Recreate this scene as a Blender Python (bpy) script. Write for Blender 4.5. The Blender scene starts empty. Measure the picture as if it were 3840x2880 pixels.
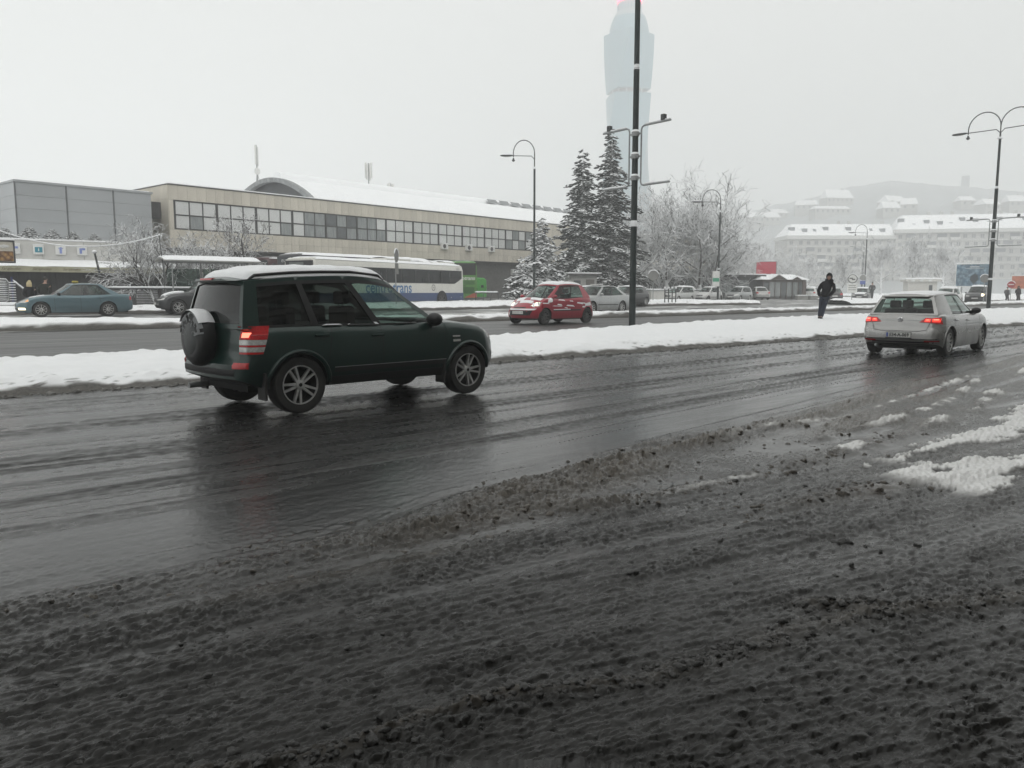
import bpy, bmesh, math, random
import numpy as np
from mathutils import Vector, Matrix
from mathutils.bvhtree import BVHTree

SC = bpy.context.scene
COL = SC.collection
PI = math.pi
R_ = math.radians
random.seed(7)
rng = np.random.default_rng(7)

# ------------------------------------------------------------------ camera
# X runs along the road, Y across it (away from the photographer), Z up, metres
CAM_H = 1.45
HEAD = R_(50.9)          # view heading, counter-clockwise from the road direction
PITCH = R_(6.67)         # looking slightly down
cd = bpy.data.cameras.new('camera')
cd.sensor_width = 36.0
cd.lens = 36.0 * 2950 / 3840
cd.clip_start = 0.05
cd.clip_end = 4000
cam = bpy.data.objects.new('camera', cd)
COL.objects.link(cam)
cam.location = (0, 0, CAM_H)
cam.rotation_euler = (PI / 2 - PITCH, 0, HEAD - PI / 2)
SC.camera = cam

# ------------------------------------------------------------------ overcast sky
SUN_EL, SUN_AZ = R_(34), R_(238)     # azimuth counter-clockwise from X
w = bpy.data.worlds.new('World')
SC.world = w
w.use_nodes = True
nt = w.node_tree
nt.nodes.clear()
sky = nt.nodes.new('ShaderNodeTexSky')
sky.sky_type = 'NISHITA'
sky.sun_disc = False
sky.sun_elevation = SUN_EL
sky.sun_rotation = PI / 2 - SUN_AZ
sky.air_density = 1.0
sky.dust_density = 6.0
sky.ozone_density = 1.0
hs = nt.nodes.new('ShaderNodeHueSaturation')
hs.inputs['Saturation'].default_value = 0.04
mx = nt.nodes.new('ShaderNodeMix')
mx.data_type = 'RGBA'
mx.inputs['Factor'].default_value = 0.82
mx.inputs['B'].default_value = (9.75, 9.88, 9.58, 1)   # even cloud deck
bg = nt.nodes.new('ShaderNodeBackground')
bg.inputs['Strength'].default_value = 0.10
wo = nt.nodes.new('ShaderNodeOutputWorld')
nt.links.new(sky.outputs[0], hs.inputs['Color'])
nt.links.new(hs.outputs[0], mx.inputs['A'])
nt.links.new(mx.outputs['Result'], bg.inputs['Color'])
nt.links.new(bg.outputs[0], wo.inputs['Surface'])

sl = bpy.data.lights.new('sun', 'SUN')
sl.energy = 1.45
sl.angle = R_(60)
sl.color = (1.0, 0.985, 0.96)
so = bpy.data.objects.new('sun', sl)
COL.objects.link(so)
so.rotation_euler = (PI / 2 - SUN_EL, 0, SUN_AZ + PI / 2)

SC.view_settings.view_transform = 'Standard'
SC.view_settings.look = 'None'
SC.view_settings.exposure = 0.0
SC.view_settings.gamma = 1.0
SC.view_settings.use_curve_mapping = False
SC.render.engine = 'CYCLES'
cy = SC.cycles
cy.max_bounces = 8
cy.diffuse_bounces = 3
cy.glossy_bounces = 3
cy.transmission_bounces = 4
cy.transparent_max_bounces = 16
cy.volume_bounces = 3
cy.caustics_reflective = False
cy.caustics_refractive = False
cy.sample_clamp_indirect = 6.0
cy.use_denoising = True
cy.denoiser = 'OPENIMAGEDENOISE'
cy.use_adaptive_sampling = True
cy.adaptive_threshold = 0.015

# ------------------------------------------------------------------ materials
def nd(t, typ, **kw):
    n = t.nodes.new(typ)
    for k, v in kw.items():
        setattr(n, k, v)
    return n

def mat(name, col, rough=0.6, metal=0.0, var=0.15, vscale=4.0, bump=0.0, bscale=40.0, spec=0.5, coat=0.0,
        alpha=None, emit=None, estr=0.0, dirt=None, snow=None, sscale=3.0, objvar=0.0, stretch=None, samp=0.8):
    """principled with noise-broken colour; snow=(lo,hi): snow lies on faces whose normal points up"""
    m = bpy.data.materials.new(name)
    m.use_nodes = True
    t = m.node_tree
    b = t.nodes['Principled BSDF']
    L = t.links.new
    tc = nd(t, 'ShaderNodeTexCoord')
    src = tc.outputs['Object']
    if stretch:
        mp = nd(t, 'ShaderNodeMapping')
        mp.inputs['Scale'].default_value = stretch
        L(src, mp.inputs['Vector'])
        src = mp.outputs[0]
    nz = nd(t, 'ShaderNodeTexNoise')
    nz.inputs['Scale'].default_value = vscale
    nz.inputs['Detail'].default_value = 6
    nz.inputs['Roughness'].default_value = 0.65
    L(src, nz.inputs['Vector'])
    mr = nd(t, 'ShaderNodeMapRange')
    mr.inputs['From Min'].default_value = 0.3
    mr.inputs['From Max'].default_value = 0.7
    mr.inputs['To Min'].default_value = 1 - var
    mr.inputs['To Max'].default_value = 1 + var
    L(nz.outputs['Fac'], mr.inputs['Value'])
    fac = mr.outputs[0]
    if objvar:
        oi = nd(t, 'ShaderNodeObjectInfo')
        m2 = nd(t, 'ShaderNodeMapRange')
        m2.inputs['To Min'].default_value = 1 - objvar
        m2.inputs['To Max'].default_value = 1 + objvar
        L(oi.outputs['Random'], m2.inputs['Value'])
        mm = nd(t, 'ShaderNodeMath', operation='MULTIPLY')
        L(fac, mm.inputs[0]); L(m2.outputs[0], mm.inputs[1])
        fac = mm.outputs[0]
    vm = nd(t, 'ShaderNodeVectorMath', operation='SCALE')
    vm.inputs[0].default_value = col[:3]
    L(fac, vm.inputs['Scale'])
    cout = vm.outputs[0]
    rough_in = None
    if dirt:      # (colour, amount, scale): splashed road dirt low on the body, with its own blotchy edge
        dc, da, dh = dirt
        sx = nd(t, 'ShaderNodeSeparateXYZ')
        L(tc.outputs['Object'], sx.inputs[0])
        dn = nd(t, 'ShaderNodeTexNoise'); dn.inputs['Scale'].default_value = 3.5; dn.inputs['Detail'].default_value = 8
        L(tc.outputs['Object'], dn.inputs['Vector'])
        ad = nd(t, 'ShaderNodeMath', operation='MULTIPLY_ADD'); ad.inputs[1].default_value = dh * 0.9; 
        L(dn.outputs['Fac'], ad.inputs[0]); L(sx.outputs['Z'], ad.inputs[2])
        d2 = nd(t, 'ShaderNodeMapRange'); d2.inputs['From Min'].default_value = dh * 1.5; d2.inputs['From Max'].default_value = dh * 0.5
        d2.inputs['To Max'].default_value = da
        L(ad.outputs[0], d2.inputs['Value'])
        mc = nd(t, 'ShaderNodeMix', data_type='RGBA'); mc.inputs['B'].default_value = (*dc, 1)
        L(d2.outputs[0], mc.inputs['Factor']); L(cout, mc.inputs['A'])
        cout = mc.outputs['Result']
        m4 = nd(t, 'ShaderNodeMapRange'); m4.inputs['To Min'].default_value = rough; m4.inputs['To Max'].default_value = 0.75
        L(d2.outputs[0], m4.inputs['Value']); rough_in = m4.outputs[0]
    if snow:
        ge = nd(t, 'ShaderNodeNewGeometry')
        sx = nd(t, 'ShaderNodeSeparateXYZ')
        L(ge.outputs['Normal'], sx.inputs[0])
        sn = nd(t, 'ShaderNodeTexNoise'); sn.inputs['Scale'].default_value = sscale; sn.inputs['Detail'].default_value = 4
        L(tc.outputs['Object'], sn.inputs['Vector'])
        ad = nd(t, 'ShaderNodeMath', operation='MULTIPLY_ADD'); ad.inputs[1].default_value = samp
        L(sn.outputs['Fac'], ad.inputs[0]); L(sx.outputs['Z'], ad.inputs[2])
        s2 = nd(t, 'ShaderNodeMapRange'); s2.inputs['From Min'].default_value = snow[0] + samp / 2; s2.inputs['From Max'].default_value = snow[1] + samp / 2
        L(ad.outputs[0], s2.inputs['Value'])
        mc = nd(t, 'ShaderNodeMix', data_type='RGBA'); mc.inputs['B'].default_value = (0.86, 0.87, 0.88, 1)
        L(s2.outputs[0], mc.inputs['Factor']); L(cout, mc.inputs['A'])
        cout = mc.outputs['Result']
        m4 = nd(t, 'ShaderNodeMapRange'); m4.inputs['To Min'].default_value = rough; m4.inputs['To Max'].default_value = 0.8
        L(s2.outputs[0], m4.inputs['Value']); rough_in = m4.outputs[0]
    L(cout, b.inputs['Base Color'])
    b.inputs['Roughness'].default_value = rough
    if rough_in is not None:
        L(rough_in, b.inputs['Roughness'])
    b.inputs['Metallic'].default_value = metal
    b.inputs['Specular IOR Level'].default_value = spec
    b.inputs['Coat Weight'].default_value = coat
    b.inputs['Coat Roughness'].default_value = 0.08
    if emit:
        b.inputs['Emission Color'].default_value = (*emit, 1)
        b.inputs['Emission Strength'].default_value = estr
    if bump:
        bn = nd(t, 'ShaderNodeTexNoise'); bn.inputs['Scale'].default_value = bscale; bn.inputs['Detail'].default_value = 5
        L(src, bn.inputs['Vector'])
        bp = nd(t, 'ShaderNodeBump'); bp.inputs['Strength'].default_value = bump; bp.inputs['Distance'].default_value = 0.02
        L(bn.outputs['Fac'], bp.inputs['Height']); L(bp.outputs[0], b.inputs['Normal'])
    return m

def glass(name, tint=(0.5, 0.56, 0.53), refl=1.0, rough=0.03):
    """thin pane: tinted see-through plus fresnel mirror of the surroundings"""
    m = bpy.data.materials.new(name); m.use_nodes = True
    t = m.node_tree; t.nodes.clear(); L = t.links.new
    tr = nd(t, 'ShaderNodeBsdfTransparent'); tr.inputs[0].default_value = (*tint, 1)
    gl = nd(t, 'ShaderNodeBsdfGlossy'); gl.inputs['Roughness'].default_value = rough
    tc = nd(t, 'ShaderNodeTexCoord')
    nz = nd(t, 'ShaderNodeTexNoise'); nz.inputs['Scale'].default_value = 5; nz.inputs['Detail'].default_value = 4
    L(tc.outputs['Object'], nz.inputs['Vector'])
    mr = nd(t, 'ShaderNodeMapRange'); mr.inputs['To Min'].default_value = rough * .3; mr.inputs['To Max'].default_value = rough * 2.5
    L(nz.outputs['Fac'], mr.inputs['Value']); L(mr.outputs[0], gl.inputs['Roughness'])
    lw = nd(t, 'ShaderNodeLayerWeight'); lw.inputs['Blend'].default_value = .5
    fr = nd(t, 'ShaderNodeMath', operation='POWER'); fr.inputs[1].default_value = 4.5
    L(lw.outputs['Facing'], fr.inputs[0])
    mu = nd(t, 'ShaderNodeMath', operation='MULTIPLY_ADD'); mu.inputs[1].default_value = .9 * refl; mu.inputs[2].default_value = .05 * refl
    mu.use_clamp = True
    L(fr.outputs[0], mu.inputs[0])
    mx_ = nd(t, 'ShaderNodeMixShader'); L(mu.outputs[0], mx_.inputs[0]); L(tr.outputs[0], mx_.inputs[1]); L(gl.outputs[0], mx_.inputs[2])
    ou = nd(t, 'ShaderNodeOutputMaterial'); L(mx_.outputs[0], ou.inputs['Surface'])
    return m

M = {}
M['snow'] = mat('snow', (0.90, 0.91, 0.925), 0.7, var=0.03, vscale=2.0, bump=0.35, bscale=14)
M['snow_car'] = mat('snow_car', (0.90, 0.91, 0.925), 0.7, var=0.03, vscale=6, bump=0.2, bscale=30)
M['black'] = mat('black_plastic', (0.018, 0.018, 0.019), 0.5, var=0.2, vscale=12)
M['under'] = mat('underbody', (0.012, 0.012, 0.012), 0.85, var=0.3)
M['rubber'] = mat('tyre_rubber', (0.022, 0.021, 0.02), 0.6, var=0.35, vscale=9, bump=.3, bscale=60)
M['alloy'] = mat('alloy', (0.62, 0.62, 0.61), 0.38, metal=0.7, var=0.3, vscale=9)
M['alloy_dark'] = mat('alloy_dark', (0.09, 0.09, 0.09), 0.45, metal=0.4, var=0.3, vscale=9)
M['chrome'] = mat('chrome', (0.75, 0.75, 0.76), 0.15, metal=1.0, var=0.05)
M['interior'] = mat('interior_cloth', (0.02, 0.02, 0.022), 0.9, var=0.3)
M['glass'] = glass('car_glass', (0.50, 0.60, 0.56))
M['glass_dark'] = glass('tinted_glass', (0.10, 0.115, 0.11), rough=0.02)
M['glass_bus'] = glass('bus_glass', (0.16, 0.19, 0.19), rough=0.02)
M['lens_red'] = mat('red_lens', (0.50, 0.012, 0.015), 0.12, var=0.2, vscale=30, coat=.5)
M['lens_lit'] = mat('red_lens_lit', (0.7, 0.02, 0.02), 0.15, emit=(1.0, 0.07, 0.05), estr=1.1, var=0.05)
M['lens_hot'] = mat('brake_bulb', (0.9, 0.1, 0.06), 0.2, emit=(1.0, 0.22, 0.14), estr=2.2, var=0.02)
M['lens_clear'] = mat('clear_lens', (0.55, 0.55, 0.53), 0.12, var=0.3, vscale=25, coat=.5, metal=.3)
M['lamp_warm'] = mat('lit_headlamp', (0.9, 0.85, 0.7), 0.2, emit=(1.0, 0.86, 0.58), estr=2.6, var=0.02)
M['lamp_hot'] = mat('dazzling_headlamp', (0.9, 0.85, 0.7), 0.2, emit=(1.0, 0.85, 0.5), estr=9.0, var=0.02)
M['amber'] = mat('amber_lens', (0.75, 0.3, 0.06), 0.2, var=0.1, emit=(1.0, .5, .12), estr=.5)
M['plate'] = mat('plate_white', (0.62, 0.62, 0.6), 0.5, var=0.25, vscale=25)
M['blue_sign'] = mat('plate_blue', (0.03, 0.07, 0.32), 0.5, var=0.1)
M['ink'] = mat('black_ink', (0.012, 0.012, 0.014), 0.6, var=0.1)
M['steel'] = mat('galvanised_steel', (0.30, 0.31, 0.31), 0.5, metal=0.4, var=0.2, vscale=8)
M['steel_snow'] = mat('steel_with_snow', (0.22, 0.225, 0.225), 0.5, metal=0.2, var=0.2, vscale=8, snow=(0.15, 0.45))
M['pole_green'] = mat('pole_paint', (0.018, 0.026, 0.025), 0.45, var=0.35, vscale=3, spec=.4)
M['lamp_grey'] = mat('lamp_paint', (0.055, 0.06, 0.06), 0.5, var=0.2)
M['white_paint'] = mat('white_paint', (0.72, 0.72, 0.70), 0.5, var=0.08, vscale=3)
M['concrete'] = mat('concrete', (0.24, 0.235, 0.22), 0.85, var=0.25, vscale=2.5, bump=.2, bscale=18)

# ------------------------------------------------------------------ mesh helpers
def link(o, parent=None):
    COL.objects.link(o)
    if parent is not None:
        o.parent = parent
    return o

def tag(o, label=None, cat=None, group=None, kind=None):
    if label: o['label'] = label
    if cat: o['category'] = cat
    if group: o['group'] = group
    if kind: o['kind'] = kind
    return o

def thing(name, label, cat, loc=(0, 0, 0), rz=0.0, group=None):
    o = bpy.data.objects.new(name, None)
    o.empty_display_size = 0.3
    COL.objects.link(o)
    o.location = loc
    o.rotation_euler = (0, 0, rz)
    return tag(o, label, cat, group)

def finish(me, smooth=None):
    if smooth is not None:
        me.shade_smooth() if hasattr(me, 'shade_smooth') else me.polygons.foreach_set('use_smooth', [True] * len(me.polygons))
        if smooth < 179:
            me.set_sharp_from_angle(angle=R_(smooth))
    me.update()
    return me

def mesh_np(name, V, Q, mats, parent=None, smooth=None, midx=None, attrs=None):
    """V (n,3); Q (m,4) or (m,3) int"""
    V = np.ascontiguousarray(V, dtype=np.float32); Q = np.ascontiguousarray(Q, dtype=np.int32)
    me = bpy.data.meshes.new(name)
    k = Q.shape[1]
    me.vertices.add(len(V)); me.vertices.foreach_set('co', V.ravel())
    me.loops.add(Q.size); me.loops.foreach_set('vertex_index', Q.ravel())
    me.polygons.add(len(Q)); me.polygons.foreach_set('loop_start', np.arange(0, Q.size, k, dtype=np.int32))
    if midx is not None:
        me.polygons.foreach_set('material_index', np.asarray(midx, dtype=np.int32))
    me.update(calc_edges=True)
    for mm in (mats if isinstance(mats, (list, tuple)) else [mats]):
        me.materials.append(mm)
    if attrs:
        for an, av in attrs.items():
            a = me.attributes.new(an, 'FLOAT', 'POINT')
            a.data.foreach_set('value', np.ascontiguousarray(av, dtype=np.float32).ravel())
    finish(me, smooth)
    o = bpy.data.objects.new(name, me)
    return link(o, parent)

def grid_faces(nu, nv):
    i = np.arange(nu - 1)[:, None]; j = np.arange(nv - 1)[None, :]
    a = i * nv + j
    return np.stack([a, a + nv, a + nv + 1, a + 1], -1).reshape(-1, 4)

class MB:
    """collects shapes; build() links them as ONE mesh object"""
    def __init__(s):
        s.v = []; s.f = []; s.m = []
    def add(s, V, Fs, mi=0):
        o = len(s.v)
        s.v.extend([tuple(map(float, p)) for p in V])
        for f in Fs:
            s.f.append(tuple(int(i) + o for i in f)); s.m.append(mi)
        return s
    def box(s, x0, x1, y0, y1, z0, z1, mi=0, ch=0.0):
        if ch:
            b = bmesh.new()
            bmesh.ops.create_cube(b, size=1)
            for q in b.verts:
                q.co = Vector(((x0 + x1) / 2 + q.co.x * (x1 - x0), (y0 + y1) / 2 + q.co.y * (y1 - y0), (z0 + z1) / 2 + q.co.z * (z1 - z0)))
            bmesh.ops.bevel(b, geom=b.edges[:], offset=ch, segments=2, profile=0.5, affect='EDGES', clamp_overlap=True)
            b.verts.index_update()
            s.add([q.co for q in b.verts], [[q.index for q in f.verts] for f in b.faces], mi)
            b.free()
            return s
        V = [(x0, y0, z0), (x1, y0, z0), (x1, y1, z0), (x0, y1, z0), (x0, y0, z1), (x1, y0, z1), (x1, y1, z1), (x0, y1, z1)]
        return s.add(V, [(0, 3, 2, 1), (4, 5, 6, 7), (0, 1, 5, 4), (1, 2, 6, 5), (2, 3, 7, 6), (3, 0, 4, 7)], mi)
    def tube(s, pts, r, n=8, mi=0, cap=True):
        P_ = [Vector(p) for p in pts]
        rr = r if isinstance(r, (list, tuple)) else [r] * len(P_)
        rings = []
        prev = None
        for i, p in enumerate(P_):
            d = (P_[min(i + 1, len(P_) - 1)] - P_[max(i - 1, 0)]).normalized()
            if prev is None:
                a = d.orthogonal().normalized()
            else:
                a = (prev - d * prev.dot(d)).normalized()
            prev = a
            b = d.cross(a)
            rings.append([p + (a * math.cos(2 * PI * k / n) + b * math.sin(2 * PI * k / n)) * rr[i] for k in range(n)])
        V = [q for ring in rings for q in ring]
        Fs = [(i * n + k, i * n + (k + 1) % n, (i + 1) * n + (k + 1) % n, (i + 1) * n + k) for i in range(len(P_) - 1) for k in range(n)]
        if cap:
            Fs.append(tuple(range(n - 1, -1, -1))); Fs.append(tuple((len(P_) - 1) * n + k for k in range(n)))
        return s.add(V, Fs, mi)
    def lathe(s, prof, n=24, axis='z', c=(0, 0, 0), mi=0):
        V = []
        for r, h in prof:
            for k in range(n):
                a = 2 * PI * k / n
                x, y = r * math.cos(a), r * math.sin(a)
                V.append((c[0] + x, c[1] + y, c[2] + h) if axis == 'z' else ((c[0] + x, c[1] + h, c[2] + y) if axis == 'y' else (c[0] + h, c[1] + x, c[2] + y)))
        Fs = [(i * n + k, i * n + (k + 1) % n, (i + 1) * n + (k + 1) % n, (i + 1) * n + k) for i in range(len(prof) - 1) for k in range(n)]
        return s.add(V, Fs, mi)
    def prism(s, poly, h0, h1, plane='xz', mi=0):
        """poly of 2D points extruded along the remaining axis from h0 to h1"""
        n = len(poly)
        def p(a, b, h):
            return (a, h, b) if plane == 'xz' else ((h, a, b) if plane == 'yz' else (a, b, h))
        V = [p(a, b, h0) for a, b in poly] + [p(a, b, h1) for a, b in poly]
        Fs = [tuple(range(n - 1, -1, -1)), tuple(range(n, 2 * n))] + [(k, (k + 1) % n, n + (k + 1) % n, n + k) for k in range(n)]
        return s.add(V, Fs, mi)
    def ball(s, c, r, mi=0, n=10, m=6):
        r = r if isinstance(r, (tuple, list)) else (r, r, r)
        V = [(c[0], c[1], c[2] - r[2])]
        for i in range(1, m):
            a = PI * i / m
            for k in range(n):
                b = 2 * PI * k / n
                V.append((c[0] + r[0] * math.sin(a) * math.cos(b), c[1] + r[1] * math.sin(a) * math.sin(b), c[2] - r[2] * math.cos(a)))
        V.append((c[0], c[1], c[2] + r[2]))
        Fs = [(0, 1 + (k + 1) % n, 1 + k) for k in range(n)]
        for i in range(m - 2):
            for k in range(n):
                a = 1 + i * n + k; b = 1 + i * n + (k + 1) % n
                Fs.append((a, b, b + n, a + n))
        t = len(V) - 1
        Fs += [(1 + (m - 2) * n + k, 1 + (m - 2) * n + (k + 1) % n, t) for k in range(n)]
        return s.add(V, Fs, mi)
    def mesh(s, name, mats, smooth=None):
        me = bpy.data.meshes.new(name)
        me.from_pydata(s.v, [], s.f)
        for mm in (mats if isinstance(mats, (list, tuple)) else [mats]):
            me.materials.append(mm)
        me.polygons.foreach_set('material_index', s.m)
        bm = bmesh.new(); bm.from_mesh(me)
        loose = [v for v in bm.verts if not v.link_faces]
        if loose: bmesh.ops.delete(bm, geom=loose, context='VERTS')
        bmesh.ops.recalc_face_normals(bm, faces=bm.faces[:])
        bm.to_mesh(me); bm.free()
        return finish(me, smooth)
    def build(s, name, mats, parent=None, smooth=None, loc=None, rz=None):
        o = bpy.data.objects.new(name, s.mesh(name, mats, smooth))
        if loc is not None: o.location = loc
        if rz is not None: o.rotation_euler = (0, 0, rz)
        return link(o, parent)

def text(body, size, material, parent, loc, rot, name='lettering', shear=0.0, ext=0.004, xs=1.0, align='CENTER', bold=0.0):
    """lettering as a plain mesh"""
    c = bpy.data.curves.new('tmp', 'FONT')
    c.body = body; c.size = size; c.extrude = ext; c.shear = shear
    c.align_x = align; c.align_y = 'CENTER'; c.offset = bold
    c.resolution_u = 3
    tmp = bpy.data.objects.new('tmp', c)
    me = bpy.data.meshes.new_from_object(tmp)
    bpy.data.objects.remove(tmp); bpy.data.curves.remove(c)
    me.name = name
    me.materials.clear(); me.materials.append(material)
    me.polygons.foreach_set('material_index', [0] * len(me.polygons))
    o = bpy.data.objects.new(name, me)
    o.location = loc; o.rotation_euler = rot; o.scale = (xs, 1, 1)
    return link(o, parent)

def copy_tree(o, parent=None):
    c = o.copy(); COL.objects.link(c); c.parent = parent
    for ch in o.children:
        copy_tree(ch, c)
    return c

# ------------------------------------------------------------------ noise
def _h(ix, iy, seed):
    n = (ix.astype(np.int64) * 374761393 + iy.astype(np.int64) * 668265263 + seed * 1442695041) & 0xFFFFFFFF
    n = ((n ^ (n >> 13)) * 1274126177) & 0xFFFFFFFF
    n = (n ^ (n >> 16)) & 0xFFFFFFFF
    return n / 4294967295.0

def vn(x, y, seed=0):
    x = np.asarray(x, float); y = np.asarray(y, float)
    ix = np.floor(x); iy = np.floor(y); fx = x - ix; fy = y - iy
    fx = fx * fx * fx * (fx * (fx * 6 - 15) + 10); fy = fy * fy * fy * (fy * (fy * 6 - 15) + 10)
    a = _h(ix, iy, seed); b = _h(ix + 1, iy, seed); c = _h(ix, iy + 1, seed); d = _h(ix + 1, iy + 1, seed)
    return 2 * ((a * (1 - fx) + b * fx) * (1 - fy) + (c * (1 - fx) + d * fx) * fy) - 1

def fbm(x, y, seed=0, o=4, g=0.5):
    s = 0; a = 1.0; t = 0
    for i in range(o):
        s = s + a * vn(x * 2 ** i + 17.3 * i, y * 2 ** i - 9.1 * i, seed + i); t += a; a *= g
    return s / t

def worley(x, y, seed=0):
    ix = np.floor(x); iy = np.floor(y); best = np.full(np.shape(x), 9.0)
    for dx in (-1, 0, 1):
        for dy in (-1, 0, 1):
            cx = ix + dx; cy_ = iy + dy
            px = cx + _h(cx, cy_, seed); py = cy_ + _h(cx, cy_, seed + 57)
            best = np.minimum(best, (px - x) ** 2 + (py - y) ** 2)
    return np.sqrt(best)

def sstep(a, b, x):
    t = np.clip((x - a) / (b - a), 0, 1)
    return t * t * (3 - 2 * t)

def polydist(x, y, pts):
    """distance to a polyline and the parameter along it (0..n-1)"""
    best = np.full(np.shape(x), 1e9); par = np.zeros(np.shape(x))
    for i in range(len(pts) - 1):
        ax, ay = pts[i]; bx_, by_ = pts[i + 1]
        dx, dy = bx_ - ax, by_ - ay
        t = np.clip(((x - ax) * dx + (y - ay) * dy) / (dx * dx + dy * dy), 0, 1)
        d = np.hypot(x - ax - t * dx, y - ay - t * dy)
        m_ = d < best
        best = np.where(m_, d, best); par = np.where(m_, i + t, par)
    return best, par

# ================================================================== THE SETTING
_YS = [-200, 12.6, 13.2, 18.5, 26, 40, 60, 90, 150, 2000]
_ZS = [-0.10, -0.10, 0, .26, .3, .35, .6, .9, 1., 1.]
def zt(y):
    return np.interp(y, _YS, _ZS)
def ztf(y):
    return float(np.interp(y, _YS, _ZS))

def attr_node(t, name):
    a = nd(t, 'ShaderNodeAttribute'); a.attribute_name = name
    return a.outputs['Fac']

def mixc(t, f, a, b):
    m = nd(t, 'ShaderNodeMix', data_type='RGBA')
    for s_, v in (('A', a), ('B', b)):
        if isinstance(v, tuple): m.inputs[s_].default_value = (*v, 1)
        else: t.links.new(v, m.inputs[s_])
    if isinstance(f, float): m.inputs['Factor'].default_value = f
    else: t.links.new(f, m.inputs['Factor'])
    return m.outputs['Result']

def mixf(t, f, a, b):
    m = nd(t, 'ShaderNodeMix', data_type='FLOAT')
    for s_, v in (('A', a), ('B', b)):
        if isinstance(v, (int, float)): m.inputs[s_].default_value = v
        else: t.links.new(v, m.inputs[s_])
    t.links.new(f, m.inputs['Factor'])
    return m.outputs['Result']

def noise(t, scale, detail=5, rough=.6, stretch=None, lo=None, hi=None, rot=0.0):
    tc = nd(t, 'ShaderNodeTexCoord')
    v = tc.outputs['Object']
    if stretch:
        mp = nd(t, 'ShaderNodeMapping'); mp.inputs['Scale'].default_value = stretch; mp.inputs['Rotation'].default_value = (0, 0, rot)
        t.links.new(v, mp.inputs['Vector']); v = mp.outputs[0]
    n = nd(t, 'ShaderNodeTexNoise'); n.inputs['Scale'].default_value = scale; n.inputs['Detail'].default_value = detail; n.inputs['Roughness'].default_value = rough
    t.links.new(v, n.inputs['Vector'])
    o = n.outputs['Fac']
    if lo is not None:
        mr = nd(t, 'ShaderNodeMapRange'); mr.inputs['From Min'].default_value = lo; mr.inputs['From Max'].default_value = hi
        t.links.new(o, mr.inputs['Value']); o = mr.outputs[0]
    return o

def road_material():
    m = bpy.data.materials.new('wet_slushy_road'); m.use_nodes = True
    t = m.node_tree; b = t.nodes['Principled BSDF']; L = t.links.new
    slush, snow, brown, pud, streak = (attr_node(t, k) for k in ('slush', 'snow', 'brown', 'puddle', 'streak'))
    n1 = noise(t, 1.0, 6, .7, (1.2, 7, 1), .3, .7)
    n2 = noise(t, 30, 6, .7, None, .3, .7)
    asph = mixc(t, n1, (0.020, 0.020, 0.020), (0.036, 0.036, 0.035))
    dark = mixc(t, n2, (0.0065, 0.0062, 0.0055), (0.019, 0.0180, 0.0158))
    brn = mixc(t, n2, (0.040, 0.034, 0.027), (0.115, 0.099, 0.079))
    c = mixc(t, slush, asph, mixc(t, brown, dark, brn))
    sn = mixc(t, n2, (0.64, 0.63, 0.61), (0.91, 0.91, 0.91))
    c = mixc(t, snow, c, sn)
    L(c, b.inputs['Base Color'])
    ra = mixf(t, noise(t, 1.0, 6, .7, (.7, 9, 1), .35, .65), 0.13, 0.26)
    r = mixf(t, slush, ra, mixf(t, n2, 0.18, 0.45))
    r = mixf(t, streak, r, 0.62)
    r = mixf(t, pud, r, 0.10)
    r = mixf(t, snow, r, 0.85)
    L(r, b.inputs['Roughness'])
    L(mixf(t, slush, 1.40, 1.31), b.inputs['IOR'])
    fine = noise(t, 90, 4, .6, (.45, 1, 1))
    mu = nd(t, 'ShaderNodeMath', operation='MULTIPLY')
    L(fine, mu.inputs[0])
    inv = nd(t, 'ShaderNodeMath', operation='SUBTRACT'); inv.inputs[0].default_value = 1.0; L(pud, inv.inputs[1])
    L(inv.outputs[0], mu.inputs[1])
    bp = nd(t, 'ShaderNodeBump'); bp.inputs['Strength'].default_value = .30; bp.inputs['Distance'].default_value = .004
    L(mu.outputs[0], bp.inputs['Height']); L(bp.outputs[0], b.inputs['Normal'])
    return m

def asphalt_far_material(name, lo, hi, snowy=0.0):
    m = bpy.data.materials.new(name); m.use_nodes = True
    t = m.node_tree; b = t.nodes['Principled BSDF']; L = t.links.new
    n1 = noise(t, 1.0, 6, .7, (.25, 4, 1), .3, .7)
    c = mixc(t, n1, (lo, lo, lo), (hi, hi * .99, hi * .96))
    r = mixf(t, noise(t, 1.0, 6, .7, (.2, 5, 1), .3, .7), 0.30, 0.55)
    if snowy:
        s = noise(t, .35, 7, .7, (.6, 1.6, 1), .62 - snowy, .68 - snowy * .8)
        c = mixc(t, s, c, (.62, .62, .61)); r = mixf(t, s, r, .8)
    L(c, b.inputs['Base Color']); L(r, b.inputs['Roughness'])
    bp = nd(t, 'ShaderNodeBump'); bp.inputs['Strength'].default_value = .3; bp.inputs['Distance'].default_value = .01
    L(noise(t, 25, 4, .6, (.4, 1, 1)), bp.inputs['Height']); L(bp.outputs[0], b.inputs['Normal'])
    return m

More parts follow.
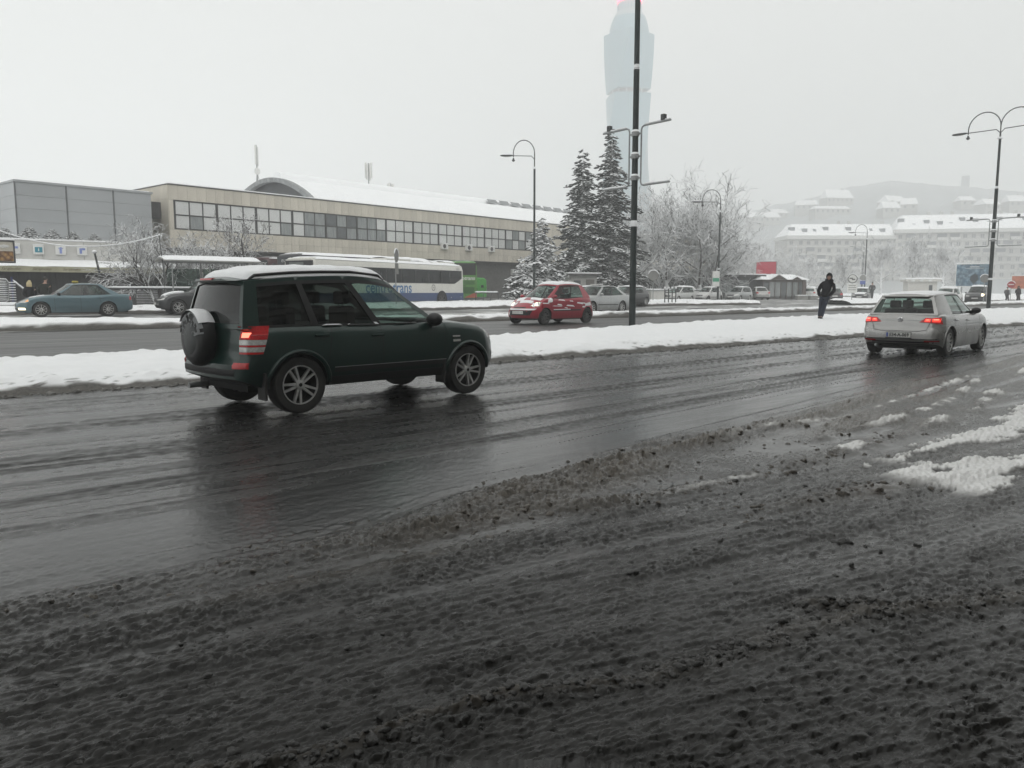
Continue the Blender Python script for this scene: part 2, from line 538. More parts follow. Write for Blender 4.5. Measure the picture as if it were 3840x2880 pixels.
def snow_dirt_material():
    m = bpy.data.materials.new('snow_with_road_dirt'); m.use_nodes = True
    t = m.node_tree; b = t.nodes['Principled BSDF']; L = t.links.new
    d = attr_node(t, 'dirt')
    n2 = noise(t, 22, 6, .7, None, .3, .7)
    n3 = noise(t, 3, 5, .6, None, .3, .7)
    sn = mixc(t, n3, (.87, .88, .89), (.92, .925, .935))
    dr = mixc(t, n2, (.035, .033, .029), (.13, .122, .108))
    L(mixc(t, d, sn, dr), b.inputs['Base Color'])
    b.inputs['Roughness'].default_value = .7
    bp = nd(t, 'ShaderNodeBump'); bp.inputs['Strength'].default_value = .35; bp.inputs['Distance'].default_value = .03
    L(noise(t, 16, 5, .6), bp.inputs['Height']); L(bp.outputs[0], b.inputs['Normal'])
    return m

M['road'] = road_material()
M['asphalt_far'] = asphalt_far_material('wet_asphalt', .035, .065)
M['asphalt_yard'] = asphalt_far_material('yard_asphalt', .035, .07, .13)
M['snow_dirt'] = snow_dirt_material()

# ---- ground sheet: fresh snow over everything beyond the carriageways
ys = np.array([-900, -200, 12.6, 13.2, 18.5, 26, 40, 60, 90, 150, 400, 1000.])
xs = np.array([-700, -200, 0, 200, 500, 900, 1250.])
V = np.array([(x, y, ztf(y) - 0.02) for x in xs for y in ys])
tag(mesh_np('ground', V, grid_faces(len(xs), len(ys)), M['snow']), kind='structure')

# ---- near carriageway base, under the modelled slush
V = np.array([(x, y, -0.035) for x in (-300, 900) for y in (-12, 13.05)])
tag(mesh_np('road', V, grid_faces(2, 2), M['asphalt_far']), kind='structure')

# ---- near carriageway: height field of wet asphalt, wheel tracks, ploughed slush and snow
EDGE = np.array([(-12, 4.7), (-3, 4.5), (.4, 4.47), (2.3, 4.5), (3.1, 4.8), (5.2, 4.95), (7.2, 5.22), (11, 5.7), (14.7, 6.15), (19.3, 6.75), (26, 7.3), (60, 8.2)])
def yedge(x):
    return np.interp(x, EDGE[:, 0], EDGE[:, 1])
RIDGES = [  # polyline, height, width, lumpiness, brown, snow cap start x
    ([(-3, 4.2), (.4, 4.12), (1.6, 4.02), (2.4, 4.02), (3.1, 3.93), (3.95, 3.62), (4.9, 3.55), (6.0, 3.56), (8.0, 3.6), (11.0, 3.95), (15, 4.9), (20, 5.9)], .085, .20, 3.9),
    ([(3.4, 4.55), (5.0, 4.6), (7.5, 4.72), (8.6, 4.55), (10, 4.75), (13, 5.2), (17, 5.9)], .055, .14, 6.0),
    ([(6.8, 4.05), (8.4, 4.05), (9.8, 4.2), (11.2, 4.42), (13.1, 4.88), (15, 5.4)], .07, .14, 7.2),
    ([(4.2, 2.95), (5.2, 2.8), (6.1, 2.62), (7.4, 2.25), (9, 1.9)], .045, .16, 5.4),
    ([(.2, 2.55), (.75, 2.28), (1.05, 2.15), (1.35, 2.17), (1.7, 2.10), (2.15, 1.86), (2.7, 1.78)], .035, .07, 99),
    ([(2.5, 1.8), (3.0, 1.72), (3.46, 1.63), (3.8, 1.42), (4.3, 1.22), (5.2, .95)], .03, .10, 99),
    ([(3.2, 1.95), (3.45, 1.72), (3.6, 1.6)], .05, .10, 99),
]
SNOWP = [  # snow patches: polyline, half width
    ([(6.5, 3.08), (7.6, 3.10), (9.0, 3.12), (11, 3.35), (14, 4.0)], .37),
    ([(5.9, 2.62), (7.0, 2.42), (8.0, 2.22), (10.5, 1.9)], .52),
    ([(8.3, 2.62), (10, 2.75), (13, 3.1)], .16),
    ([(10.8, 4.3), (12.0, 4.6), (13.2, 4.95)], .07),
    ([(9.6, 3.7), (11.5, 4.02), (13.5, 4.5)], .10),
]
def road_height(X, Y):
    Ye = yedge(X)
    Yw = Y - (Ye - 4.5) * np.clip(1.2 - (Y - Ye) / 6, 0, 1)      # streaks follow the bend of the slush edge
    Yf = 4.2 - 8.0 * (4.2 - Y) / np.maximum(X + 6, 1.5)                       # foreground tracks fan out towards the side street
    kf = sstep(3.5, 4.5, Y); Yw = Yw * kf + Yf * (1 - kf)
    e = Ye - Y + .34 * fbm(X * .7, Y * 2.0, 3, 4) + .14 * fbm(X * 3, Y * 6, 5, 3)
    ew = .75 * sstep(4.0, .5, X); sl = sstep(-.25 - .6 * ew, .55 + ew, e)
    # wheel-track streaks on the asphalt
    tr = np.zeros_like(X)
    for yc, wd, a in ((9.5, .33, .85), (8.55, .10, .3), (7.65, .30, 1.0), (6.2, .25, .7), (5.6, .16, .8), (10.7, .12, .35), (11.6, .25, .55), (12.7, .22, 1.0)):
        yy = Yw - yc - .10 * vn(X * .12, X * 0 + yc, 11)
        tr += a * np.exp(-(yy / wd) ** 2)
    tr *= np.clip(.65 + 1.3 * fbm(X * .30, Y * 10, 21, 4), 0, 1.5)
    crumbs = np.clip(1 - worley(X * 7, Y * 15, 31) * 1.5, 0, 1)
    grain = fbm(X * 26, Y * 44, 45, 2)
    h = .0010 * fbm(X * 6, Y * 18, 41, 3) + .0016 * grain + tr * (.004 + .013 * crumbs * (.5 + .5 * vn(X * 2, Y * 6, 43)) + .003 * grain)
    # slush field
    an = fbm(X * 1.3, Yw * 7, 51, 5, .55)
    lines = fbm(X * .22 + 5, Yw * 13, 52, 4, .6)                              # long tyre tracks
    rip = fbm(X * 5.2 + Y * .8, Yw * 26, 53, 5, .66)
    rip2 = fbm(X * 20 - Y * 3, Y * 56, 54, 3, .62)                            # short streaks combed along the road
    bil = 1 - 2 * np.abs(fbm(X * 12, Y * 16, 55, 4, .62)) ** .75              # cauliflower texture
    pit = np.clip(1 - worley(X * 11 + .6 * an, Y * 20 + .5 * rip, 57) * 2.3, 0, 1) * (vn(X * 2.3, Y * 4, 59) > .15)
    lump = np.sqrt(np.clip(1 - (worley(X * 11 + .7 * rip, Y * 14 + .7 * an, 61) / .62) ** 2, 0, 1))
    lump2 = np.sqrt(np.clip(1 - (worley(X * 24 + .6 * rip, Y * 30 + .6 * rip2, 67) / .6) ** 2, 0, 1))
    mass = sstep(.0, .30, e) * sstep(1.50, .75, e + .3 * vn(X * .9, Y, 71)) * sstep(.3, 2.4, X + .5 * vn(X * 2, Y * 2, 72))      # the ploughed-up margin
    mass *= np.clip(.55 + 1.1 * fbm(X * .7, Yw * 3.6, 73, 4), 0.0, 1.2)
    track = np.exp(-((Yw - 4.28 - .05 * vn(X * .5, X * 0, 77)) / .09) ** 2) * sstep(2.2, 3.2, X) + np.exp(-((Yw - 3.72) / .10) ** 2) * (.4 + .6 * sstep(0, 1, X))
    track += np.exp(-((Yw - 3.15 + .04 * vn(X * .7, X * 0, 79)) / .07) ** 2) * .7 + np.exp(-((Yw - 2.55 + .05 * vn(X * .6, X * 0, 80)) / .06) ** 2) * .5
    track = np.clip(track, 0, 1)
    mass *= 1 - .85 * track
    hs = .005 + .008 * np.clip(an, -.6, 1) + .010 * np.clip(lines, -.5, .8) + .0078 * rip + .0066 * rip2 + .003 * bil - .011 * pit
    hs += mass * (.010 + .026 * lump + .017 * lump2 + .014 * bil)
    hs += (1 - mass) * (.011 * lump2 * sstep(.15, .6, vn(X * 1.8, Y * 5, 75) + .8 * lines))
    hs = hs * (1 - .75 * track) - .006 * track
    snow = np.zeros_like(X); ridge = np.zeros_like(X)
    for pts, hh, wd, sx in RIDGES:
        d, par = polydist(X, Y, pts)
        amp = np.clip(.45 + .75 * fbm(X * 1.3, Y * 1.3, 81, 4), 0, 1.2) * sstep(0, .6, par) * sstep(len(pts) - 1.0, len(pts) - 1.7, par)
        g = np.exp(-(d / (wd * (.7 + .3 * vn(X * 2, Y * 2, 83)))) ** 2) * amp
        hs += g * hh * (.50 + .34 * lump + .26 * lump2 + .16 * bil)
        ridge = np.maximum(ridge, g)
        if sx < 90:
            snow = np.maximum(snow, sstep(.24, .46, g * (.60 + .9 * fbm(X * 3, Y * 5, 85, 4)) + .25 * lump * g) * sstep(sx, sx + 1.8, X) * .95)
    for pts, wd in SNOWP:
        d, par = polydist(X, Y, pts)
        s_ = wd * (.75 + .7 * fbm(X * 1.4, Y * 3.2, 91, 4)) - d + .10 * fbm(X * 5, Y * 9, 93, 4)
        s_ = s_ - .22 * np.abs(fbm(X * .7, Yw * 10, 94, 4)) - .06 * (1 - lump) - .05 * (1 - lump2)
        m_ = sstep(-.02, .05, s_) * sstep(0, .35, par)
        snow = np.maximum(snow, m_)
        hs += m_ * (.014 + .012 * fbm(X * 3, Y * 5, 95, 4) + .010 * lump2)
    z = h * (1 - sl) + hs * sl
    brown = np.clip(sl * (mass * 1.05 + ridge * .8 * (e > .0) + .25 * sstep(4, 9, X)), 0, 1) * sstep(-1, 3.0, X + 3) 
    pud = np.clip(sstep(.003, -.006, hs) * sl * (1 - mass), 0, 1) * .8
    pud = np.maximum(pud, (1 - sl) * sstep(.45, .85, fbm(X * .5, Y * 3, 97, 3)) * .4)
    fl = sstep(.18, .42, fbm(X * .10 + 3, Yw * 8, 98, 4, .6)) * (.5 + .5 * sstep(-.2, .3, fbm(X * 1.5, Y * 12, 99, 3)))
    rough_tr = np.clip(tr * (.45 + .9 * crumbs) + .55 * fl, 0, 1) * (1 - sl)
    pud = np.maximum(pud, track * sl * .85 * sstep(-.15, .25, fbm(X * .9, Yw * 4, 96, 3)))
    return np.maximum(z, -.012), np.clip(sl + rough_tr, 0, 1), snow * sl, brown, pud, rough_tr

naz = 1380
az = np.concatenate([np.linspace(R_(68), R_(38), 140)[:-1], np.linspace(R_(38), R_(-38), naz - 278), np.linspace(R_(-38), R_(-64), 140)[1:]]) + HEAD
py = np.concatenate([np.linspace(5200, 2960, 40)[:-1], np.linspace(2960, 1172, 500)])
rr = 2950 * 1.45 / (py - 1095)
X = rr[:, None] * np.cos(az)[None, :]; Y = rr[:, None] * np.sin(az)[None, :]
Z, a_sl, a_sn, a_br, a_pu, a_st = road_height(X, Y)
Z = Z * sstep(53, 40, rr)[:, None] * .999
Q = grid_faces(len(rr), naz)
keep = ((Y.ravel()[Q] < 13.25).all(1)) & ((Y.ravel()[Q] > -9).all(1))
used = np.unique(Q[keep]); remap = np.full(X.size, -1, np.int64); remap[used] = np.arange(len(used))
V = np.stack([X.ravel(), Y.ravel(), Z.ravel()], 1)[used]
o = mesh_np('road', V, remap[Q[keep]], M['road'], smooth=180,
            attrs={'slush': a_sl.ravel()[used], 'snow': a_sn.ravel()[used], 'brown': a_br.ravel()[used], 'puddle': a_pu.ravel()[used], 'streak': a_st.ravel()[used]})
tag(o, kind='structure')

# ---- loose lumps of slush thrown up along the ridges
def ico():
    b = bmesh.new(); bmesh.ops.create_icosphere(b, subdivisions=2, radius=1)
    b.verts.index_update()
    Vv = np.array([v.co for v in b.verts]); Ff = np.array([[v.index for v in f.verts] for f in b.faces]); b.free()
    return Vv, Ff
IV, IF = ico()
def lumps(name, pts, sizes, material, flat=.7):
    n = len(pts)
    ang = rng.uniform(0, 2 * PI, n)
    out = []
    for i in range(n):
        v = IV * (1 + .30 * np.sin(IV @ rng.normal(size=(3, 1)) * 2.2 + rng.uniform(0, 6)) + .20 * np.sin(IV @ rng.normal(size=(3, 1)) * 5 + rng.uniform(0, 6)) + rng.normal(0, .13, (len(IV), 1)))
        s_ = sizes[i] * np.array([1, rng.uniform(.65, 1), flat * rng.uniform(.7, 1.2)])
        v = v * s_
        c, s2 = math.cos(ang[i]), math.sin(ang[i])
        out.append(np.stack([v[:, 0] * c - v[:, 1] * s2, v[:, 0] * s2 + v[:, 1] * c, v[:, 2]], 1) + pts[i])
    V = np.concatenate(out)
    Fq = (IF[None] + (np.arange(n) * len(IV))[:, None, None]).reshape(-1, 3)
    return mesh_np(name, V, Fq, material, smooth=180)

def along(pts, n, spread, xmax=14):
    P_ = np.array(pts, float); seg = np.hypot(*np.diff(P_, axis=0).T); cum = np.r_[0, np.cumsum(seg)]
    t = rng.uniform(0, cum[-1], n)
    x = np.interp(t, cum, P_[:, 0]) + rng.normal(0, spread * .6, n); y = np.interp(t, cum, P_[:, 1]) + rng.normal(0, spread, n)
    k = (x < xmax)
    return x[k], y[k]
M['slush_brown'] = mat('slush_lump', (0.078, 0.067, 0.054), .45, var=.4, vscale=18, bump=.6, bscale=90)
M['slush_dark'] = mat('dark_slush_lump', (0.026, 0.025, 0.023), .5, var=.35, vscale=22, bump=.5, bscale=80)
lx, ly, ls = [], [], []
for (pts, hh, wd, sx), n in zip(RIDGES, (900, 260, 240, 300, 0, 0, 0)):
    if n:
        x, y = along(pts, n, wd * .8); lx.append(x); ly.append(y); ls.append(rng.gamma(1.6, .0048, len(x)) + .0045 + .0011 * x)
x = rng.uniform(1.4, 9, 700); y = yedge(x) - rng.uniform(.1, 1.0, 700); x = x[:350]; y = y[:350]; lx.append(x); ly.append(y); ls.append(rng.gamma(1.4, .004, 350) + .004 + .0009 * x)
lx, ly, ls = map(np.concatenate, (lx, ly, ls))
k_ = (lx > .9 + .8 * vn(lx * 3, ly * 3, 4)) & (road_height(lx, ly)[2] < .25) & (lx < 7.2 + rng.normal(0, .8, len(lx))); lx, ly, ls = lx[k_], ly[k_], ls[k_]
lz = road_height(lx, ly)[0] - ls * .38
tag(lumps('slush_clods', np.stack([lx, ly, lz], 1), ls, M['slush_brown']), 'brown clods of slush piled along the road edge', 'slush', kind='stuff')
lx, ly, ls = [], [], []
for k, n in ((4, 650), (5, 320), (6, 110)):
    x, y = along(RIDGES[k][0], n, RIDGES[k][2] * .55, 6); lx.append(x); ly.append(y); ls.append(rng.gamma(1.7, .0040, len(x)) + .0035)
x = rng.uniform(0, 6, 500); y = rng.uniform(.6, 3.6, 500); lx.append(x); ly.append(y); ls.append(rng.gamma(1.5, .004, 500) + .003)
x = np.array([4.3, 4.33, 4.27]); y = np.array([2.22, 2.25, 2.26]); lx.append(x); ly.append(y); ls.append(np.array([.045, .035, .03]))
lx, ly, ls = map(np.concatenate, (lx, ly, ls))
lz = road_height(lx, ly)[0] - ls * .15
tag(lumps('slush_crumbs', np.stack([lx, ly, lz], 1), ls, M['slush_dark'], .55), 'dark wet crumbs of slush scattered over the foreground', 'slush', kind='stuff')

# ---- snow-covered verges: median, kerb strip, island, verge by the billboard
BANKS = []
def gz(x, y):
    """height of the snow (or ground) at a spot"""
    z = ztf(y)
    for V in BANKS:
        d = (V[:, 0] - x) ** 2 + (V[:, 1] - y) ** 2; i = int(np.argmin(d))
        if d[i] < .6: z = max(z, float(V[i, 2]))
    return z
def bank(name, near, far, h, nu, nv, label=None, dirt_w=.25, edge=.5, jit=.12, specks=1.0, both=True, z0=None):
    """near/far: matching (x,y) polylines; a mounded snow surface with ragged, dirty edges"""
    N_ = np.array(near, float); F_ = np.array(far, float)
    c = np.r_[0, np.cumsum(np.hypot(*np.diff(N_, axis=0).T))]
    u = np.linspace(0, 1, nu)
    # put most columns where the camera is close
    tt = np.linspace(0, c[-1], 4000); xx = np.interp(tt, c, N_[:, 0]); yy = np.interp(tt, c, N_[:, 1])
    dens = 1 / np.maximum(np.hypot(xx, yy), 8); dens[xx < -3] *= .15
    cd_ = np.r_[0, np.cumsum(dens)[:-1]]; t = np.interp(u * cd_[-1], cd_, tt)
    nx, ny_ = np.interp(t, c, N_[:, 0]), np.interp(t, c, N_[:, 1]); fx, fy = np.interp(t, c, F_[:, 0]), np.interp(t, c, F_[:, 1])
    v = np.linspace(0, 1, nv); v = v + .10 * np.sin(2 * PI * v) * -1
    Wd = np.hypot(fx - nx, fy - ny_)[:, None]
    Xg = nx[:, None] + (fx - nx)[:, None] * v; Yg = ny_[:, None] + (fy - ny_)[:, None] * v
    j = jit * fbm(Xg * .9, Yg * .2, 7, 4)
    d = np.minimum(v[None] * Wd, (1 - v[None]) * Wd)
    dn = v[None] * Wd
    j2 = (j + .05 * fbm(Xg * 5, Yg * 5, 9, 3))
    prof = sstep(0, edge, d + j2 * .8)
    z = zt(Yg) + (.0 if z0 is None else z0) + h * (.35 * sstep(-.02, .05, d) + .65 * prof) * (d > 0) + prof * (.05 * fbm(Xg * .6, Yg * .6, 13, 4) + .028 * fbm(Xg * 3, Yg * 3, 15, 4))
    crust = (.10 * np.clip(fbm(Xg * 3, Yg * 3, 19, 4), 0, 1)) * np.exp(-((d - edge * .8) / (edge * .6)) ** 2)
    z = z + crust - .03 * (d <= 1e-6)
    dd = dn if not both else d
    dirt = sstep(dirt_w * 1.15, dirt_w * .65, dd + .12 * fbm(Xg * 2.5, Yg * 2.5, 23, 4))
    sp = sstep(.20, .10, worley(Xg * 3.6 + 1.3 * fbm(Xg * 1.1, Yg * 1.1, 25, 3), Yg * 4.6 + fbm(Xg, Yg, 26, 3), 27)) * sstep(1.3, .25, dn) * (fbm(Xg * .8, Yg * 1.2, 29, 3) > -.02) * specks
    BANKS.append((np.stack([Xg, Yg, z], -1).reshape(-1, 3)))
    o = mesh_np(name, np.stack([Xg, Yg, z], -1).reshape(-1, 3), grid_faces(nu, nv), M['snow_dirt'], smooth=180, attrs={'dirt': np.clip(dirt + sp * .85, 0, 1).ravel()})
    return tag(o, kind='structure')
bank('verge', [(-60, 12.85), (-5, 12.85), (6, 12.86), (13, 12.87), (22, 12.89), (34, 12.91), (60, 12.95), (140, 14.5), (320, 24)], [(-60, 16.5), (-5, 16.6), (6, 16.9), (13, 17.2), (22, 18.6), (34, 19.3), (60, 20.2), (140, 22), (320, 31)], .15, 900, 74, dirt_w=.30, edge=.75, jit=.22)
# plough spill along the kerb of the median
xx = np.concatenate([rng.uniform(-1, 45, 2600)]); yy = 12.78 + .16 * fbm(xx * .8, xx * 0, 5, 3) + rng.normal(0, .09, len(xx))
tag(lumps('kerb_slush', np.stack([xx, yy, np.full(len(xx), .004)], 1), rng.gamma(1.6, .008, len(xx)) + .006 + .0006 * np.maximum(xx, 0), mat('grey_slush', (.15, .145, .135), .6, var=.45, vscale=4, bump=.4, bscale=40)), 'grey slush spilled along the median kerb', 'slush', kind='stuff')
# far carriageway
def sheet(name, near, far, material, dz, ny_=10, nu=40, kind='structure'):
    N_ = np.array(near, float); F_ = np.array(far, float)
    c = np.linspace(0, 1, len(N_)); u = np.linspace(0, 1, nu)
    nx, n2, fx, f2 = (np.interp(u, c, q) for q in (N_[:, 0], N_[:, 1], F_[:, 0], F_[:, 1]))
    v = np.linspace(0, 1, ny_)[None]
    Xg = nx[:, None] + (fx - nx)[:, None] * v; Yg = n2[:, None] + (f2 - n2)[:, None] * v
    return tag(mesh_np(name, np.stack([Xg, Yg, zt(Yg) + dz], -1).reshape(-1, 3), grid_faces(nu, ny_), material), kind=kind)
sheet('road', [(-80, 16.2), (60, 17.2), (140, 20.5), (340, 30)], [(-80, 27.5), (60, 27.5), (140, 29.5), (340, 39)], M['asphalt_far'], .012)
# service road and bus yard
sheet('service_road', [(-80, 26), (60, 26.2), (140, 28.5)], [(-80, 64), (60, 70), (140, 82)], M['asphalt_yard'], .024, 24, 60)
bank('kerb_strip', [(-40, 27.2), (3, 26.5), (7, 26.2), (12, 25.4), (19, 24.7), (27, 24.3), (53, 24.9), (80, 26), (140, 29), (320, 38)],
     [(-40, 37), (3, 33.6), (7, 30.2), (12, 28.2), (19, 26.9), (27, 26.2), (53, 26.6), (80, 30), (140, 36), (320, 46)], .24, 420, 22, dirt_w=.30, edge=.5, jit=.2, specks=.6)
bank('island', [(-30, 43), (4.5, 42.2), (10, 41.2), (18, 39.9), (26, 39.2), (34, 40.2), (41, 40.2), (54, 40.0), (58.5, 38.6)],
     [(-30, 45.4), (4.5, 44.6), (10, 43.6), (18, 43.2), (26, 44.0), (34, 46.6), (41, 47.5), (54, 45.4), (59.5, 39.6)], .42, 320, 26, dirt_w=.22, edge=.9, jit=.25, specks=.8)
bank('verge', [(64, 33.4), (72, 33.6), (90, 35), (120, 37.5), (200, 43)], [(66, 37.5), (74, 41), (90, 52), (120, 60), (200, 90)], .40, 160, 40, dirt_w=.25, edge=1.2, jit=.3, specks=.2)

# ================================================================== VEHICLES
def pchip(xs_, ys_):
    x = np.array(xs_, float); y = np.array(ys_, float)
    o_ = np.argsort(x); x = x[o_]; y = y[o_]
    h = np.diff(x); d = np.diff(y) / h
    m = np.zeros(len(x)); m[0] = d[0]; m[-1] = d[-1]
    for i in range(1, len(x) - 1):
        m[i] = 0 if d[i - 1] * d[i] <= 0 else (2 * h[i] + h[i - 1] + h[i] + 2 * h[i - 1]) / ((2 * h[i] + h[i - 1]) / d[i - 1] + (h[i] + 2 * h[i - 1]) / d[i])
    def f(q):
        q = np.clip(np.asarray(q, float), x[0], x[-1])
        i = np.clip(np.searchsorted(x, q) - 1, 0, len(h) - 1)
        t = (q - x[i]) / h[i]
        return (2 * t ** 3 - 3 * t ** 2 + 1) * y[i] + (t ** 3 - 2 * t ** 2 + t) * h[i] * m[i] + (-2 * t ** 3 + 3 * t ** 2) * y[i + 1] + (t ** 3 - t ** 2) * h[i] * m[i + 1]
    return f

_wheels = {}
def wheel_meshes(R, W, kind, material):
    key = (R, W, kind, material.name)
    if key in _wheels: return _wheels[key]
    rim = R * .67
    t = MB()
    t.lathe([(rim, -W * .46), (R * .82, -W * .5), (R * .93, -W * .49), (R * .985, -W * .40), (R, -W * .25), (R * .992, -W * .09), (R * .992, W * .09), (R, W * .25), (R * .985, W * .40), (R * .93, W * .49), (R * .82, W * .5), (rim, W * .46), (rim * .97, W * .2), (rim * .97, -W * .46)], 40, 'y')
    tm = t.mesh('wheel', M['rubber'], 40)
    r = MB()
    # dish + lip on +y (outer) side
    r.lathe([(rim * 1.005, W * .47), (rim * .95, W * .46), (rim * .93, W * .30), (rim * .90, -W * .1), (.001, -W * .12)], 40, 'y', mi=1)
    r.lathe([(rim * 1.01, W * .46), (rim * 1.0, W * .49), (rim * .95, W * .485), (rim * .94, W * .40)], 40, 'y', mi=0)
    n = {'five': 5, 'multi': 10, 'cover': 9, 'six': 6}[kind]
    wsp = {'five': .30, 'multi': .11, 'cover': .22, 'six': .24}[kind] * rim
    for k in range(n):
        a = 2 * PI * k / n + .3
        ca, sa = math.cos(a), math.sin(a)
        if kind == 'five':      # forked spokes
            prs = [(-.5, .18), (.5, .18)]
        else:
            prs = [(0, .5)]
        for off, hw in prs:
            V = []
            for rad, wd, yy in ((rim * .16, wsp * hw * 1.3, W * .40), (rim * .96, wsp * hw, W * .44)):
                for sg in (-1, 1):
                    for y_ in (yy, yy - W * .16):
                        lat = sg * wd + off * wsp * (.35 if rad < rim * .5 else 1.25)
                        V.append((rad * ca - lat * sa, y_, rad * sa + lat * ca))
            r.add(V, [(0, 2, 6, 4), (1, 5, 7, 3), (0, 4, 5, 1), (2, 3, 7, 6), (0, 1, 3, 2), (4, 6, 7, 5)], 0)
    r.lathe([(rim * .24, W * .30), (rim * .23, W * .44), (rim * .12, W * .46), (.001, W * .46)], 20, 'y', mi=0)
    r.lathe([(rim * .10, W * .465), (.001, W * .47)], 14, 'y', mi=1)
    rm = r.mesh('rim', [material, M['under']], 35)
    _wheels[key] = (tm, rm)
    return tm, rm

def snow_patch_grid(name, fx, fy, fz, mask, thick, parent, nu=60, nv=30, rough=.25, seed=0):
    """snow blanket over a param surface: fx,fy,fz arrays (nu,nv); mask 0..1 edge falloff"""
    t = thick * mask * (1 + rough * fbm(fx * 5, fy * 5, seed, 4))
    Vt = np.stack([fx, fy, fz + t], -1).reshape(-1, 3)
    return mesh_np(name, Vt, grid_faces(*fx.shape), M['snow_car'], parent, smooth=60)

class Car:
    def __init__(s, name, label, loc, yaw, S, paint, cat='car', group=None, detail=2):
        s.S = S; s.paint = paint; s.detail = detail
        s.root = thing(name, label, cat, loc, yaw, group)
        s.body()
        s.cabin()
        s.wheels()
    # ---------- lower body
    def body(s):
        S = s.S; L, W = S['L'], S['W'] / 2
        xf, xr = L / 2, -L / 2
        top = pchip(*zip(*S['top']))          # centre line height
        plan = pchip([xr, xr * .8, xr * .4, 0, xf * .5, xf * .8, xf], [S.get('pr', .92) * W, .965 * W, W, W, .995 * W, .955 * W, S.get('pf', .80) * W])
        rr_, rf_ = S.get('rc', .16), S.get('fc', .38)
        sill = S.get('sill', .20); R = S['R']; Ra = R * S.get('arch', 1.17)
        zw = R
        def ends(x, r, f):
            dr = np.clip(1 - (x - xr) / r, 0, 1); df = np.clip(1 - (xf - x) / f, 0, 1)
            return dr, df
        def w(x):
            dr, df = ends(x, rr_, rf_)
            return plan(x) - .16 * (1 - np.sqrt(1 - dr ** 2)) - S.get('fr', .30) * (1 - np.sqrt(np.maximum(1 - df ** 2, 0)))
        def zsh(x):
            return top(x) - S.get('crown', .05) * np.interp(x, [xr, xr * .5, S['xf0'] - .2, S['xf0'] + .25, xf], [1, .35, .35, 1, 1.0])
        def sillz(x):
            dr, df = ends(x, .5, .5)
            return sill + S.get('ru', .10) * dr ** 2 + S.get('fu', .03) * df ** 2
        def low(x):
            z = sillz(x)
            for xw in (S['fw'], S['rw']):
                q = Ra ** 2 - (x - xw) ** 2
                z = np.where(q > 0, np.maximum(z, zw + np.sqrt(np.maximum(q, 0))), z)
            return np.minimum(z, zsh(x) - .03)
        yf = pchip([0, .12, .35, .55, .78, .92, 1.0], S.get('side', [.945, .975, .995, 1.0, .985, .965, .93]))
        def side_y(x, z):
            t = (z - sill) / (zsh(x) - sill)
            return w(x) * yf(np.clip(t, 0, 1))
        s.side_y = side_y; s.low = low; s.zsh = zsh; s.w = w; s.top = top
        xs_ = list(np.linspace(xr + .55, xf - .6, 26)) + [xr + .55 * (1 - math.cos(a)) for a in np.linspace(0.05, PI / 2, 9)] + [xf - .6 * (1 - math.cos(a)) for a in np.linspace(0.05, PI / 2, 11)] + [xr, xf]
        for xw in (S['fw'], S['rw']):
            xs_ = [x for x in xs_ if abs(x - xw) > Ra * 1.02] + [xw + Ra * q for q in (-1.001, 1.001)] + [xw + Ra * .9995 * math.cos(a) for a in np.linspace(0, PI, 17)]
        xs_ = np.array(sorted(xs_))
        rings = []
        prof_r = pchip(*zip(*S['rear'])); prof_f = pchip(*zip(*S['nose']))
        nsd = 11
        for x in xs_:
            zl = float(low(x)); zs = float(zsh(x)); zt_ = float(top(x)); ww = float(w(x))
            pts = [(0, zl), ((float(side_y(x, zl)) - .03) * .6, zl), (float(side_y(x, zl)) - .03, zl)]
            for k in range(nsd):
                z = zl + (zs - zl) * k / (nsd - 1) * .965
                pts.append((float(side_y(x, z)), z))
            yb = float(side_y(x, zl + (zs - zl) * .965))
            pts += [(yb - .02, zs - .004), (yb - .06, zs + (zt_ - zs) * .18)]
            for q in (.78, .55, .28, 0):
                pts.append(((yb - .06) * q, zs + (zt_ - zs) * (1 - .82 * q ** 2 * 1.0)))
            rings.append(pts)
        K = len(rings[0]); A = np.array(rings)          # (n,K,2)
        n = len(xs_)
        def deform(x, y, z):
            kr = sstep(xr + .55, xr, x); kf = sstep(xf - .6, xf, x)
            hw = S['W'] / 2
            return x + kr * (prof_r(z) + S.get('bow_r', .10) * (np.abs(y) / hw) ** 2.2) - kf * (prof_f(z) + S.get('bow_f', .16) * (np.abs(y) / hw) ** 2.2)
        s.deform = deform
        V, F_, mi = [], [], []
        def put(x, y, z):
            V.append((float(deform(x, y, z)), y, z)); return len(V) - 1
        idx = {}
        for sg in (1, -1):
            for i in range(n):
                for k in range(K):
                    idx[sg, i, k] = put(xs_[i], sg * A[i, k, 0], A[i, k, 1])
            for i in range(n - 1):
                for k in range(K - 1):
                    q = (idx[sg, i, k], idx[sg, i + 1, k], idx[sg, i + 1, k + 1], idx[sg, i, k + 1])
                    F_.append(q if sg < 0 else q[::-1]); mi.append(1 if k < 3 else 0)
        for i, d in ((0, 1), (n - 1, -1)):          # end caps as grids
            Mc = 12
            rows = []
            for k in range(2, K):
                yk, zk = A[i, k]
                rows.append([put(xs_[i], yk * (1 - 2 * c / Mc), zk) for c in range(Mc + 1)])
            for a, b in zip(rows[:-1], rows[1:]):
                for c in range(Mc):
                    q = (a[c], a[c + 1], b[c + 1], b[c])
                    F_.append(q if d > 0 else q[::-1]); mi.append(0)
        me = bpy.data.meshes.new('body'); me.from_pydata(V, [], F_)
        me.materials.append(s.paint); me.materials.append(M['under'])
        me.polygons.foreach_set('material_index', mi)
        bm = bmesh.new(); bm.from_mesh(me)
        bmesh.ops.remove_doubles(bm, verts=bm.verts[:], dist=.0006)
        bmesh.ops.recalc_face_normals(bm, faces=bm.faces[:])
